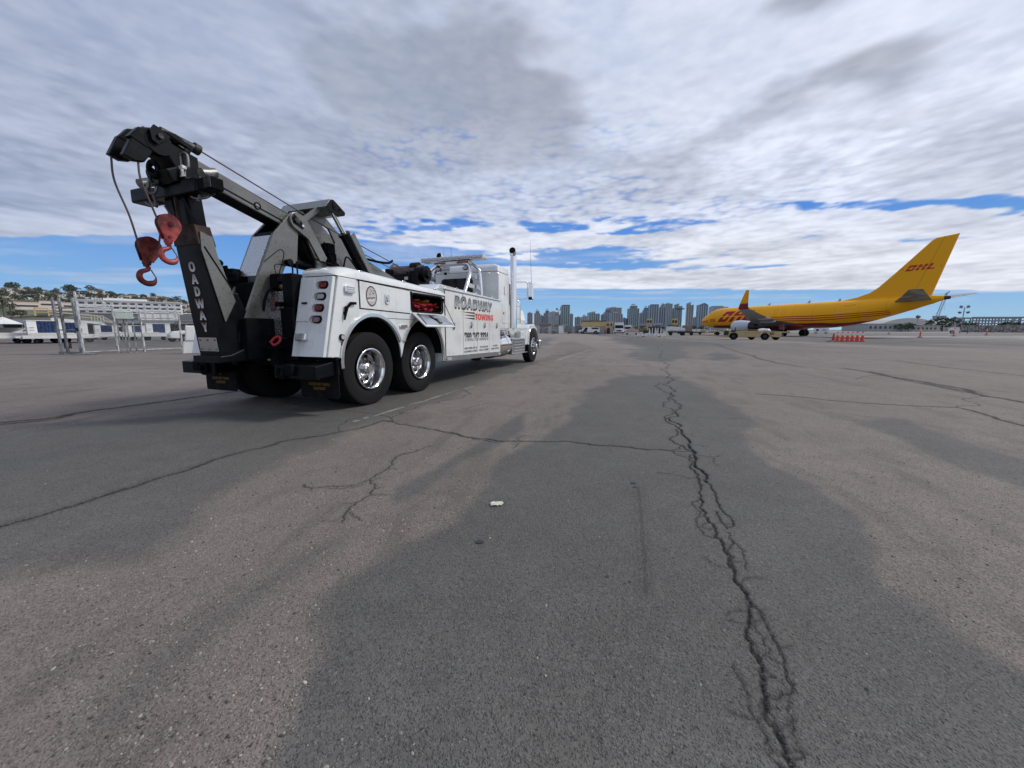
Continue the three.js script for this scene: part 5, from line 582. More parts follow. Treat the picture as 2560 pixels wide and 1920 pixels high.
function fuselageGeo() {
  const K = 48, rows = [], uvs = [], cv = FUS; const S = []; for (let i = 0; i + 1 < cv.length; i++) { const m = Math.max(1, Math.round((cv[i + 1][0] - cv[i][0]) / 0.8)); for (let k = 0; k < m; k++) S.push([i, k / m]); } S.push([cv.length - 2, 1]);
  const cr = (a, b, c, d, t) => 0.5 * ((2 * b) + (-a + c) * t + (2 * a - 5 * b + 4 * c - d) * t * t + (-a + 3 * b - 3 * c + d) * t * t * t);
  for (const [i, t] of S) { const g = (j) => cv[clamp(j, 0, cv.length - 1)], q = [0, 1, 2, 3, 4].map((k) => k === 0 ? lerp(g(i)[0], g(i + 1)[0], t) : Math.max(0.02, i < 2 ? lerp(g(i)[k], g(i + 1)[k], t) : cr(g(i - 1)[k], g(i)[k], g(i + 1)[k], g(i + 2)[k], t))), row = []; for (let k = 0; k <= K; k++) { const a = k / K * PI * 2, sn = Math.sin(a), cs = -Math.cos(a); row.push(V(-sn * q[2], q[1] + (cs > 0 ? cs * q[3] : cs * q[4]), q[0])); uvs.push(q[0] / 38.3, k / K); } rows.push(row); }
  const g = quads(rows); g.setAttribute('uv', new THREE.Float32BufferAttribute(uvs, 2)); return g;
}
function dhlLogo(c, x, y, w, h, col) { // slanted three-letter mark with its two cut lines, drawn from its outlines
  c.save(); c.translate(x, y); c.transform(w, 0, -h * 0.62, h, h * 0.62, 0); c.fillStyle = col; const poly = (p) => { c.beginPath(); p.forEach(([a, b], i) => i ? c.lineTo(a, b) : c.moveTo(a, b)); c.closePath(); c.fill(); };
  poly([[0.02, 0], [0.27, 0], [0.305, 0.09], [0.30, 0.46], [0.20, 0.46], [0.20, 0.30], [0.12, 0.30], [0.12, 0.46], [0.02, 0.46]]); poly([[0.02, 0.54], [0.12, 0.54], [0.12, 0.74], [0.20, 0.74], [0.20, 0.54], [0.30, 0.54], [0.29, 0.88], [0.25, 1], [0.02, 1]]);
  poly([[0.36, 0], [0.47, 0], [0.47, 0.32], [0.55, 0.32], [0.55, 0], [0.66, 0], [0.66, 0.46], [0.36, 0.46]]); poly([[0.36, 0.54], [0.47, 0.54], [0.47, 1], [0.36, 1]]); poly([[0.55, 0.54], [0.66, 0.54], [0.66, 1], [0.55, 1]]);
  poly([[0.72, 0], [0.83, 0], [0.83, 0.46], [0.72, 0.46]]); poly([[0.72, 0.54], [0.83, 0.54], [0.83, 0.78], [1.0, 0.78], [0.97, 1], [0.72, 1]]); c.restore();
}
function airliner(name, label, pos, turn, L) {
  const A = thing(name, label, 'airplane', pos, turn);
  mesh('fuselage', fuselageGeo(), L.skin, A);
  // wings, winglets, tail
  for (const sg of [-1, 1]) {
    const m = (list) => list.map(([s, x, y, c, t, cant]) => [s, x * sg, y, c, t, (cant || 0) * sg]);
    const w = mesh('wing', wingLoft(m([[13.2, 1.5, 2.0, 8.2, 0.13], [15.0, 4.6, 2.40, 5.7, 0.12], [16.2, 6.6, 2.65, 4.3, 0.115], [19.6, 12.6, 3.45, 2.75, 0.11], [22.0, 16.7, 4.05, 1.75, 0.10]])), L.wing, A);
    mesh('winglet', wingLoft(m([[22.0, 16.72, 4.05, 1.75, 0.10, 0.1], [22.25, 17.1, 4.22, 1.62, 0.09, 0.8], [22.55, 17.32, 4.55, 1.45, 0.09, 1.25], [22.9, 17.5, 5.1, 1.2, 0.09, 1.35], [23.9, 17.9, 6.55, 0.5, 0.09, 1.4]])), L.tail, A);
    mesh('winglet_root', wingLoft(m([[21.98, 16.70, 4.04, 1.78, 0.105, 0.1], [22.24, 17.1, 4.22, 1.64, 0.1, 0.8], [22.55, 17.33, 4.55, 1.46, 0.1, 1.25], [22.68, 17.40, 4.78, 1.34, 0.1, 1.3]])), L.red, A);
    for (const [s, x, y, ln] of [[18.2, 6.4, 2.42, 3.0], [19.8, 9.6, 2.85, 2.6]]) mesh('flap_fairing', [new THREE.SphereGeometry(1, 12, 8).scale(0.2, 0.26, ln / 2).translate(x * sg, y - 0.05, s + 1.2)], L.wing, A);
    const e = sub('engine', A, V(4.83 * sg, 1.62, 0)); mesh('nacelle', [lathe([[0.74, 12.4], [0.86, 11.95], [0.98, 11.9], [1.08, 12.2], [1.12, 12.9], [1.10, 13.8], [1.02, 14.7], [0.92, 15.3], [0.86, 15.3], [0.86, 13]], 36).rotateX(PI / 2)], L.nacelle, e); mesh('core_nozzle', [lathe([[0.84, 15.0], [0.66, 15.2], [0.60, 15.7], [0.46, 16.4], [0.40, 16.4], [0.40, 15.2]], 28).rotateX(PI / 2)], M.darkSteel, e); mesh('tail_cone', [lathe([[0.34, 15.6], [0.26, 16.3], [0.02, 17.0]], 20).rotateX(PI / 2)], M.steel, e); mesh('fan_disc', [rod(V(0, 0, 12.6), V(0, 0, 12.65), 0.8, 0.8, 28)], M.darkSteel, e);
    mesh('engine_pylon', [side([[-13.0, 2.45], [-13.4, 2.75], [-15.6, 2.55], [-17.4, 2.35], [-16.6, 2.1], [-15.0, 2.25]], 4.83 * sg - 0.16, 4.83 * sg + 0.16, 0.05)], L.wing, A);
    mesh('tailplane', wingLoft(m([[33.4, 0.7, 4.75, 4.0, 0.09], [35.3, 3.4, 5.15, 2.75, 0.09], [37.6, 7.1, 5.75, 1.35, 0.09]])), L.stab, A);
    const g = sub('main_gear', A, V(2.86 * sg, 0, 19.7)); for (const dx of [-0.42, 0.42]) mesh('wheel', [lathe([[0.28, -0.17], [0.5, -0.19], [0.56, -0.12], [0.565, 0.12], [0.5, 0.19], [0.28, 0.17], [0.1, 0.1], [0.1, -0.1], [0.28, -0.17]], 28).rotateZ(PI / 2).translate(dx, 0.565, 0)], M.rubber, g); mesh('strut', [rod(V(0, 0.5, 0), V(-0.3 * sg, 2.3, 0), 0.13), rod(V(0, 0.9, 0), V(-1.0 * sg, 1.8, 0), 0.07), rod(V(-0.45, 0.565, 0), V(0.45, 0.565, 0), 0.07)], M.galv, g); mesh('gear_door', [box(0.34 * sg, 0.38 * sg, 0.8, 2.0, -0.35, 0.35)], L.red, g);
  }
  const ng = sub('nose_gear', A, V(0, 0, 4.1)); for (const dx of [-0.2, 0.2]) mesh('wheel', [lathe([[0.16, -0.09], [0.31, -0.1], [0.345, -0.05], [0.345, 0.05], [0.31, 0.1], [0.16, 0.09], [0.06, 0.05], [0.06, -0.05], [0.16, -0.09]], 24).rotateZ(PI / 2).translate(dx, 0.345, 0)], M.rubber, ng); mesh('strut', [rod(V(0, 0.34, 0), V(0, 1.6, 0.1), 0.07)], M.galv, ng);
  mesh('belly_fairing', [new THREE.SphereGeometry(1, 32, 16).scale(1.95, 0.85, 5.6).translate(0, 1.75, 17.6)], L.red, A);
  mesh('tail_fin', [side([[-26.2, 5.30], [-28.6, 5.72], [-30.2, 6.25], [-31.2, 6.95], [-33.0, 8.75], [-36.3, 12.2], [-36.7, 12.42], [-38.75, 12.55], [-37.2, 6.3], [-36.9, 5.0], [-30, 4.7]].map(([a, b]) => [a, b]), -0.22, 0.22, 0.16)], L.tail, A);
  mesh('tail_cone_outlet', [lathe([[0.25, 38.25], [0.2, 38.75], [0.14, 38.8], [0.12, 38.4]], 18).rotateX(PI / 2).translate(0, 5.0, 0)], M.darkSteel, A);
  mesh('cockpit_window', [...[-1, 1].map((sg) => quads([[V(0.05 * sg, 4.16, 1.98), V(0.62 * sg, 4.06, 2.08)], [V(0.05 * sg, 4.62, 2.55), V(0.62 * sg, 4.50, 2.62)]])), ...[-1, 1].map((sg) => quads([[V(0.70 * sg, 4.04, 2.1), V(1.32 * sg, 3.82, 2.62)], [V(0.70 * sg, 4.48, 2.66), V(1.22 * sg, 4.24, 2.98)]]))], M.glassDark, A);
  for (const s of [14.6, 21.5, 26.0]) mesh('blade_antenna', [side([[-s, 5.3], [-s - 0.3, 5.72], [-s - 0.5, 5.72], [-s - 0.5, 5.3]], -0.03, 0.03)], L.wing, A);
  return A;
}
{
  const YEL = '#ffb300', RED = '#b01a22';
  const skinTex = (() => { const c = document.createElement('canvas'); c.width = 2048; c.height = 1024; const x = c.getContext('2d'), W = 2048, H = 1024, px = (s) => s / 38.3 * W; x.fillStyle = YEL; x.fillRect(0, 0, W, H);
    // canvas row -> around the section: row 0 is v = 1 (keel by the right side), middle is the crown, bottom is the keel by the left side
    x.fillStyle = '#8e1a24'; const belly = (flip) => { x.beginPath(); const Y = (v) => flip ? v * H : H - v * H; x.moveTo(px(3), Y(0)); x.lineTo(px(4.2), Y(0.12)); x.lineTo(px(25), Y(0.145)); x.lineTo(px(30), Y(0.08)); x.lineTo(px(32), Y(0)); x.fill(); }; belly(false); belly(true);
    for (const flip of [false, true]) { x.save(); if (flip) { x.translate(0, H); x.scale(1, -1); } // left side: v 0..0.5 up from keel to crown
      const Y = (v) => H - v * H; x.fillStyle = RED; const sec = (st) => { let i = 0; while (i + 2 < FUS.length && FUS[i + 1][0] < st) i++; const t = clamp((st - FUS[i][0]) / (FUS[i + 1][0] - FUS[i][0])); return [lerp(FUS[i][1], FUS[i + 1][1], t), lerp(FUS[i][4], FUS[i + 1][4], t)]; }, vAt = (st, y) => { const [cy, rb] = sec(st); return y > cy ? 0.25 : Math.acos(clamp((cy - y) / rb)) / (2 * PI); };
      for (let k = 0; k < 3; k++) { const yT = (st) => lerp(3.26 - k * 0.33, 3.66 - k * 0.21, Math.pow(clamp((st - 24) / 9.6), 1.4)), pts = []; for (let st = 12.5; st <= 33.4; st += 0.4) pts.push(st); x.beginPath(); pts.forEach((st, i) => x[i ? 'lineTo' : 'moveTo'](px(st), Y(vAt(st, yT(st))))); pts.reverse().forEach((st) => x.lineTo(px(st), Y(vAt(st, yT(st) - lerp(0.13, 0.08, clamp((st - 24) / 9)))))); x.fill(); for (const [a, b] of [[0.25, 2.9], [3.35, 4.9]]) x.fillRect(px(a), Y(0.245 - k * 0.022), px(b) - px(a), 0.011 * H); }
      x.restore(); if (!flip) dhlLogo(x, px(5.2), Y(0.352), px(7.6), 0.165 * H, RED); x.save(); x.strokeStyle = 'rgba(120,90,20,0.55)'; x.lineWidth = 2; const yy = (v) => flip ? v * H : H - v * H; x.strokeRect(px(3.5), Math.min(yy(0.37), yy(0.22)), px(0.85), 0.15 * H); x.strokeRect(px(6), Math.min(yy(0.44), yy(0.24)), px(3.4), 0.2 * H); for (let s = 5; s < 36; s += 3.1) { x.beginPath(); x.moveTo(px(s), 0); x.lineTo(px(s), H); x.globalAlpha = 0.35; x.stroke(); x.globalAlpha = 1; } x.strokeRect(px(17.2), Math.min(yy(0.34), yy(0.27)), px(0.55), 0.07 * H); x.strokeRect(px(18.6), Math.min(yy(0.34), yy(0.27)), px(0.55), 0.07 * H); x.restore();
      x.save(); if (flip) { x.translate(px(29.6), 0.335 * H); x.rotate(PI); } else x.translate(px(27.8), H - 0.335 * H); x.fillStyle = '#c2691c'; x.font = 'italic bold 22px sans-serif'; x.fillText('N736KA', 0, 0, px(1.9)); x.restore(); x.fillStyle = '#e8d9a0'; if (!flip) x.fillRect(px(26.6), H - 0.262 * H, px(3.4), 3); }
    const t = new THREE.CanvasTexture(c); t.colorSpace = THREE.SRGBColorSpace; t.magFilter = THREE.LinearFilter; return t; })();
  const skin = phys(1, 1, 1, 0.5, { map: skinTex, specularIntensity: 0.5, clearcoat: 0.12, clearcoatRoughness: 0.2 }); skin.userData.ownUV = true;
  const yel = phys(0.98, 0.45, 0.001, 0.5, { specularIntensity: 0.5, clearcoat: 0.12, clearcoatRoughness: 0.2 });
  const L = { skin, wing: std(0.40, 0.41, 0.42, 0.45), stab: std(0.36, 0.34, 0.30, 0.5, 0, { map: rep(wear, 0.15) }), tail: yel, red: phys(0.26, 0.012, 0.018, 0.4, { clearcoat: 0.4 }), nacelle: phys(0.55, 0.58, 0.62, 0.3, { clearcoat: 0.6, clearcoatRoughness: 0.15 }) };
  const A = airliner('cargo_airplane', 'yellow cargo airplane with red lettering parked with its tail towards the camera', V(42.53, 0, -86.81), 21.3 * PI / 180, L);
  A.scale.y = 1.055;
  // name on the fin, both faces: printed film on the paint
  const fin = print(1024, 256, (c, w, h) => { c.fillStyle = '#b32a1a'; c.fillRect(0, 138, w, 7); c.fillRect(0, 160, w, 5); c.clearRect(110, 0, 860, h); dhlLogo(c, 120, 50, 720, 175, '#c01018'); });
  for (const sg of [-1, 1]) { const g = new THREE.PlaneGeometry(4.3, 1.05); if (sg < 0) g.rotateY(-PI / 2); else g.rotateY(PI / 2); mesh('fin_lettering', g.translate(sg * 0.224, 9.05, 35.55), fin, A); }
  for (const sg of [-1, 1]) { const g = new THREE.PlaneGeometry(0.03, 4.6); void g; mesh('rudder_gap', [side([[-35.05, 5.4], [-35.10, 5.4], [-37.55, 12.45], [-37.50, 12.45]], sg > 0 ? 0.221 : -0.224, sg > 0 ? 0.224 : -0.221)], std(0.42, 0.25, 0.02, 0.5), A); }
}
// ---------- equipment on the apron ----------
const face = (p) => -Math.atan2(p.x, -p.z);      // turn that sets a thing square to the line of sight
const M2 = { tan: phys(0.52, 0.40, 0.20, 0.5, { map: rep(grime, 0.4) }), orange: phys(0.75, 0.075, 0.035, 0.55), collar: std(0.75, 0.75, 0.75, 0.5), wht: phys(0.84, 0.85, 0.86, 0.45, { map: rep(grime, 0.3) }), grey: std(0.30, 0.31, 0.32, 0.7), blue: std(0.012, 0.045, 0.17, 0.7, 0, { map: rep(wear, 0.8) }), yellow: std(0.55, 0.42, 0.18, 0.6), dark: std(0.03, 0.03, 0.035, 0.7), cream: std(0.60, 0.55, 0.42, 0.8), conc: std(0.40, 0.39, 0.37, 0.9, 0, { map: rep(wear, 0.12) }) };
const carWheel = (r, w) => lathe([[r * 0.55, -w * 0.45], [r * 0.92, -w / 2], [r, -w * 0.3], [r, w * 0.3], [r * 0.92, w / 2], [r * 0.55, w * 0.45], [r * 0.5, w * 0.2], [0.02, w * 0.2]], 24).rotateX(PI / 2);
function wheelsOn(o, list, r, w, hub = M.galv) { for (const [x, z] of list) { const g = sub('wheel', o, V(x, r, z)); mesh('tyre', [carWheel(r, w)], M.rubber, g); mesh('hub', [rod(V(0, 0, -w * 0.52), V(0, 0, w * 0.52), r * 0.45, r * 0.45, 14)], hub, g); } }
// belt loader by the airplane's engine
{
  const p = gp(1886, 849.5), o = thing('belt_loader', 'tan airport belt loader parked under the airplane engine', 'belt loader', p, face(p)); const z0 = -0.95, z1 = 0.95;
  const prof = [[-3.15, 0.28], [-2.95, 0.26], ...arc(-2.05, 0.38, 0.45, PI * 1.1, -0.1, 12), [0.15, 0.30], ...arc(0.95, 0.40, 0.48, PI * 1.1, -0.1, 12), [2.3, 0.30], [2.45, 0.45], [2.45, 0.78], [-0.5, 0.86], [-2.1, 0.82], [-2.6, 1.0], [-2.75, 1.15], [-3.1, 1.1]];
  mesh('body', [extr(prof, 1.9, 0.03).translate(0, 0, z0)], M2.tan, o); wheelsOn(o, [[-2.05, z1 - 0.16], [0.95, z1 - 0.16], [-2.05, z0 + 0.16], [0.95, z0 + 0.16], [-0.3, z0 + 0.3], [2.0, z0 + 0.3]], 0.40, 0.28, M2.dark);
  mesh('conveyor', [beam(V(-3.6, 0.98, 0.35), V(3.15, 0.86, 0.35), 0.7, 0.14)], M2.tan, o); mesh('belt', [beam(V(-3.5, 1.06, 0.35), V(3.05, 0.945, 0.35), 0.5, 0.02)], M2.dark, o); mesh('bumper_roll', [rod(V(3.1, 0.86, 0), V(3.1, 0.86, 0.7), 0.09, 0.09, 12)], M2.tan, o); mesh('cab_opening', [extr([[-3.02, 0.5], [-2.6, 0.5], [-2.5, 0.95], [-2.75, 1.02], [-3.02, 0.98]], 0.02).translate(0, 0, z1 + 0.004)], M2.dark, o); mesh('seat', [box(-2.35, -1.9, 0.82, 1.08, 0.55, 0.9, 0.04), box(-1.98, -1.88, 1.0, 1.4, 0.55, 0.9, 0.04)], M2.dark, o); mesh('steering_post', [beam(V(-2.7, 1.0, 0.75), V(-2.45, 1.28, 0.75), 0.05, 0.05)], M2.dark, o); mesh('tail_box', [box(2.46, 2.62, 0.42, 0.62, -0.7, 0.8, 0.02), box(1.4, 1.75, 0.6, 0.85, 0.95, 0.99, 0.01)], std(0.22, 0.12, 0.05, 0.8), o); mesh('rail', [beam(V(-3.3, 1.18, 0.0), V(1.2, 1.10, 0.0), 0.04, 0.04)], M2.yellow, o);
  const c = gp(1915, 843.5), bag = thing('white_tarp_bundle', 'white wrapped bundle lying on the tan belt loader conveyor', 'bundle', V(p.x, 0.95, p.z - 0.2).add(V(Math.cos(face(p)) * 1.0, 0, -Math.sin(face(p)) * 1.0)), face(p)); void c; const g = new THREE.IcosahedronGeometry(1, 3), q = g.attributes.position; for (let i = 0; i < q.count; i++) { const n = 0.75 + 0.5 * noise(q.getX(i) * 2.1 + 5, q.getZ(i) * 2.1 + q.getY(i)); q.setXYZ(i, q.getX(i) * 0.62 * n, Math.max(-0.1, q.getY(i)) * 0.26 * n, q.getZ(i) * 0.35 * n); } g.computeVertexNormals(); mesh('wrapping', [g.translate(0, 0.06, 0.35)], M2.wht, bag); mesh('cord', [new THREE.TorusGeometry(0.25, 0.012, 6, 20).rotateY(PI / 2).scale(1, 0.9, 1.2).translate(0, 0.06, 0.35)], M2.dark, bag);
}
// traffic cones in a row
{
  const us = [2093, 2105, 2117.6, 2129.8, 2142, 2155], names = ['leftmost full-size', 'second from left', 'third from left', 'fourth from left', 'fifth from left', 'rightmost']; let first;
  us.forEach((u, i) => { const p = gp(u, 854 - (i === 4 ? 0.3 : 0)); const label = `${names[i]} orange cone with white collar in the row before the airplane tail`; if (!first) { const o = thing('traffic_cone', label, 'traffic cone', p, 0.2, 'orange cones before the airplane tail'); mesh('base', [box(-0.19, 0.19, 0, 0.035, -0.19, 0.19, 0.012)], M2.dark, o); mesh('cone', [lathe([[0.165, 0.03], [0.16, 0.05], [0.092, 0.60]], 24)], M2.orange, o); mesh('collar', [lathe([[0.094, 0.60], [0.068, 0.80]], 24)], M2.collar, o); mesh('collar_gap', [lathe([[0.086, 0.68], [0.083, 0.70]], 24)], M2.orange, o); mesh('tip', [lathe([[0.069, 0.80], [0.055, 0.93], [0.04, 0.94], [0.035, 0.90]], 20)], M2.orange, o); first = o; } else copyOf(first, p, 0.2 + i * 0.4, label); });
  const p = gp(2083, 851), o = thing('traffic_cone', 'short dull orange cone at the left end, behind the row', 'traffic cone', p, 0.5, 'orange cones before the airplane tail'); mesh('base', [box(-0.2, 0.2, 0, 0.03, -0.2, 0.2, 0.01)], M2.dark, o); mesh('cone', [lathe([[0.15, 0.03], [0.09, 0.5], [0.04, 0.78], [0.02, 0.78]], 20)], phys(0.42, 0.07, 0.03, 0.6), o);
  const q = gp(2074, 853.5), m = thing('cone_base_mat', 'flat black rubber base lying left of the cone row', 'rubber mat', q, 0.6); mesh('slab', [box(-0.45, 0.45, 0, 0.05, -0.2, 0.2, 0.015)], M2.dark, m); mesh('handle', [tube([V(-0.1, 0.04, 0), V(-0.06, 0.09, 0), V(0.06, 0.09, 0), V(0.1, 0.04, 0)], 0.012, 12, 6)], M2.dark, m);
}
{ // delineator posts
  let first; [[2222, 835.9, 1.45, 'farthest left, small'], [2299.5, 843.9, 1.55, 'nearest and tallest'], [2384, 840.6, 1.5, 'in front of the light tower trailer'], [2466, 838, 1.6, 'farthest right']].forEach(([u, v, h, w]) => { const p = gp(u, v), label = `orange delineator post on black base, ${w}`; if (!first) { first = thing('delineator_post', label, 'delineator', p, 0, 'orange delineator posts beyond the airplane tail'); mesh('base', [lathe([[0.0, 0.0], [0.34, 0], [0.34, 0.05], [0.1, 0.1], [0, 0.1]], 18)], M2.dark, first); mesh('post', [rod(V(0, 0.08, 0), V(0, 1.0, 0), 0.085, 0.075, 14)], M2.orange, first); mesh('band', [rod(V(0, 0.62, 0), V(0, 0.74, 0), 0.086, 0.085, 14), rod(V(0, 0.82, 0), V(0, 0.92, 0), 0.085, 0.084, 14)], M2.collar, first); mesh('grip', [new THREE.TorusGeometry(0.07, 0.025, 8, 14).translate(0, 1.04, 0)], M2.orange, first); first.scale.y = h / 1.1; } else copyOf(first, p, 0, label).scale.y = h / 1.1; });
}
function lightTower(label, u, v, w, hMast, flip, body) {
  const p = gp(u, v), o = thing('light_tower_trailer', label, 'light tower', p, face(p), 'light tower trailers on the apron'), k = w / 4, f = flip ? -1 : 1;
  mesh('housing', [extr([[-1.0 * k, 0.45 * k], [0.75 * k, 0.45 * k], [0.75 * k, 1.45 * k], [-0.55 * k, 1.45 * k], [-1.0 * k, 1.15 * k]].map(([x, y]) => [x * f, y]), 1.3 * k, 0.04).translate(0, 0, -0.65 * k)], body, o); mesh('fender', [extr(arc(-0.35 * k * f, 0.36 * k, 0.5 * k, 0, PI, 12).concat(arc(-0.35 * k * f, 0.36 * k, 0.42 * k, PI, 0, 12)), 0.3 * k).translate(0, 0, 0.66 * k)], body, o); wheelsOn(o, [[-0.35 * k * f, 0.8 * k], [-0.35 * k * f, -0.8 * k]], 0.36 * k, 0.24 * k, M2.wht); mesh('tow_bar', [beam(V(0.7 * k * f, 0.4 * k, 0), V(2.3 * k * f, 0.42 * k, 0), 0.12 * k, 0.12 * k), rod(V(2.0 * k * f, 0, 0), V(2.0 * k * f, 0.6 * k, 0), 0.06 * k)], M2.dark, o); mesh('outrigger', [beam(V(0.8 * k * f, 0.5 * k, 0), V(0.9 * k * f, 0.05, 0.9 * k), 0.08 * k, 0.08 * k), beam(V(0.8 * k * f, 0.5 * k, 0), V(0.9 * k * f, 0.05, -0.9 * k), 0.08 * k, 0.08 * k)], std(0.2, 0.03, 0.04, 0.6), o);
  const mx = 0.95 * k * f; mesh('mast', [beam(V(mx, 0.4 * k, 0), V(mx + 0.05 * k * f, hMast * 0.9, 0), 0.16 * k, 0.16 * k), beam(V(mx + 0.03 * k * f, hMast * 0.45, 0.0), V(mx + 0.05 * k * f, hMast * 0.98, 0.0), 0.10 * k, 0.10 * k)], M.galv, o); const tx = mx + 0.05 * k * f; mesh('lamp_bar', [beam(V(tx - 0.5 * k, hMast * 0.93, 0), V(tx + 0.5 * k, hMast * 0.93, 0), 0.06, 0.06), beam(V(tx - 0.5 * k, hMast * 0.80, 0), V(tx + 0.5 * k, hMast * 0.80, 0), 0.06, 0.06)], M.galv, o);
  for (const sx of [-1, 1]) for (const [yy, dn] of [[0.985, 0.3], [0.80, -0.9]]) { const c = V(tx + sx * 0.55 * k, hMast * yy, 0), g = lathe([[0.04, 0], [0.30 * k, 0.26 * k], [0.31 * k, 0.30 * k], [0, 0.31 * k]], 18).rotateX(PI / 2 + (dn < 0 ? 0.7 : 0)).rotateZ(sx * 0.5); mesh('flood_lamp', [g.translate(c.x, c.y, c.z)], M.galv, o); }
  return o;
}
lightTower('white light tower trailer with four round lamps, right of the airplane tail', 2385, 834, 5.2, 8.2, false, M2.wht);
{ const o = lightTower('grey light tower trailer with tall dark mast beside the white cabinet, before the skyline', 1387, 835, 4.0, 6.9, false, M2.grey); void o; const p = gp(1403, 835), c = thing('equipment_cabinet', 'tall white cabinet on wheels beside the grey light tower', 'cabinet', p, face(p)); mesh('body', [box(-0.75, 0.75, 0.1, 2.25, -0.5, 0.5, 0.03)], M2.wht, c); mesh('side_panel', [box(0.5, 0.77, 0.25, 2.15, 0.501, 0.515)], std(0.5, 0.51, 0.52, 0.6), c); mesh('foot', [box(-0.7, -0.55, 0, 0.1, -0.4, 0.4), box(0.55, 0.7, 0, 0.1, -0.4, 0.4)], M2.dark, c);
  const q = gp(1418, 834.6), t = thing('tow_bar', 'red and white aircraft tow bar lying beside the cabinet', 'tow bar', q, face(q)); mesh('bar', [beam(V(-1.6, 0.35, 0), V(1.4, 0.28, 0), 0.14, 0.14)], M2.wht, t); mesh('head', [box(0.6, 1.5, 0.15, 0.5, -0.3, 0.3, 0.03)], std(0.4, 0.05, 0.04, 0.6), t); wheelsOn(t, [[0.4, 0.3], [0.4, -0.3]], 0.22, 0.12); }
// ground power unit behind the main gear
{ const p = gp(2052, 834), o = thing('ground_power_unit', 'white ground power unit behind the airplane main wheels', 'generator cart', p, face(p)); mesh('cabinet', [extr([[-1.9, 0.45], [1.9, 0.45], [2.0, 0.9], [1.85, 1.65], [-1.6, 1.85], [-1.9, 1.5]], 1.7, 0.06).translate(0, 0, -0.85)], M2.wht, o); mesh('grille', [box(-1.2, -0.6, 0.8, 1.4, 0.851, 0.87)], M2.dark, o); mesh('panel', [box(0.2, 1.3, 0.8, 1.4, 0.851, 0.866)], std(0.5, 0.51, 0.52), o); wheelsOn(o, [[-1.2, 0.7], [1.2, 0.7], [-1.2, -0.7], [1.2, -0.7]], 0.34, 0.22, M2.wht); }
// white pickup with its door open
{ const p = gp(1473, 834.8), o = thing('pickup_truck', 'white pickup truck with its driver door open before the yellow shed', 'pickup truck', p, face(p)), z = 0.95;
  mesh('body', [extr([[-2.9, 0.5], [-2.5, 0.42], ...arc(-1.9, 0.42, 0.48, PI, 0, 10), [1.1, 0.45], ...arc(1.75, 0.42, 0.48, PI, 0, 10), [2.85, 0.55], [2.85, 1.15], [0.55, 1.22], [0.4, 1.85], [0.2, 1.95], [-1.0, 1.95], [-1.2, 1.85], [-1.65, 1.25], [-2.75, 1.1], [-2.95, 0.85]], 1.9, 0.05).translate(0, 0, -z)], M2.wht, o); mesh('side_window', [extr([[-1.45, 1.28], [-0.45, 1.28], [-0.45, 1.80], [-1.1, 1.80]], 0.01).translate(0, 0, z + 0.001)], M.glassDark, o); mesh('door_opening', [extr([[-1.75, 0.55], [-0.6, 0.55], [-0.6, 1.28], [-1.5, 1.28]], 0.012).translate(0, 0, z + 0.002)], M2.dark, o); mesh('open_door', [box(-1.9, -1.82, 0.55, 1.75, z, z + 0.95, 0.02)], M2.wht, o); mesh('camper_shell', [extr([[0.45, 1.2], [2.8, 1.15], [2.75, 1.85], [0.6, 1.9]], 1.7, 0.05).translate(0, 0, -0.85)], M2.wht, o); mesh('shell_window', [extr([[0.65, 1.35], [2.55, 1.32], [2.5, 1.72], [0.72, 1.78]], 0.01).translate(0, 0, 0.852)], M.glassDark, o); mesh('roof_beacon', [box(-0.9, 0.0, 1.97, 2.1, -0.6, 0.6, 0.03)], M2.grey, o); wheelsOn(o, [[-1.9, 0.8], [1.75, 0.8], [-1.9, -0.8], [1.75, -0.8]], 0.40, 0.25); }
{ const p = gp(1497, 834.6), o = thing('baggage_tug', 'dark low baggage tug parked at the tail of the white pickup', 'tug', p, face(p)); mesh('body', [box(-1.2, 1.2, 0.35, 0.85, -0.6, 0.6, 0.05)], M2.grey, o); mesh('seat', [box(0.0, 0.4, 0.85, 1.4, -0.4, 0.4, 0.04)], M2.dark, o); wheelsOn(o, [[-0.8, 0.5], [0.8, 0.5], [-0.8, -0.5], [0.8, -0.5]], 0.32, 0.2, M2.dark); }
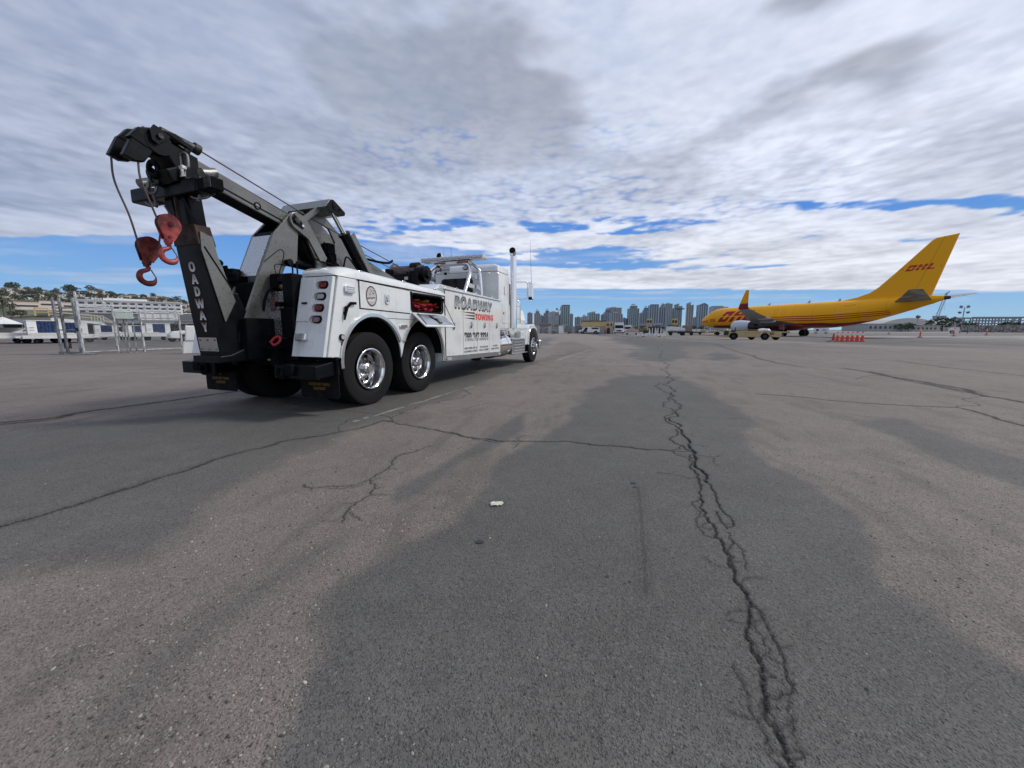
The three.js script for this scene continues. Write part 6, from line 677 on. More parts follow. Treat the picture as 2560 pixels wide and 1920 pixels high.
// yellow shed
{ const p = at(1491, 834, 112); p.y = 0; const o = thing('yellow_shed', 'yellow fronted shed with grey doors before the skyline', 'shed', p, face(p)); mesh('wall', [box(-4.1, 2.35, 0, 1.9, -3, -2.6), box(-4.1, -3.9, 0, 3.5, -3, 2.5), box(2.15, 2.35, 0, 3.5, -3, 2.5)], M2.grey, o); mesh('fascia', [box(-4.15, -1.75, 2.05, 3.45, 2.5, 2.7, 0.02)], M2.yellow, o); mesh('fascia', [box(-1.65, 2.4, 2.05, 3.45, 2.5, 2.7, 0.02)], M2.yellow, o); mesh('roof', [box(-4.3, 2.5, 3.5, 3.75, -3.1, 2.8, 0.02)], std(0.18, 0.11, 0.07, 0.8), o); mesh('roller_door', [box(-3.9, -0.6, 0.02, 2.04, 2.45, 2.55)], std(0.5, 0.5, 0.5, 0.7), o); mesh('doorway', [box(-0.55, 0.6, 0.02, 2.04, 2.3, 2.36)], M2.dark, o); mesh('grey_door', [box(0.65, 2.3, 0.02, 2.04, 2.45, 2.55)], M2.grey, o); mesh('side_wing', [box(2.4, 4.6, 0, 3.5, -2.5, 2.4)], std(0.52, 0.42, 0.27, 0.8), o); mesh('arched_door', [extr([[2.8, 0.0], [3.7, 0.0], ...arc(3.25, 1.3, 0.45, 0, PI, 8)], 0.03).translate(0, 0, 2.41)], M2.dark, o); for (let k = 0; k < 2; k++) mesh('window', [box(2.9 + k * 0.9, 3.3 + k * 0.9, 2.2, 2.9, 2.41, 2.45)], M2.dark, o); }
// step van head-on, second van behind
function van(name, label, u, v, w, h, col) { const p = gp(u, v), o = thing(name, label, 'van', p, face(p)); const a = w / 2; mesh('body', [box(-a, a, 0.45, h, -5.5, 0, 0.08)], col, o); mesh('nose', [box(-a * 0.98, a * 0.98, 0.45, h * 0.46, -0.2, 0.75, 0.12)], col, o); mesh('windshield', [box(-a * 0.86, a * 0.86, h * 0.5, h * 0.78, 0.001, 0.03, 0.01)], M.glassDark, o); mesh('grille', [box(-a * 0.5, a * 0.5, h * 0.24, h * 0.36, 0.74, 0.78, 0.01)], M2.dark, o); for (const s of [-1, 1]) { mesh('headlight', [rod(V(a * 0.72 * s, h * 0.31, 0.73), V(a * 0.72 * s, h * 0.31, 0.79), 0.12)], M.lensClear, o); mesh('wing_mirror', [box(a * 1.05 * s - 0.08, a * 1.05 * s + 0.08, h * 0.5, h * 0.66, 0.05, 0.15, 0.02)], M2.dark, o); } mesh('bumper', [box(-a, a, 0.35, 0.55, 0.6, 0.9, 0.03)], M2.dark, o); wheelsOn(o, [[-a + 0.15, 0.2], [a - 0.15, 0.2]], 0.38, 0.25); for (const w2 of o.children.filter((c) => c.name === 'wheel')) w2.rotation.y = PI / 2; return o; }
van('step_van', 'tall white step van seen head-on right of the yellow shed', 1547, 835, 2.5, 3.1, M2.wht); van('cargo_van', 'smaller white van behind and right of the step van', 1569, 832, 2.6, 3.0, M2.wht);
// low-bed trailer with white uprights, and other carts
{ const p = gp(1628, 842.5), o = thing('flatbed_trailer', 'low white flatbed trailer with white uprights and dark load', 'trailer', p, face(p)); mesh('deck', [box(-2.15, 2.15, 0.12, 0.52, -1.4, 0.2, 0.02)], M2.wht, o); for (let k = 0; k < 6; k++) mesh('marker', [box(-1.7 + k * 0.6, -1.6 + k * 0.6, 0.26, 0.38, 0.2, 0.22)], k % 2 ? M.lensRed : M2.dark, o); for (let k = 0; k < 5; k++) { const x = -0.35 + k * 0.42; mesh('upright', [box(x, x + 0.12, 0.52, 1.45 - (k === 0 ? 0.1 : 0), -0.15, 0.0, 0.01)], M2.wht, o); } mesh('cross_brace', [beam(V(-0.3, 1.2, -0.1), V(-0.05, 0.6, -0.1), 0.08, 0.06), beam(V(1.7, 1.3, -0.1), V(1.35, 0.6, -0.1), 0.08, 0.06)], M2.wht, o); mesh('load', [box(-0.5, 1.9, 1.4, 1.62, -1.2, -0.3, 0.05), box(-0.3, 0.5, 0.55, 1.45, -1.2, -0.5, 0.08), box(0.9, 1.7, 0.55, 1.4, -1.1, -0.5, 0.08)], M2.dark, o); wheelsOn(o, [[-1.2, -0.6], [1.2, -0.6]], 0.3, 0.2, M2.dark); mesh('jack', [rod(V(-2.0, 0, 0), V(-2.0, 0.4, 0), 0.05), rod(V(2.0, 0, 0), V(2.0, 0.4, 0), 0.05)], M2.dark, o); }
function cart(name, label, cat, u, v, w, h, body, deck, load) { const p = gp(u, v), o = thing(name, label, cat, p, face(p)), a = w / 2; mesh('deck', [box(-a, a, h * 0.28, h * 0.42, -1, 0.6, 0.03)], deck, o); mesh('body', load(a, h), body, o); mesh('rail', [beam(V(-a, h * 0.5, 0.62), V(a, h * 0.5, 0.62), 0.06, 0.06)], M.galv, o); mesh('tow_hitch', [beam(V(a, h * 0.3, 0), V(a + 0.7, h * 0.2, 0), 0.08, 0.08)], M2.dark, o); wheelsOn(o, [[-a * 0.7, 0.45], [a * 0.7, 0.45], [-a * 0.7, -0.7], [a * 0.7, -0.7]], h * 0.18, 0.16, M2.dark); return o; }
const heap = (seed, a, y0, h, n) => { const R = rng(seed), g = []; for (let k = 0; k < n; k++) { const x = lerp(-a, a, (k + R() * 0.8) / n), w = a / n * (0.7 + R()), hh = h * (0.4 + R() * 0.6); g.push(box(x - w, x + w, y0, y0 + hh, -0.8 + R() * 0.4, 0.1 + R() * 0.4, 0.05)); } return g; };
cart('cargo_cart', 'pinkish white low cart stacked with crates right of the vans', 'cart', 1579, 836.5, 3.0, 1.3, std(0.55, 0.42, 0.40, 0.7), M2.wht, (a, h) => heap(4, a, h * 0.42, h * 0.7, 4));
cart('cargo_cart', 'tan crate cart behind the pinkish cart', 'cart', 1583, 832.5, 3.2, 2.0, M2.tan, M2.dark, (a, h) => heap(9, a, h * 0.42, h * 0.6, 3));
cart('cargo_cart', 'olive brown loaded cart left of the flatbed trailer', 'cart', 1606, 833.2, 4.2, 1.9, std(0.22, 0.17, 0.08, 0.8), M2.dark, (a, h) => heap(12, a, h * 0.42, h * 0.6, 5));
cart('cargo_cart', 'grey covered cargo cart with white cover right of the flatbed trailer', 'cart', 1692, 838.5, 3.4, 2.0, M2.wht, M2.dark, (a, h) => heap(15, a, h * 0.42, h * 0.75, 3));
cart('cargo_cart', 'brown cargo dolly with stacked crates ahead of the airplane nose', 'cart', 1716, 838.5, 2.6, 1.9, std(0.25, 0.19, 0.14, 0.8), M2.dark, (a, h) => heap(21, a, h * 0.42, h * 0.7, 3));
cart('cargo_cart', 'low white covered cart under the airplane nose', 'cart', 1738, 836.5, 2.8, 1.5, M2.wht, M2.dark, (a, h) => heap(25, a, h * 0.42, h * 0.6, 3));
cart('baggage_tractor', 'tan baggage tractor beside the airplane nose wheel', 'tug', 1769, 836.5, 4.6, 1.35, M2.tan, M2.tan, (a, h) => [box(-a * 0.9, -a * 0.2, h * 0.42, h * 0.95, -0.8, 0.4, 0.06), box(a * 0.1, a * 0.9, h * 0.42, h * 0.7, -0.8, 0.4, 0.06)]);
// raised cab loaders and lamp posts seen over the carts
function scissor(label, u, vb, vt, w, depth) { const p = at(u, vb, depth), t = at(u, vt, depth); p.y = 0; const o = thing('cargo_loader', label, 'cargo loader', p, face(p)), H = t.y; mesh('cab', [box(-w / 2, w / 2, H * 0.62, H, -1, 1, 0.05)], M2.yellow, o); mesh('cab_window', [box(-w * 0.38, -w * 0.05, H * 0.72, H * 0.9, 1.0, 1.02), box(w * 0.05, w * 0.38, H * 0.72, H * 0.9, 1.0, 1.02)], M2.dark, o); mesh('lift_frame', [beam(V(-w * 0.4, 0.8, 0), V(w * 0.3, H * 0.62, 0), 0.25, 0.25), beam(V(w * 0.4, 0.8, 0), V(-w * 0.3, H * 0.62, 0), 0.25, 0.25)], M2.yellow, o); mesh('chassis', [box(-w, w, 0.4, 1.0, -1.2, 1.2, 0.05)], M2.dark, o); wheelsOn(o, [[-w * 0.7, 1], [w * 0.7, 1], [-w * 0.7, -1], [w * 0.7, -1]], 0.45, 0.3); }
scissor('yellow cargo loader cab raised above the flatbed trailer', 1622, 834, 797, 1.7, 118); scissor('cream yellow loader cab behind the covered cargo cart', 1685, 834, 797, 1.8, 116);
function lampPost(label, u, vt, depth, heads, kind = 0) { const p = at(u, 826, depth), t = at(u, vt, depth); p.y = 0; const o = thing('lamp_post', label, 'lamp post', p, face(p), 'lamp posts round the apron'), H = t.y; mesh('pole', [rod(V(0, 0, 0), V(0, H, 0), 0.16, 0.09, 8)], M.galv, o); for (let k = 0; k < heads; k++) { const x = heads === 1 ? 0 : (k ? 1 : -1) * 0.7; if (kind) mesh('globe', [new THREE.SphereGeometry(1.0, 12, 8).scale(1, 0.9, 1).translate(x, H, 0)], std(0.10, 0.10, 0.12, 0.5), o); else mesh('lamp_head', [box(x - 0.6, x + 0.6, H - 0.2, H + 0.15, -0.4, 0.4, 0.08)], M2.dark, o); } mesh('foot', [box(-0.3, 0.3, 0, 0.4, -0.3, 0.3)], M2.conc, o); }
lampPost('tall lamp post with two heads rising before the glass towers', 1697, 772, 125, 2); lampPost('lamp post with dark round head above the curved hangar roof', 2290.5, 792, 210, 1, 1); lampPost('lamp post with round head left of the light tower', 2383, 795, 230, 1, 1); lampPost('shorter round headed lamp post beside the light tower', 2397, 799, 250, 1, 1);
// person in a red safety vest by the yellow shed: one continuous body
{
  const p = gp(1513, 836.3), s = 1.76, o = thing('person', 'person in red safety vest and dark trousers standing by the yellow shed', 'person', p, face(p));
  const J = { hip: [0, 0.92, 0], chest: [0, 1.30, 0.02], neck: [0, 1.47, 0.02], head: [0, 1.62, 0.04], ls: [-0.19, 1.40, 0], rs: [0.19, 1.40, 0], le: [-0.26, 1.12, 0.02], re: [0.27, 1.13, 0.05], lw: [-0.24, 0.87, 0.08], rw: [0.22, 0.92, 0.16], lh: [-0.10, 0.90, 0], rh: [0.10, 0.90, 0], lk: [-0.11, 0.49, 0.03], rk: [0.13, 0.49, 0.01], la: [-0.12, 0.09, 0], ra: [0.15, 0.09, -0.02], lt: [-0.13, 0.04, 0.17], rt: [0.17, 0.04, 0.15] };
  const bones = [['hip', 'chest', 0.15, 0.165], ['chest', 'neck', 0.14, 0.065], ['neck', 'head', 0.06, 0.075], ['head', 'head', 0.105, 0.105], ['chest', 'ls', 0.11, 0.075], ['chest', 'rs', 0.11, 0.075], ['ls', 'le', 0.06, 0.047], ['rs', 're', 0.06, 0.047], ['le', 'lw', 0.046, 0.034], ['re', 'rw', 0.046, 0.034], ['lw', 'lw', 0.045, 0.045], ['rw', 'rw', 0.045, 0.045], ['hip', 'lh', 0.13, 0.10], ['hip', 'rh', 0.13, 0.10], ['lh', 'lk', 0.095, 0.062], ['rh', 'rk', 0.095, 0.062], ['lk', 'la', 0.06, 0.045], ['rk', 'ra', 0.06, 0.045], ['la', 'lt', 0.05, 0.035], ['ra', 'rt', 0.05, 0.035]];
  const dist = (x, y, z) => { let r = 1e9; for (const [a, b, ra, rb] of bones) { const A = J[a], B = J[b], ex = B[0] - A[0], ey = B[1] - A[1], ez = B[2] - A[2], l = ex * ex + ey * ey + ez * ez, t = l ? clamp(((x - A[0]) * ex + (y - A[1]) * ey + (z - A[2]) * ez) / l) : 0, d = Math.hypot(x - A[0] - ex * t, y - A[1] - ey * t, z - A[2] - ez * t) - lerp(ra, rb, t), k = 0.035, h = clamp(0.5 + 0.5 * (d - r) / k); r = lerp(d, r, h) - k * h * (1 - h); if (r > 1e8) r = d; } return r; };
  const { MarchingCubes } = await import('three/addons/objects/MarchingCubes.js'); const N = 72, mc = new MarchingCubes(N, std(1, 1, 1), false, false, 60000), SC = 0.92; mc.isolation = 0; for (let k = 0; k < N; k++) for (let j = 0; j < N; j++) for (let i = 0; i < N; i++) { const q = (c) => (c - N / 2) / (N / 2) * SC; mc.field[i + j * N + k * N * N] = -dist(q(i), q(j) + 0.88, q(k)); } mc.update();
  const n = mc.count, pos = new Float32Array(mc.positionArray.slice(0, n * 3)), nor = new Float32Array(mc.normalArray.slice(0, n * 3)), col = new Float32Array(n * 3); for (let i = 0; i < n; i++) { const x = pos[3 * i] *= SC, y = pos[3 * i + 1] = pos[3 * i + 1] * SC + 0.88; pos[3 * i + 2] *= SC; const skin = y > 1.46 || Math.abs(x) > 0.2 && y < 0.93 && y > 0.8, vest = y > 0.90 && !skin && Math.abs(x) < 0.235, c = skin ? (y > 1.66 ? [0.03, 0.02, 0.015] : [0.42, 0.26, 0.19]) : vest ? [0.62, 0.06, 0.05] : y > 0.95 ? [0.08, 0.09, 0.12] : y < 0.1 ? [0.02, 0.02, 0.02] : [0.03, 0.035, 0.05]; col.set(c, 3 * i); }
  const g = new THREE.BufferGeometry(); g.setAttribute('position', new THREE.BufferAttribute(pos, 3)); g.setAttribute('normal', new THREE.BufferAttribute(nor, 3)); g.setAttribute('color', new THREE.BufferAttribute(col, 3)); mesh('body', g, std(1, 1, 1, 0.8, 0, { vertexColors: true }), o); mesh('vest_stripe', [new THREE.TorusGeometry(0.165, 0.016, 6, 24).rotateX(PI / 2).scale(1.08, 1.6, 0.98).translate(0, 1.12, 0.01)], std(0.7, 0.7, 0.62, 0.5), o); void s;
}
// litter: a flattened white wrapper, oil spots
{ const p = gp(1242, 1261), o = thing('paper_scrap', 'crumpled white paper scrap lying on the asphalt', 'litter', V(p.x, 0.003, p.z), 0.3); const rows = []; for (let i = 0; i <= 8; i++) { const r = []; for (let j = 0; j <= 4; j++) { const e = 1 - 0.5 * Math.pow(Math.abs(i / 4 - 1), 3); r.push(V((i / 8 - 0.5) * 0.085 + (hash(i, j) - 0.5) * 0.004, 0.001 + hash(i + 3, j + 9) * 0.009, (j / 4 - 0.5) * 0.06 * e)); } rows.push(r); } const g = quads(rows); mesh('sheet', [g], std(0.62, 0.62, 0.50, 0.8), o); mesh('fold', [quads(rows.slice(0, 4).map((r) => r.slice(0, 3).map((q) => q.clone().add(V(0.004, 0.004, 0.006)))))], std(0.66, 0.66, 0.58, 0.8), o);
  const blob = (u, v, r, l) => { const c = gp(u, v), pts = arc(0, 0, 1, 0, PI * 1.94, 20).map(([x, y], i) => [x * r * (0.8 + 0.4 * hash(i, Math.floor(u))), y * r * 0.8 * (0.8 + 0.4 * hash(i + 7, Math.floor(v)))]); const m = mesh('oil_spot', [new THREE.ShapeGeometry(shapeOf(pts)).rotateX(-PI / 2).translate(c.x, 0.004, c.z)], std(0.03, 0.03, 0.032, 0.55)); structure(m).userData.label = l; }; blob(1198, 1356, 0.022, 'small dark oil spot on the asphalt'); blob(1584, 1208, 0.022, 'dark oil spot near the scuff marks'); blob(1587, 1218, 0.012, 'smaller oil spot by the scuff marks'); blob(1518, 1442, 0.008, 'tiny oil spot'); }
// ---------- left: fence, gate, carts, stairs, terminal, hill ----------
const ORD = ['first', 'second', 'third', 'fourth', 'fifth', 'sixth', 'seventh', 'eighth', 'ninth', 'tenth', 'eleventh', 'twelfth', 'thirteenth', 'fourteenth', 'fifteenth', 'sixteenth', 'seventeenth', 'eighteenth', 'nineteenth', 'twentieth', 'twenty-first', 'twenty-second', 'twenty-third', 'twenty-fourth', 'twenty-fifth', 'twenty-sixth', 'twenty-seventh', 'twenty-eighth', 'twenty-ninth', 'thirtieth', 'thirty-first', 'thirty-second', 'thirty-third', 'thirty-fourth', 'thirty-fifth', 'thirty-sixth', 'thirty-seventh', 'thirty-eighth', 'thirty-ninth', 'fortieth'];
{
  const zf = (x, y) => [x / 4.424, y / 4.424 + 680], base = (x, y) => gp(...zf(x, y));
  const A = base(705, 905), B = base(930, 912), C = base(1310, 890), D = base(1600, 880), E = base(2020, 862), F = base(2400, 848), G = base(3000, 832);
  const H = 2.35, line = (p, q, y, r) => rod(V(p.x, y, p.z), V(q.x, y, q.z), r, r, 8);
  const fence = thing('chain_link_fence', 'galvanised chain link fence running behind the tow truck', 'fence', V(0, 0, 0));
  for (const [p, h] of [[B, 2.75], [C, 2.25], [D, 2.05], [E, 2.05], [F, 2.05], [G, 2.05]]) mesh('post', [rod(V(p.x, 0, p.z), V(p.x, h, p.z), 0.048, 0.048, 12), new THREE.SphereGeometry(0.05, 10, 6).translate(p.x, h, p.z)], M.galvLight, fence);
  for (const [p, q, h] of [[B, C, 2.15], [C, D, 2.02], [D, E, 2.0], [E, F, 2.0], [F, G, 2.0]]) { mesh('top_rail', [line(p, q, h, 0.03)], M.galvLight, fence); mesh('bottom_rail', [line(p, q, 0.10, 0.025)], M.galvLight, fence); }
  mesh('middle_rail', [line(C, E, 1.72, 0.03)], M.galvLight, fence);
  for (const p of [C, E, F]) { mesh('wire_arm', [rod(V(p.x, 2.1, p.z), V(p.x - 0.30, 2.50, p.z + 0.14), 0.022)], M.galvLight, fence); }
  for (let k = 0; k < 3; k++) { const d = (p) => V(p.x - 0.1 * (k + 1), 2.1 + 0.13 * (k + 1), p.z + 0.045 * (k + 1)); mesh('barbed_wire', [rod(d(C), d(E), 0.005, 0.005, 4), rod(d(E), d(F), 0.005, 0.005, 4)], M.galv, fence); }
  const wires = (p, q, h) => { const L = p.distanceTo(q), d = q.clone().sub(p).normalize(), g = [], st = 0.09; for (let t = -h; t < L; t += st) for (const s of [1, -1]) { let a = t, b = t + h, ya = 0.1, yb = h; if (a < 0) { ya += -a * (h - 0.1) / h; a = 0; } if (b > L) { yb -= (b - L) * (h - 0.1) / h; b = L; } if (s < 0) { const c = ya; ya = h + 0.1 - ya; yb = h + 0.1 - yb; void c; } g.push(rod(p.clone().addScaledVector(d, a).setY(ya), p.clone().addScaledVector(d, b).setY(yb), 0.0034, 0.0034, 3, true)); } return g; };
  for (const [p, q, h] of [[B, C, 2.1], [C, D, 2.0], [D, E, 2.0], [E, F, 2.0]]) { const m = mesh('wire_mesh', wires(p, q, h), M.galv, fence); m.userData.kind = 'stuff'; }
  // gate frame of heavy uprights
  const gate = thing('gate_frame', 'heavy galvanised gate frame of tall pipes at the fence end', 'gate', V(0, 0, 0)); const A2 = base(765, 905), B2 = base(912, 908);
  for (const p of [base(690, 912), base(757, 906), base(905, 908)]) mesh('upright', [rod(V(p.x, 0, p.z), V(p.x - 0.05, 2.55, p.z), 0.055, 0.055, 12)], M.galv, gate);
  for (const y of [0.08, 1.1, 1.75, 2.1]) mesh('cross_pipe', [rod(V(A.x - 0.2, y, A.z), V(A2.x, y, A2.z), 0.03), rod(V(A2.x, y, A2.z), V(B2.x, y, B2.z), 0.03)], M.galv, gate); mesh('hinge', [box(A2.x - 0.08, A2.x + 0.08, 0.25, 0.5, A2.z - 0.1, A2.z + 0.1, 0.02)], M2.dark, gate); mesh('hinge', [box(B2.x - 0.07, B2.x + 0.07, 1.05, 1.2, B2.z - 0.1, B2.z + 0.1, 0.02)], M2.dark, gate); for (const p of [A, B]) mesh('footing', [lathe([[0, 0.0], [0.4, 0], [0.38, 0.03], [0, 0.04]], 18).translate(p.x, 0, p.z)], M2.conc, gate);
  for (const [xx, yy, label] of [[1395, 897, 'pale grey electrical box on posts, left of the pair by the fence'], [1465, 893, 'pale grey electrical box on posts, right of the pair by the fence']]) { const p = base(xx, yy), o = thing('utility_box', label, 'utility box', p, face(p), 'electrical boxes by the fence'); mesh('cabinet', [box(-0.2, 0.2, 1.62, 1.98, -0.12, 0.12, 0.02)], std(0.46, 0.53, 0.50, 0.5), o); mesh('lid_seam', [box(-0.19, 0.19, 1.93, 1.945, 0.121, 0.126)], M2.grey, o); for (const x of [-0.16, 0.16]) mesh('leg', [box(x - 0.03, x + 0.03, 0, 1.62, -0.03, 0.03)], M.galv, o); }
  // white plastic barrier just behind the underlift
  const bp = gp(482, 884), bo = thing('plastic_barrier', 'tall tapered white plastic barrier behind the truck underlift', 'barrier', bp, face(bp)); mesh('body', [extr([[-0.36, 0], [0.36, 0], [0.30, 0.55], [0.22, 0.62], [0.20, 1.30], [-0.16, 1.30], [-0.22, 0.62], [-0.30, 0.55]], 0.5, 0.05).translate(0, 0, -0.25)], M2.wht, bo); mesh('band', [box(-0.235, 0.235, 0.58, 0.64, -0.262, 0.262, 0.01)], M2.grey, bo);
  // golf-cart style tug
  const tp = gp(462, 854), tg = thing('utility_tug', 'white open utility tug with windscreen frame behind the fence', 'tug', tp, face(tp) + 0.2); mesh('body', [extr([[-1.15, 0.35], [-0.5, 0.30], ...arc(-0.05, 0.3, 0.42, PI, 0, 10), [1.1, 0.35], [1.15, 0.8], [0.6, 1.0], [-0.2, 1.05], [-0.9, 0.95], [-1.15, 0.7]], 1.3, 0.08).translate(0, 0, -0.65)], M2.wht, tg); mesh('roll_frame', [tube([V(-0.55, 1.0, 0.5), V(-0.45, 1.75, 0.5), V(-0.35, 1.85, 0.5), V(0.8, 1.85, 0.5), V(0.95, 1.75, 0.5), V(0.6, 1.0, 0.5)], 0.035, 40, 8), tube([V(-0.55, 1.0, -0.5), V(-0.45, 1.75, -0.5), V(-0.35, 1.85, -0.5), V(0.8, 1.85, -0.5), V(0.95, 1.75, -0.5), V(0.6, 1.0, -0.5)], 0.035, 40, 8)], M2.dark, tg); mesh('seat', [box(-0.1, 0.4, 1.0, 1.45, -0.5, 0.5, 0.06)], M2.dark, tg); wheelsOn(tg, [[-0.05, 0.52], [-0.05, -0.52], [-0.8, -0.5], [0.8, -0.52]], 0.34, 0.2);
  // baggage carts with blue curtains, row along the terminal
  let first; const carts = [[118, 857, 1.0, 'nearest to the left edge, deep blue curtain'], [182, 855.5, 0.95, 'behind the gate frame'], [267, 848, 0.9, 'under the stair ramp'], [344, 848.5, 0.86, 'behind the electrical boxes'], [398, 850, 0.95, 'left of the utility tug']];
  for (const [u, v, k, w] of carts) { const p = gp(u, v), label = `white baggage cart with blue curtain, ${w}`; if (!first) { const o = thing('baggage_cart', label, 'baggage cart', p, face(p) + 0.1, 'white baggage carts along the terminal'); mesh('deck', [box(-1.7, 1.7, 0.42, 0.56, -0.8, 0.8, 0.02)], M2.wht, o); mesh('panel', [box(-1.02, -0.5, 0.56, 1.85, 0.72, 0.78)], M2.wht, o); mesh('panel', [box(0.56, 1.02, 0.56, 1.85, 0.72, 0.78)], M2.wht, o); mesh('curtain', [quads(Array.from({ length: 25 }, (_, i) => [V(-0.49 + i / 24 * 1.04, 0.57, 0.76 + 0.02 * Math.sin(i * 1.3)), V(-0.49 + i / 24 * 1.04, 1.84, 0.76 + 0.02 * Math.sin(i * 1.3))]))], M2.blue, o); mesh('back_panel', [box(-1.02, 1.02, 0.56, 1.85, -0.78, -0.72)], M2.wht, o); mesh('roof', [box(-1.05, 1.05, 1.85, 1.9, -0.82, 0.82, 0.02)], M2.wht, o); mesh('slot', [box(-0.9, -0.65, 1.25, 1.32, 0.781, 0.79), box(-0.9, -0.65, 1.05, 1.1, 0.781, 0.79)], M2.grey, o); wheelsOn(o, [[-1.1, 0.6], [1.1, 0.6], [-1.1, -0.6], [1.1, -0.6]], 0.24, 0.16, M2.dark); mesh('draw_bar', [beam(V(1.7, 0.45, 0), V(2.4, 0.5, 0), 0.08, 0.06)], M2.wht, o); first = o; first.scale.setScalar(k); } else { const o = copyOf(first, p, face(p) + 0.1, label); o.scale.setScalar(k); } }
  let fd; for (const [u, v, w] of [[-15, 857.5, 'half out of view at the left edge'], [45, 857.5, 'left of the nearest blue-curtained cart'], [150, 857.5, 'in front of the gate frame'], [300, 849.5, 'below the stair ramp'], [372, 850.5, 'between the blue-curtained carts']]) { const p = gp(u, v), label = `low white cargo dolly, ${w}`; if (!fd) { fd = thing('cargo_dolly', label, 'dolly', p, face(p), 'low white dollies along the terminal'); mesh('deck', [box(-1.9, 1.9, 0.40, 0.52, -1.1, 1.1, 0.02)], M2.wht, fd); mesh('side_rail', [box(-1.9, 1.9, 0.52, 0.66, 1.02, 1.1, 0.02)], M2.wht, fd); mesh('bumper', [box(-1.95, -1.88, 0.35, 0.6, -1, 1, 0.01), box(1.88, 1.95, 0.35, 0.6, -1, 1, 0.01)], M2.grey, fd); mesh('pallet', [box(-1.5, 0.9, 0.67, 0.86, -0.7, 0.8, 0.02), box(0.2, 1.6, 0.67, 0.8, -0.5, 0.7, 0.02)], std(0.62, 0.60, 0.55, 0.8), fd); wheelsOn(fd, [[-1.2, 0.8], [1.2, 0.8], [0, 0.8], [-1.2, -0.8], [1.2, -0.8]], 0.2, 0.15, M2.dark); } else copyOf(fd, p, face(p), label); }
  // white canopy tent
  const cp = gp(10, 846), ct = thing('canopy_tent', 'white peaked canopy tent at the left edge', 'canopy', cp, face(cp)); mesh('roof', [new THREE.ConeGeometry(2.3, 0.95, 4, 1).rotateY(PI / 4).translate(0.2, 2.35, 0)], M2.wht, ct); mesh('pole', [-1, 1].flatMap((a) => [-1, 1].map((b) => rod(V(0.2 + a * 1.5, 0, b * 1.5), V(0.2 + a * 1.5, 1.9, b * 1.5), 0.03))), M.galv, ct); mesh('side_cloth', [box(-1.6, 2.0, 0.6, 1.4, -1.5, -1.48)], M2.grey, ct);
  // passenger stairs: yellow platform, handrails, ramp
  const sp = gp(200, 848), st = thing('passenger_stairs', 'mobile passenger stairs with yellow railings behind the fence', 'air stairs', sp, face(sp)); const top = [-3.1, 2.62], bot = [3.2, 0.75];
  mesh('stringer', [beam(V(-2.0, 2.35, 0.6), V(2.0, 1.95, 0.6), 0.1, 0.28), beam(V(-2.0, 2.35, -0.6), V(2.0, 1.95, -0.6), 0.1, 0.28), beam(V(1.9, 1.95, 0.6), V(3.6, 0.7, 0.6), 0.1, 0.22), beam(V(1.9, 1.95, -0.6), V(3.6, 0.7, -0.6), 0.1, 0.22)], M2.wht, st); mesh('platform', [box(-3.2, -1.9, 2.55, 2.66, -0.75, 0.75, 0.02)], M2.dark, st); const rail = (pts) => pts.flatMap((p, i) => i ? [beam(V(...pts[i - 1]), V(...p), 0.085, 0.085)] : []);
  mesh('railing', [...rail([[-3.1, 2.66, 0.7], [-3.1, 3.55, 0.7], [-2.1, 3.55, 0.7], [-2.1, 2.66, 0.7]]), ...rail([[-3.1, 3.1, 0.7], [-2.1, 3.1, 0.7]]), ...rail([[-3.1, 2.66, -0.7], [-3.1, 3.55, -0.7], [-2.1, 3.55, -0.7], [-2.1, 2.66, -0.7]])], M2.yellow, st); mesh('railing', [...rail([[-2.0, 3.2, 0.65], [1.6, 2.85, 0.65], [2.1, 2.8, 0.65], [3.6, 1.5, 0.65]]), ...rail([[-2.0, 2.9, 0.65], [1.6, 2.5, 0.65]]), ...[0, 1, 2, 3, 4].flatMap((k) => rail([[1.2 + k * 0.25, 2.1, 0.65], [1.2 + k * 0.25, 2.86, 0.65]])), ...rail([[-2.0, 3.2, -0.65], [1.6, 2.85, -0.65], [3.6, 1.5, -0.65]])], M2.cream, st); for (let k = 0; k < 8; k++) mesh('step', [box(2.0 + k * 0.2, 2.22 + k * 0.2, 1.86 - k * 0.15, 1.89 - k * 0.15, -0.58, 0.58)], M.galv, st); mesh('support', [beam(V(-2.2, 0.5, 0.4), V(0.6, 2.1, 0.4), 0.1, 0.1), beam(V(0.6, 2.1, 0.4), V(-0.6, 0.5, 0.4), 0.1, 0.1), box(-0.1, 0.0, 0.5, 2.1, 0.35, 0.45)], M2.wht, st); mesh('chassis', [box(-2.6, 2.6, 0.35, 0.6, -0.7, 0.7, 0.04)], M2.wht, st); wheelsOn(st, [[-2.0, 0.7], [2.0, 0.7], [-2.0, -0.7], [2.0, -0.7]], 0.3, 0.2); void top; void bot;
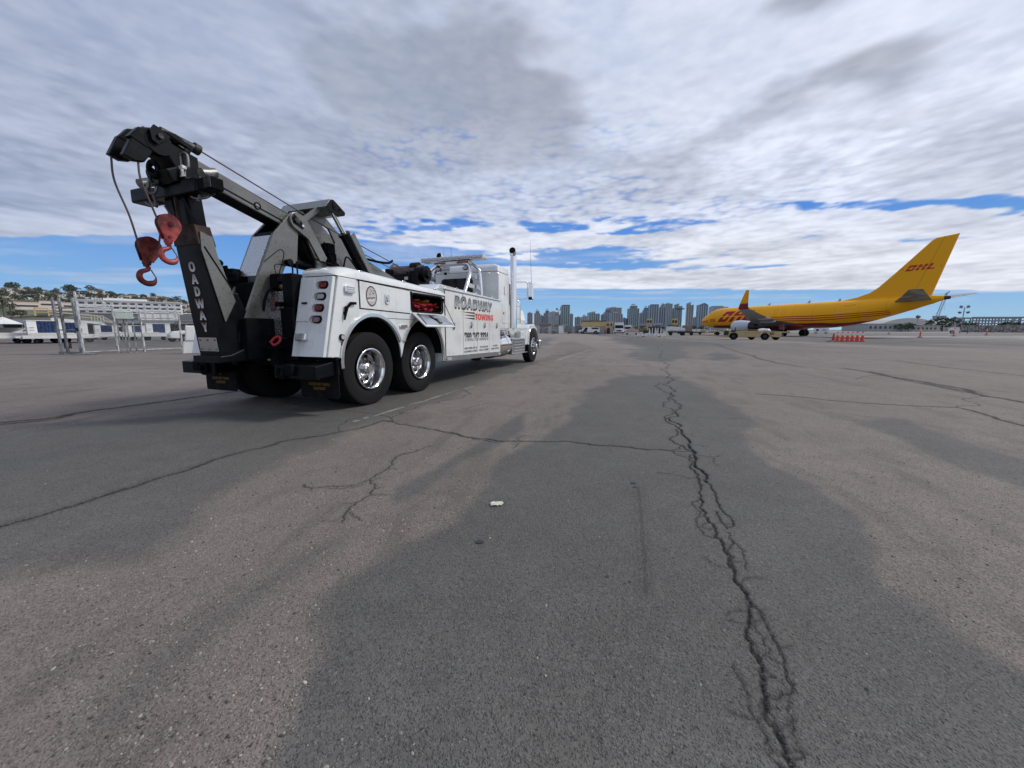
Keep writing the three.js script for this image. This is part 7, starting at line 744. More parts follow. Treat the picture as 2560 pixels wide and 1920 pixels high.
  // parked cars by the terminal
  const cars = [[12, 844, 'silver parked car at the left edge beside the tent', std(0.5, 0.5, 0.52, 0.35)], [92, 845, 'small white parked car behind the dollies', M2.wht]]; for (const [u, v, l, m] of cars) { const p = gp(u, v), o = thing('parked_car', l, 'car', p, face(p)); mesh('body', [extr([[-2.0, 0.35], ...arc(-1.25, 0.33, 0.36, PI, 0, 8), ...arc(1.25, 0.33, 0.36, PI, 0, 8), [2.05, 0.4], [2.0, 0.8], [1.2, 0.9], [0.6, 1.35], [-0.8, 1.38], [-1.5, 0.95], [-2.05, 0.85]], 1.6, 0.06).translate(0, 0, -0.8)], m, o); mesh('window', [extr([[-1.2, 0.95], [0.95, 0.93], [0.5, 1.27], [-0.75, 1.3]], 0.02).translate(0, 0, 0.79)], M.glassDark, o); wheelsOn(o, [[-1.25, 0.7], [1.25, 0.7], [-1.25, -0.7], [1.25, -0.7]], 0.31, 0.2); }
  // terminal: long low grey building with a deep roof edge, screen wall on its roof
  const tl = at(-260, 825, 62), tr = at(560, 825, 78); tl.y = tr.y = 0; const mid = tl.clone().add(tr).multiplyScalar(0.5), Lg = tl.distanceTo(tr), tb = thing('terminal_building', 'long low grey terminal building behind the carts', 'building', mid, Math.atan2(-(tr.z - tl.z), tr.x - tl.x)), hl = Lg / 2;
mesh('wall', [box(-hl, hl, 0, 2.3, -8, 0)], M2.conc, tb); mesh('roof', [box(-hl - 0.5, hl + 0.5, 2.3, 2.9, -9, 2.6, 0.05)], std(0.25, 0.25, 0.25, 0.8), tb); mesh('fascia', [box(-hl - 0.5, hl + 0.5, 2.25, 2.7, 2.62, 2.75, 0.02)], std(0.36, 0.37, 0.38, 0.7), tb); mesh('roof_screen', [box(-hl + 21, -hl + 28, 2.9, 4.3, -6, -5.7), box(-hl + 20.8, -hl + 21, 2.9, 4.4, -6, -3)], std(0.17, 0.17, 0.165, 0.8), tb); mesh('roof_edge', [box(-hl + 36, hl, 2.9, 4.1, -8.5, -2, 0.1)], std(0.20, 0.205, 0.21, 0.8), tb); mesh('screen_cap', [box(-hl + 20.8, -hl + 28.2, 4.3, 4.45, -6.1, -5.6)], M2.wht, tb); for (let k = 0; k < 14; k++) mesh('column', [box(-hl + 4 + k * Lg / 14, -hl + 4.3 + k * Lg / 14, 0, 2.25, 2.2, 2.5)], M2.grey, tb); for (let k = 0; k < 12; k++) mesh('window', [box(-hl + 5 + k * Lg / 12.2, -hl + 8.2 + k * Lg / 12.2, 0.7, 2.0, 0.001, 0.08)], M.glassDark, tb);
}
// ---------- the hill with its houses ----------
const ridge = [[-500, 716], [0, 726], [150, 730], [250, 736], [330, 743], [430, 752], [500, 762], [600, 780], [700, 795], [850, 808], [1000, 816], [1150, 822], [1300, 825]];
const ridgeV = (u) => { for (let i = 0; i + 1 < ridge.length; i++) if (u < ridge[i + 1][0]) return lerp(ridge[i][1], ridge[i + 1][1], clamp((u - ridge[i][0]) / (ridge[i + 1][0] - ridge[i][0]))); return 825; };
const hillDepth = (t) => lerp(330, 860, t);
function hillAt(u, t) { const d = hillDepth(t), top = at(u, ridgeV(u), 860).y, q = at(u, 825, d); q.y = Math.max(0, top) * Math.pow(t, 0.85) * (0.93 + 0.14 * noise(u * 0.02, t * 6)); if (t > 1) q.y = top * (1 - (t - 1) * 0.5); return q; }
{
  const rows = []; for (let j = 0; j <= 26; j++) { const r = []; for (let i = 0; i <= 130; i++) r.push(hillAt(lerp(-520, 1290, i / 130), j / 26 * 1.4)); rows.push(r); } const g = quads(rows), p = g.attributes.position, c = new Float32Array(p.count * 3); for (let i = 0; i < p.count; i++) { const f = fbm(p.getX(i) * 0.05, p.getZ(i) * 0.05, 4), k = sstep(0.42, 0.6, f); c.set([lerp(0.20, 0.07, k), lerp(0.175, 0.085, k), lerp(0.125, 0.045, k)], 3 * i); } g.setAttribute('color', new THREE.BufferAttribute(c, 3)); const m = std(1, 1, 1, 0.95, 0, { vertexColors: true }); structure(mesh('hill', g, m)).userData.label = 'low hillside of dry scrub and gardens left of the truck';
}
const leafMats = [[0.035, 0.06, 0.022], [0.05, 0.075, 0.03], [0.07, 0.075, 0.035], [0.06, 0.05, 0.03]].map((c) => { const m = std(...c, 0.9); return m; });
const crownCache = {};
function crownGeo(kind, v) { const key = kind + v; if (crownCache[key]) return crownCache[key]; const R = rng(v * 77 + kind * 13 + 5), g = []; const n = kind === 1 ? 130 : kind === 2 ? 26 : 190;
  for (let k = 0; k < n; k++) { let x, y, z; const a = R() * 6.283; if (kind === 1) { y = R(); const r = 0.16 * (1 - y * 0.85) * Math.sqrt(R()); x = Math.cos(a) * r; z = Math.sin(a) * r; } else if (kind === 2) { const b = k / n * 6.283 * 3, tip = V(Math.cos(b), 0.15 - R() * 0.75, Math.sin(b)).multiplyScalar(0.22 + R() * 0.06), mid = V(Math.cos(b) * 0.13, 0.06 + R() * 0.06, Math.sin(b) * 0.13), w = V(-Math.sin(b), 0, Math.cos(b)).multiplyScalar(0.022), c = V(0, 0.9, 0); g.push(quads([[c.clone().sub(w), c.clone().add(w)], [c.clone().add(mid).sub(w), c.clone().add(mid).add(w)], [c.clone().add(tip), c.clone().add(tip).add(w.clone().multiplyScalar(0.2))]])); continue; } else { const e = Math.acos(1 - 2 * R()), r = 0.42 * Math.cbrt(R()) * (0.75 + 0.5 * noise(a * 1.3 + v * 9, e * 2)); x = Math.cos(a) * Math.sin(e) * r * 1.15; z = Math.sin(a) * Math.sin(e) * r; y = 0.58 + Math.cos(e) * r * 0.85; }
    const s = kind === 1 ? 0.05 : 0.075 + R() * 0.05, f = new THREE.PlaneGeometry(s, s * (0.6 + R() * 0.6)); f.rotateX(R() * 6).rotateY(R() * 6).rotateZ(R() * 6).translate(x, y, z); g.push(f); }
  return crownCache[key] = join(g); }
function tree(name, label, cat, p, h, kind, v, group, mat) { const o = thing(name, label, cat, p, v * 1.7, group); const s = kind === 2 ? 1 : 1; mesh('trunk', [rod(V(0, -0.5, 0), V(0.01 * h, h * (kind === 2 ? 0.92 : 0.5), 0), h * (kind === 2 ? 0.018 : 0.035), h * 0.014, 7)], std(0.10, 0.075, 0.055, 0.9), o); const c = mesh('crown', crownGeo(kind, v % 5), mat || leafMats[v % 4], o); c.scale.set(h * s * (kind === 0 ? 1.15 : 1), h, h * s * (kind === 0 ? 1.15 : 1)); return o; }
{
  const R = rng(41), wallCols = [['cream', [0.80, 0.74, 0.62]], ['white', [0.86, 0.86, 0.85]], ['pale pink', [0.74, 0.62, 0.55]], ['tan', [0.62, 0.54, 0.43]], ['pale grey', [0.68, 0.69, 0.70]]].map(([n, c]) => [n, std(...c, 0.85)]), roofCols = [['brown tiled', [0.17, 0.11, 0.08]], ['red tiled', [0.30, 0.17, 0.13]], ['flat pale', [0.66, 0.64, 0.60]], ['grey', [0.24, 0.24, 0.24]]].map(([n, c]) => [n, std(...c, 0.9)]), winMat = std(0.035, 0.04, 0.05, 0.25);
  function house(label, p, w, h, d, wm, rm, flat, turn, wins = 3, floors = 1) { const o = thing('hill_house', label, 'house', V(p.x, p.y - 2, p.z), turn, 'houses on the hillside'); h += 2; mesh('wall', [box(-w / 2, w / 2, 0, h, -d / 2, d / 2)], wm, o); if (flat) mesh('roof', [box(-w / 2 - 0.3, w / 2 + 0.3, h, h + 0.5, -d / 2 - 0.3, d / 2 + 0.3)], rm, o); else mesh('roof', [extr([[-w / 2 - 0.6, h - 0.1], [w / 2 + 0.6, h - 0.1], [w * 0.22, h + w * 0.12 + 0.6], [-w * 0.22, h + w * 0.12 + 0.6]], d + 1.0).translate(0, 0, -d / 2 - 0.5)], rm, o); for (let f = 0; f < floors; f++) for (let k = 0; k < wins; k++) { const x = lerp(-w / 2, w / 2, (k + 0.5) / wins), ww = w / wins * 0.26, y = h - 2.4 - f * 3; if (y < 0.5) continue; mesh('window', [box(x - ww, x + ww, y, y + 1.4, d / 2 + 0.002, d / 2 + 0.12)], winMat, o); } return o; }
  const rowsT = [[0.97, 'ridge', 26, 11], [0.82, 'upper', 24, 11], [0.66, 'middle', 22, 10.5], [0.48, 'lower', 20, 9.5], [0.30, 'bottom', 16, 9]];
  for (const [t, rn, n, sz] of rowsT) for (let k = 0; k < n; k++) { const u = lerp(-30, 590, (k + 0.2 + R() * 0.6) / n), p = hillAt(u, t + (R() - 0.5) * 0.06), wi = Math.floor(R() * wallCols.length), ri = Math.floor(R() * roofCols.length), w = sz * (0.9 + R() * 0.9), h = sz * (0.32 + R() * 0.34); if (t < 0.5 && u > 225 && u < 440) { R(); continue; } house(`${wallCols[wi][0]} ${roofCols[ri][0]} roofed house, ${ORD[k]} from left in the ${rn} hillside row`, p, w, h, sz * 0.8, wallCols[wi][1], roofCols[ri][1], ri === 2 || R() < 0.35, face(p) + (R() - 0.5) * 0.5, 2 + Math.floor(R() * 3), h > sz * 0.5 ? 2 : 1); }
  // the long white three-storey block and the pinkish terrace
  const hb = at(334, 779, 360), ho = thing('hillside_block', 'long white apartment block with rows of windows on the hill', 'building', V(hb.x, Math.max(0, hb.y - 12), hb.z), face(hb) - 0.12), wl = 70, hh = at(334, 752, 360).y - Math.max(0, hb.y - 12); mesh('wall', [box(-wl / 2, wl / 2 - 1, 0, hh - 1.2, -12, 0)], wallCols[1][1], ho); mesh('roof', [box(-wl / 2 - 0.6, wl / 2 - 0.4, hh - 1.2, hh, -12.5, 0.8)], std(0.55, 0.56, 0.56, 0.8), ho); mesh('penthouse', [box(-wl / 2 + 16, wl / 2 - 26, hh, hh + 1.8, -10, -3)], wallCols[1][1], ho); for (let f = 0; f < 3; f++) for (let k = 0; k < 13; k++) mesh('window', [box(-wl / 2 + 1.4 + k * 5.3, -wl / 2 + 4.6 + k * 5.3, hh - 3.8 - f * 3.6, hh - 2.3 - f * 3.6, 0.002, 0.25)], winMat, ho); for (let k = 0; k < 13; k++) mesh('pier', [box(-wl / 2 + 0.6 + k * 5.3, -wl / 2 + 1.0 + k * 5.3, 0, hh - 1.2, 0.002, 0.6)], wallCols[4][1], ho); for (let f = 0; f < 2; f++) mesh('floor_band', [box(-wl / 2, wl / 2 - 1, hh - 5.0 - f * 3.6, hh - 4.5 - f * 3.6, 0.61, 0.9)], M2.wht, ho);
  const pb = at(130, 766, 400), po = thing('hillside_block', 'pinkish stepped terrace block on the slope above the palms', 'building', V(pb.x, pb.y - 4, pb.z), face(pb)); for (const [a, b, h] of [[-24, -8, 7], [-8, 7, 9], [7, 17, 8], [17, 22, 12]]) { mesh('wall', [box(a, b, 0, h, -8, 0)], wallCols[2][1], po); mesh('window', [box(a + 1, b - 1, h - 4, h - 2.4, 0.002, 0.2)], winMat, po); mesh('parapet', [box(a - 0.1, b + 0.1, h, h + 0.4, -8, 0.25)], wallCols[0][1], po); }
  // trees on the slope
  const kinds = ['dark round', 'mid green', 'olive brown', 'brownish']; for (const [t, rn, n, h0] of [[1.0, 'ridge', 14, 7], [0.89, 'upper slope', 26, 9], [0.74, 'middle slope', 28, 9.5], [0.57, 'lower slope', 28, 9], [0.38, 'bottom slope', 26, 9], [0.15, 'foot', 22, 9]]) for (let k = 0; k < n; k++) { const u = lerp(-40, 600, (k + R()) / n), p = hillAt(u, t + (R() - 0.5) * 0.10), v = Math.floor(R() * 20); if (t < 0.45 && u > 228 && u < 432 && R() < 0.85 || t < 0.3 && u > 80 && u < 185) continue; tree('hill_tree', `${kinds[v % 4]} tree on the hill, ${ORD[k]} from the left along the ${rn}`, 'tree', p, h0 * (0.7 + R() * 0.8), 0, v, 'trees on the hillside'); }
  [[188, 1.0, 24, 'tallest dark cypress left of the gate pipes'], [192.5, 1.0, 22, 'second dark cypress beside the tallest'], [240, 0.95, 17, 'dark cypress above the left end of the white block'], [394, 1.0, 12, 'small dark cypress above the right end of the white block']].forEach(([u, t, h, l], i) => tree('cypress_tree', l, 'tree', hillAt(u, t), h, 1, i, 'cypresses on the ridge', leafMats[0]));
  [[44, 1.02, 22], [53, 1.02, 23], [157, 1.02, 12], [210, 1.02, 14], [216, 1.02, 13], [279, 1.02, 12], [291, 1.02, 13], [450, 1.02, 15], [460, 1.02, 15]].forEach(([u, t, h], i) => tree('palm_tree', `tall fan palm on the ridge, ${ORD[i]} from the left`, 'palm', hillAt(u, t), h, 2, i, 'palms on the ridge', leafMats[1]));
  [[14, 806, 70, 9], [30, 806, 74, 8]].forEach(([u, v, d, h], i) => { const p = at(u, v, d); p.y = 0; tree('palm_tree', i ? 'bushy palm behind the terminal, right of the pair' : 'bushy palm behind the terminal at the left edge', 'palm', p, h * 0.75, 2, i + 3, 'palms behind the terminal', leafMats[2]); });
}
// ---------- skyline: each tower a thing of its own, a good kilometre away ----------
{
  const glassTex = (seed, a, b, vert) => texture(256, 256, (u, v, x, y) => { const fl = (y % 16) < 4, mu = (x % (vert ? 16 : 32)) < (vert ? 5 : 3), k = hash(Math.floor(x / 16) + seed * 77, Math.floor(y / 16) + seed); const c = fl || mu ? a : b.map((q) => q * (0.75 + 0.5 * k)); return c; });
  const mk = (n, a, b, vert, r = 0.35) => { const m = std(1, 1, 1, r, 0, { map: rep(glassTex(n, a, b, vert), 1 / 52) }); return m; };
  const TM = { blue: mk(1, [0.42, 0.48, 0.54], [0.24, 0.33, 0.42], true, 0.25), teal: mk(2, [0.50, 0.56, 0.56], [0.30, 0.40, 0.42], true, 0.25), grey: mk(3, [0.56, 0.57, 0.58], [0.36, 0.39, 0.42], false), tan: mk(4, [0.60, 0.56, 0.52], [0.40, 0.37, 0.36], true), pale: mk(5, [0.70, 0.70, 0.70], [0.48, 0.50, 0.53], false), dark: mk(6, [0.30, 0.34, 0.38], [0.18, 0.23, 0.29], true, 0.25), brown: mk(7, [0.48, 0.42, 0.40], [0.33, 0.29, 0.29], true) };
  const fin = std(0.52, 0.55, 0.58, 0.7), D0 = 1300;
  // u0, u1, top v, material, depth, kind, what sets it apart
  const T = [[1318, 1331, 782, 'tan', 0, 'plain tan slab at the truck end of the skyline'], [1335, 1350.5, 776, 'tan', 1, 'tan tower with stepped top, left of the low row'], [1343, 1364, 789, 'pale', 0, 'low pale stepped hotel'], [1359.5, 1374.5, 775, 'grey', 1, 'grey pyramid-topped tower'], [1358, 1371, 784, 'pale', 0, 'short pale block before the pyramid-topped tower'], [1373, 1396, 780, 'pale', 0, 'broad pale office block'], [1397, 1407, 787, 'brown', 0, 'slim brown block with white cap'], [1401.5, 1424, 764, 'teal', 2, 'tall green glass tower with dark crown'], [1424, 1432, 785, 'dark', 0, 'small dark block beside the green glass tower'], [1436, 1454, 793, 'grey', 0, 'low grey block with pale columns'], [1450, 1470, 789, 'pale', 1, 'low pale block above the yellow shed'], [1471, 1499, 781, 'teal', 3, 'twin-bodied glass block above the yellow shed'], [1502, 1510, 787, 'brown', 0, 'short brown block right of the twin-bodied glass one'], [1508.5, 1528, 773, 'blue', 1, 'blue glass block of the courthouse group'], [1518, 1553, 769, 'tan', 0, 'wide pinkish block crowning the courthouse group'], [1526, 1556, 782, 'grey', 3, 'grey ribbed block before the wide pinkish one'], [1553, 1569, 796, 'dark', 0, 'low dark hall with pale stripe'], [1570, 1596, 762, 'teal', 1, 'tall stepped glass tower with flat white crown'], [1597, 1606, 783, 'pale', 0, 'narrow pale block behind the stepped tower'], [1605, 1621, 767, 'blue', 1, 'blue glass tower left of the curved one'], [1621, 1644, 763, 'blue', 2, 'dark blue glass tower with slanted white edge'], [1645, 1662, 757, 'blue', 4, 'blue glass tower with pointed roof'], [1660, 1678, 759, 'teal', 0, 'pale green slab right of the pointed tower'], [1678, 1684, 772, 'dark', 0, 'thin dark slab between two green towers'], [1683, 1702, 761, 'teal', 3, 'green glass twin with lamp post before it'], [1713, 1730, 758, 'tan', 3, 'brown and white ribbed tower standing alone'], [1744, 1766, 757, 'blue', 5, 'tall grey blue slab with slanted roof, rightmost tower'], [1729, 1745, 794, 'blue', 0, 'low blue glass hall left of the rightmost tower'], [1745, 1760, 800, 'dark', 0, 'small blue block behind the airplane nose'], [1777, 1816, 767, 'pale', 6, 'wide pale concrete block behind the airplane nose']];
  T.forEach(([u0, u1, v, m, kind, l], i) => { const d = D0 + (i % 5) * 60 + (kind === 0 ? 80 : 0), a = at(u0, 826, d), b = at(u1, 826, d), t = at((u0 + u1) / 2, v, d), c = a.clone().add(b).multiplyScalar(0.5), w = Math.abs(b.x - a.x) * 0.94, H = t.y, dp = Math.min(w, 42); c.y = 0; const o = thing('tower_block', `${l}, on the skyline`, 'tower', c, face(c) * 0.5 + (hash(i, 3) - 0.5) * 0.3, 'downtown towers on the skyline'), mm = TM[m];
    const Hb = kind === 1 ? H * 0.86 : kind === 4 ? H * 0.82 : kind === 5 ? H * 0.93 : H; const half = kind === 3 ? 0.56 : 1;
    mesh('shaft', [box(-w / 2, -w / 2 + w * half, 0, Hb, -dp, 0)], mm, o); if (kind === 3) mesh('second_shaft', [box(-w / 2 + w * half + w * 0.03, w / 2, 0, Hb * 0.94, -dp, -dp * 0.1)], mm, o);
    if (kind === 1) mesh('upper_shaft', [box(-w * 0.30, w * 0.34, Hb, H * 0.97, -dp * 0.85, -dp * 0.15)], mm, o); if (kind === 4) mesh('roof_point', [extr([[-w / 2, Hb], [w / 2, Hb], [w * 0.02, H]], dp).translate(0, 0, -dp)], TM.pale, o); if (kind === 5) mesh('roof_wedge', [extr([[-w / 2, Hb], [w / 2, Hb], [w * 0.1, H]], dp).translate(0, 0, -dp)], mm, o); if (kind === 2) mesh('crown', [box(-w * 0.36, w * 0.52, H, H * 1.035, -dp * 0.8, -dp * 0.1)], TM.dark, o); if (kind === 6) mesh('upper_shaft', [box(-w * 0.45, w * 0.2, H, H * 1.04, -dp, 0)], TM.pale, o);
    const n = Math.max(3, Math.round(w / 7)), g = []; for (let k = 0; k <= n; k++) { const x = lerp(-w / 2, w / 2, k / n); g.push(box(x - 0.7, x + 0.7, 0, Hb * (kind === 3 && k > n * 0.56 ? 0.94 : 1) - 1, 0.05, 1.0)); } mesh('facade_ribs', g, fin, o); mesh('roof_plant', [box(-w * 0.2, w * 0.15, Math.max(Hb, H * (kind === 2 ? 1.035 : 1)) - (kind === 4 || kind === 5 ? 30 : 0), Math.max(Hb, H) + 3.5 - (kind === 4 || kind === 5 ? 30 : 0), -dp * 0.6, -dp * 0.2)], fin, o); });
  // low town in front of the towers
  const R = rng(61), cols = [['white', [0.58, 0.58, 0.57]], ['grey', [0.34, 0.35, 0.36]], ['tan', [0.42, 0.36, 0.29]], ['brown', [0.25, 0.19, 0.16]], ['blue grey', [0.30, 0.34, 0.40]]].map(([n, c]) => [n, std(...c, 0.85)]), dk = std(0.06, 0.065, 0.07, 0.4); let k = 0;
  for (let u = 1322; u < 1765; u += 9 + R() * 9) { const d = 560 + R() * 380, w = d / 960 * (10 + R() * 16), h = d / 960 * (5 + R() * 13), p = at(u, 826, d); p.y = 0; const [cn, cm] = cols[Math.floor(R() * 5)], o = thing('low_building', `low ${cn} building before the towers, ${ORD[k] || 'last'} from the truck rightwards`, 'building', p, face(p) + (R() - 0.5) * 0.4, 'low buildings before the towers'); k++; mesh('wall', [box(-w / 2, w / 2, 0, h, -12, 0)], cm, o); mesh('window_band', [box(-w * 0.42, w * 0.42, h * 0.55, h * 0.75, 0.01, 0.2)], dk, o); mesh('roof', [box(-w / 2 - 0.3, w / 2 + 0.3, h, h + 0.7, -12.3, 0.4)], cols[1][1], o); }
  k = 0; for (let u = 1340; u < 1760; u += 14 + R() * 16) { const d = 420 + R() * 150, p = at(u, 826, d); p.y = 0; tree('town_tree', `dark tree among the low buildings, ${ORD[k] || 'last'} from the truck rightwards`, 'tree', p, 5 + R() * 4, 0, Math.floor(R() * 20), 'trees before the skyline'); k++; }
  // perimeter fence of grey panels right of the truck
  const fa = at(1340, 834, 116), fb = at(1458, 834, 116); fa.y = fb.y = 0; const f = thing('panel_fence', 'grey corrugated panel fence between the truck and the yellow shed', 'fence', fa), n = 12, L = fb.x - fa.x; for (let q = 0; q < n; q++) mesh('panel', [box(q * L / n + 0.04, (q + 1) * L / n - 0.04, 0.1, 2.3 - (q > 7 ? 0.1 : 0), -0.06, 0)], q % 3 ? std(0.36, 0.37, 0.37, 0.7, 0, { map: rep(wear, 0.4) }) : std(0.44, 0.45, 0.45, 0.7), f); for (let q = 0; q <= n; q++) mesh('post', [box(q * L / n - 0.05, q * L / n + 0.05, 0, 2.4, -0.14, -0.07)], M.galv, f);
  // ---------- right: hangars, wall, steel frame, crane ----------
  const R5 = (x, y, d) => at(x / 4.254 + 2040, y / 4.254 + 700, d);
  const hangar = (label, x0, x1, yt, d, curve, col) => { const a = R5(x0, 540, d), b = R5(x1, 540, d), t = R5((x0 + x1) / 2, yt, d), c = a.clone().add(b).multiplyScalar(0.5), w = b.x - a.x, H = t.y; c.y = 0; const o = thing('hangar', label, 'hangar', c, -0.1, 'hangars beyond the apron'); const e = H * (1 - curve); mesh('wall', [box(-w / 2, w / 2, 0, e, -40, 0)], col, o); mesh('roof', [extr([[-w / 2 - 1, e], ...Array.from({ length: 17 }, (_, i) => { const q = -1 + i / 8; return [-q * -w / 2, e + H * curve * (1 - Math.pow(Math.abs(q), 2.2))]; }), [w / 2 + 1, e]], 42).translate(0, 0, -41)], std(0.52, 0.52, 0.49, 0.7), o); for (let q = 0; q < 5; q++) mesh('door', [box(-w * 0.42 + q * w * 0.17, -w * 0.42 + q * w * 0.17 + w * 0.15, 0.2, e * 0.7, 0.01, 0.3)], std(0.40, 0.38, 0.34, 0.8), o); mesh('eave', [box(-w / 2 - 1, w / 2 + 1, e - 0.5, e + 0.2, 0.31, 0.9)], M2.wht, o); };
  hangar('wide hangar with curved pale roof under the airplane tail', 700, 1245, 405, 300, 0.45, std(0.40, 0.38, 0.35, 0.85)); hangar('second hangar with sagging pale roof beside the crane', 1255, 1570, 415, 310, 0.35, std(0.44, 0.42, 0.38, 0.85));
  const blocks = [[640, 720, 435, 320, 'small greenish block left of the curved hangar', [0.42, 0.48, 0.46]], [1315, 1362, 383, 420, 'grey lift tower behind the hangars', [0.34, 0.36, 0.38]], [560, 880, 470, 250, 'low grey shed with ribbed front under the airplane tail', [0.38, 0.38, 0.38]], [1030, 1300, 488, 240, 'low tan annexe with vertical slots before the curved hangar', [0.46, 0.42, 0.37]]];
  for (const [x0, x1, yt, d, l, c] of blocks) { const a = R5(x0, 540, d), b = R5(x1, 540, d), t = R5(x0, yt, d), o = thing('apron_building', l, 'building', V((a.x + b.x) / 2, 0, a.z), -0.1, 'buildings beyond the apron'), w = b.x - a.x; mesh('wall', [box(-w / 2, w / 2, 0, t.y, -10, 0)], std(...c, 0.85), o); mesh('roof', [box(-w / 2 - 0.3, w / 2 + 0.3, t.y, t.y + 0.4, -10.3, 0.4)], cols[1][1], o); for (let q = 0; q < 6; q++) mesh('window', [box(-w * 0.45 + q * w * 0.15, -w * 0.45 + q * w * 0.15 + w * 0.07, t.y * 0.4, t.y * 0.75, 0.01, 0.15)], dk, o); }
  const wa = R5(1540, 555, 190), wb = R5(2700, 555, 150); wa.y = wb.y = 0; const wt = R5(1700, 480, 180).y, wl = wa.distanceTo(wb), wo = thing('perimeter_wall', 'long beige blockwork wall at the right edge', 'wall', wa, Math.atan2(-(wb.z - wa.z), wb.x - wa.x)); for (let q = 0; q < 9; q++) mesh('bay', [box(q * wl / 9 + 0.06, (q + 1) * wl / 9 - 0.06, 0, wt * (1 - 0.02 * (q % 2)), -0.4, 0)], std(0.42 + 0.02 * (q % 3), 0.39 + 0.015 * (q % 2), 0.34, 0.9, 0, { map: rep(wear, 0.2) }), wo); mesh('vent', [box(wl * 0.26, wl * 0.30, wt * 0.4, wt * 0.75, 0.01, 0.1)], dk, wo); mesh('opening', [box(wl * 0.40, wl * 0.42, wt * 0.4, wt * 0.8, 0.01, 0.1)], std(0.25, 0.24, 0.22, 0.9), wo);
  // steel frame under construction
  { const d = 260, a = R5(1660, 470, d), b = R5(2330, 470, d), y0 = R5(1660, 472, d).y, y1 = R5(1660, 400, d).y, w = b.x - a.x, o = thing('steel_frame', 'open steel building frame under construction at the right edge', 'steel frame', V(a.x, 0, a.z), -0.12), g = M2.grey; for (let q = 0; q <= 11; q++) for (const z of [0, -14]) mesh('column', [box(q * w / 11 - 0.25, q * w / 11 + 0.25, 0, y1, z - 0.25, z + 0.25)], std(0.2, 0.22, 0.26, 0.7), o); for (const z of [0, -14]) for (const [y, t] of [[y1, 0.5], [lerp(y0, y1, 0.55), 0.3], [y0 + 0.6, 0.3]]) mesh('beam', [box(-0.4, w + 0.4, y - t, y + t, z - 0.28, z + 0.28)], std(0.2, 0.22, 0.26, 0.7), o); for (let q = 0; q < 4; q++) mesh('brace', [beam(V(q * w / 4, y0, 0.1), V((q + 0.5) * w / 4, y1, 0.1), 0.3, 0.3)], g, o); }
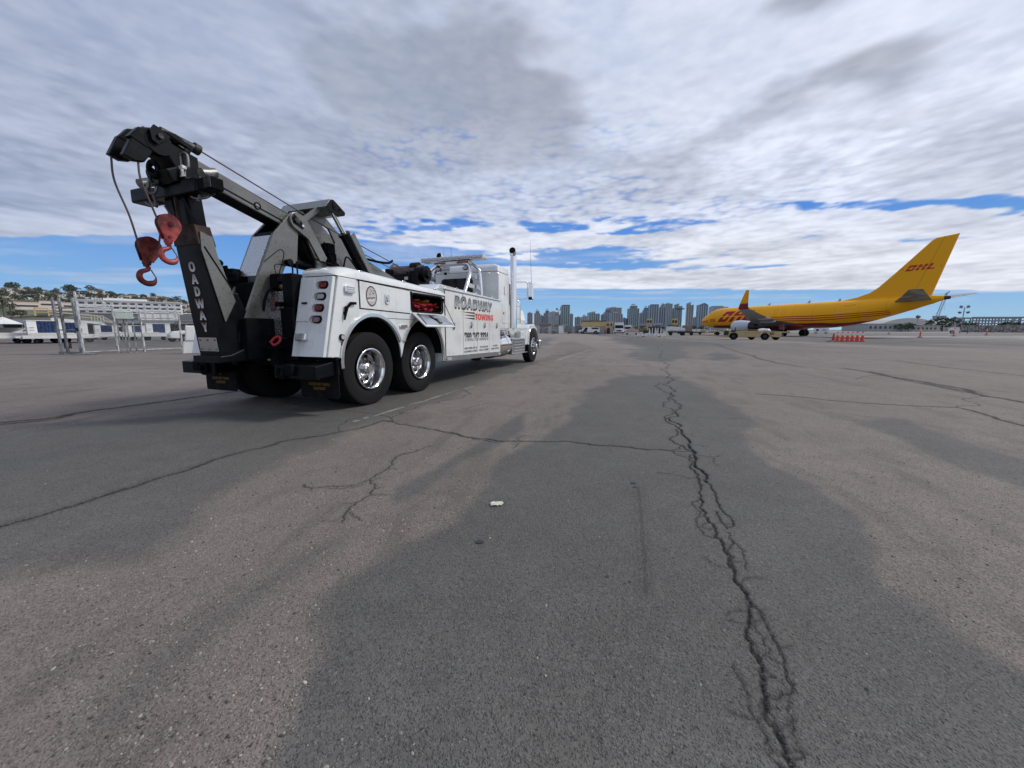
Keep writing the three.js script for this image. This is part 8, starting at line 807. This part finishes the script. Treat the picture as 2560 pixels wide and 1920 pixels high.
  // lattice crane
  { const d = 330, a = R5(1250, 470, d), t = R5(1392, 132, d), j = R5(1370, 170, d), o = thing('lattice_crane', 'lattice boom crane leaning behind the airplane tail', 'crane', V(a.x, 0, a.z)), L = t.clone().sub(V(a.x, 0, a.z)); const up = V(0, a.y * 0.6, 0), dir = L.clone().sub(up), q = V(-dir.y, dir.x, 0).normalize().multiplyScalar(1.1); const at2 = (k, s) => up.clone().addScaledVector(dir, k).addScaledVector(q, s * (k > 0.92 ? 0.3 : 1)); const g = std(0.26, 0.27, 0.33, 0.7); mesh('boom', [-1, 1].flatMap((s) => [beam(at2(0, s), at2(0.92, s), 0.3, 0.3), beam(at2(0.92, s), at2(1, s * 0.3), 0.3, 0.3)]), g, o); const lac = []; for (let k = 0; k < 26; k++) lac.push(beam(at2(k / 28, k % 2 ? 1 : -1), at2((k + 1) / 28, k % 2 ? -1 : 1), 0.2, 0.2)); mesh('lacing', lac, g, o); mesh('jib', [beam(at2(0.93, 0), at2(1.0, 0).add(V(2.2, 1, 0)), 0.5, 0.5)], g, o); mesh('hoist_rope', [rod(at2(0.99, 0), at2(0.99, 0).setY(up.y + 14), 0.06), rod(at2(0.6, -1), V(-9, up.y, 0), 0.06)], g, o); mesh('cab', [box(-5, 4, 1.2, up.y + 2, -3, 3, 0.2)], std(0.4, 0.12, 0.08, 0.6), o); mesh('crawler', [box(-6, 6, 0, 1.2, -4, -2, 0.3), box(-6, 6, 0, 1.2, 2, 4, 0.3)], M2.dark, o); void j; }
  [[905, 520, 235, 7, 'broad dark tree left of the tan annexe'], [985, 520, 238, 8, 'taller dark tree against the curved hangar'], [1340, 520, 270, 12, 'rounded dark tree between the hangars'], [1590, 520, 200, 9, 'dark tree behind the light tower'], [1640, 520, 205, 8, 'second dark tree behind the light tower'], [2010, 520, 190, 9, 'dark tree under the steel frame'], [2140, 520, 195, 9, 'dark tree at the right edge']].forEach(([x, y, d, h, l], i) => { const p = R5(x, y, d); p.y = 0; const o = tree('apron_tree', l, 'tree', p, h * d / 310, 0, i + 1, 'trees beyond the apron', leafMats[i % 2]); o.scale.x = 1.5; });
  // pale concrete taxiway strips far out
  const strip = (l, pts, m) => { const s = new THREE.ShapeGeometry(shapeOf(pts.map((p) => [p.x, -p.z]))).rotateX(-PI / 2).translate(0, 0.012, 0); structure(mesh('concrete_strip', s, m)).userData.label = l; };
  const cm = std(0.40, 0.39, 0.36, 0.9, 0, { map: rep(wear, 0.05) }); strip('pale concrete lane beyond the cones', [gp(1960, 839.6), gp(2700, 841), gp(2700, 848.5), gp(2290, 845), gp(1960, 841.2)], cm); strip('far pale taxiway', [gp(1850, 828.2), gp(2900, 827.6), gp(2900, 832.2), gp(1850, 831.4)], cm);
  lineStrip('painted_line', [gp(0, 907), gp(165, 892), gp(330, 882)].map((p) => [p.x, p.z]), 0.12, 'faded white line before the fence', 0.85, 0.006); lineStrip('painted_line', [gp(-60, 866), gp(200, 862), gp(420, 856)].map((p) => [p.x, p.z]), 0.15, 'white line along the carts', 0.9, 0.006);
  // a second airliner far behind the tail
  const w2 = std(0.6, 0.6, 0.62, 0.4), g2 = std(0.35, 0.36, 0.38, 0.5); airliner('parked_airliner', 'distant white airliner half hidden under the yellow airplane tail', V(107, 0, -196), 75 * PI / 180, { skin: w2, wing: g2, stab: g2, tail: std(0.25, 0.03, 0.04, 0.5), red: std(0.35, 0.05, 0.05, 0.5), nacelle: std(0.28, 0.03, 0.04, 0.5) });
}
// ---------- thin haze: far towers pale a little ----------
scene.fog = new THREE.FogExp2(0xc4d6e6, 0.000045);
renderer.render(scene, camera);
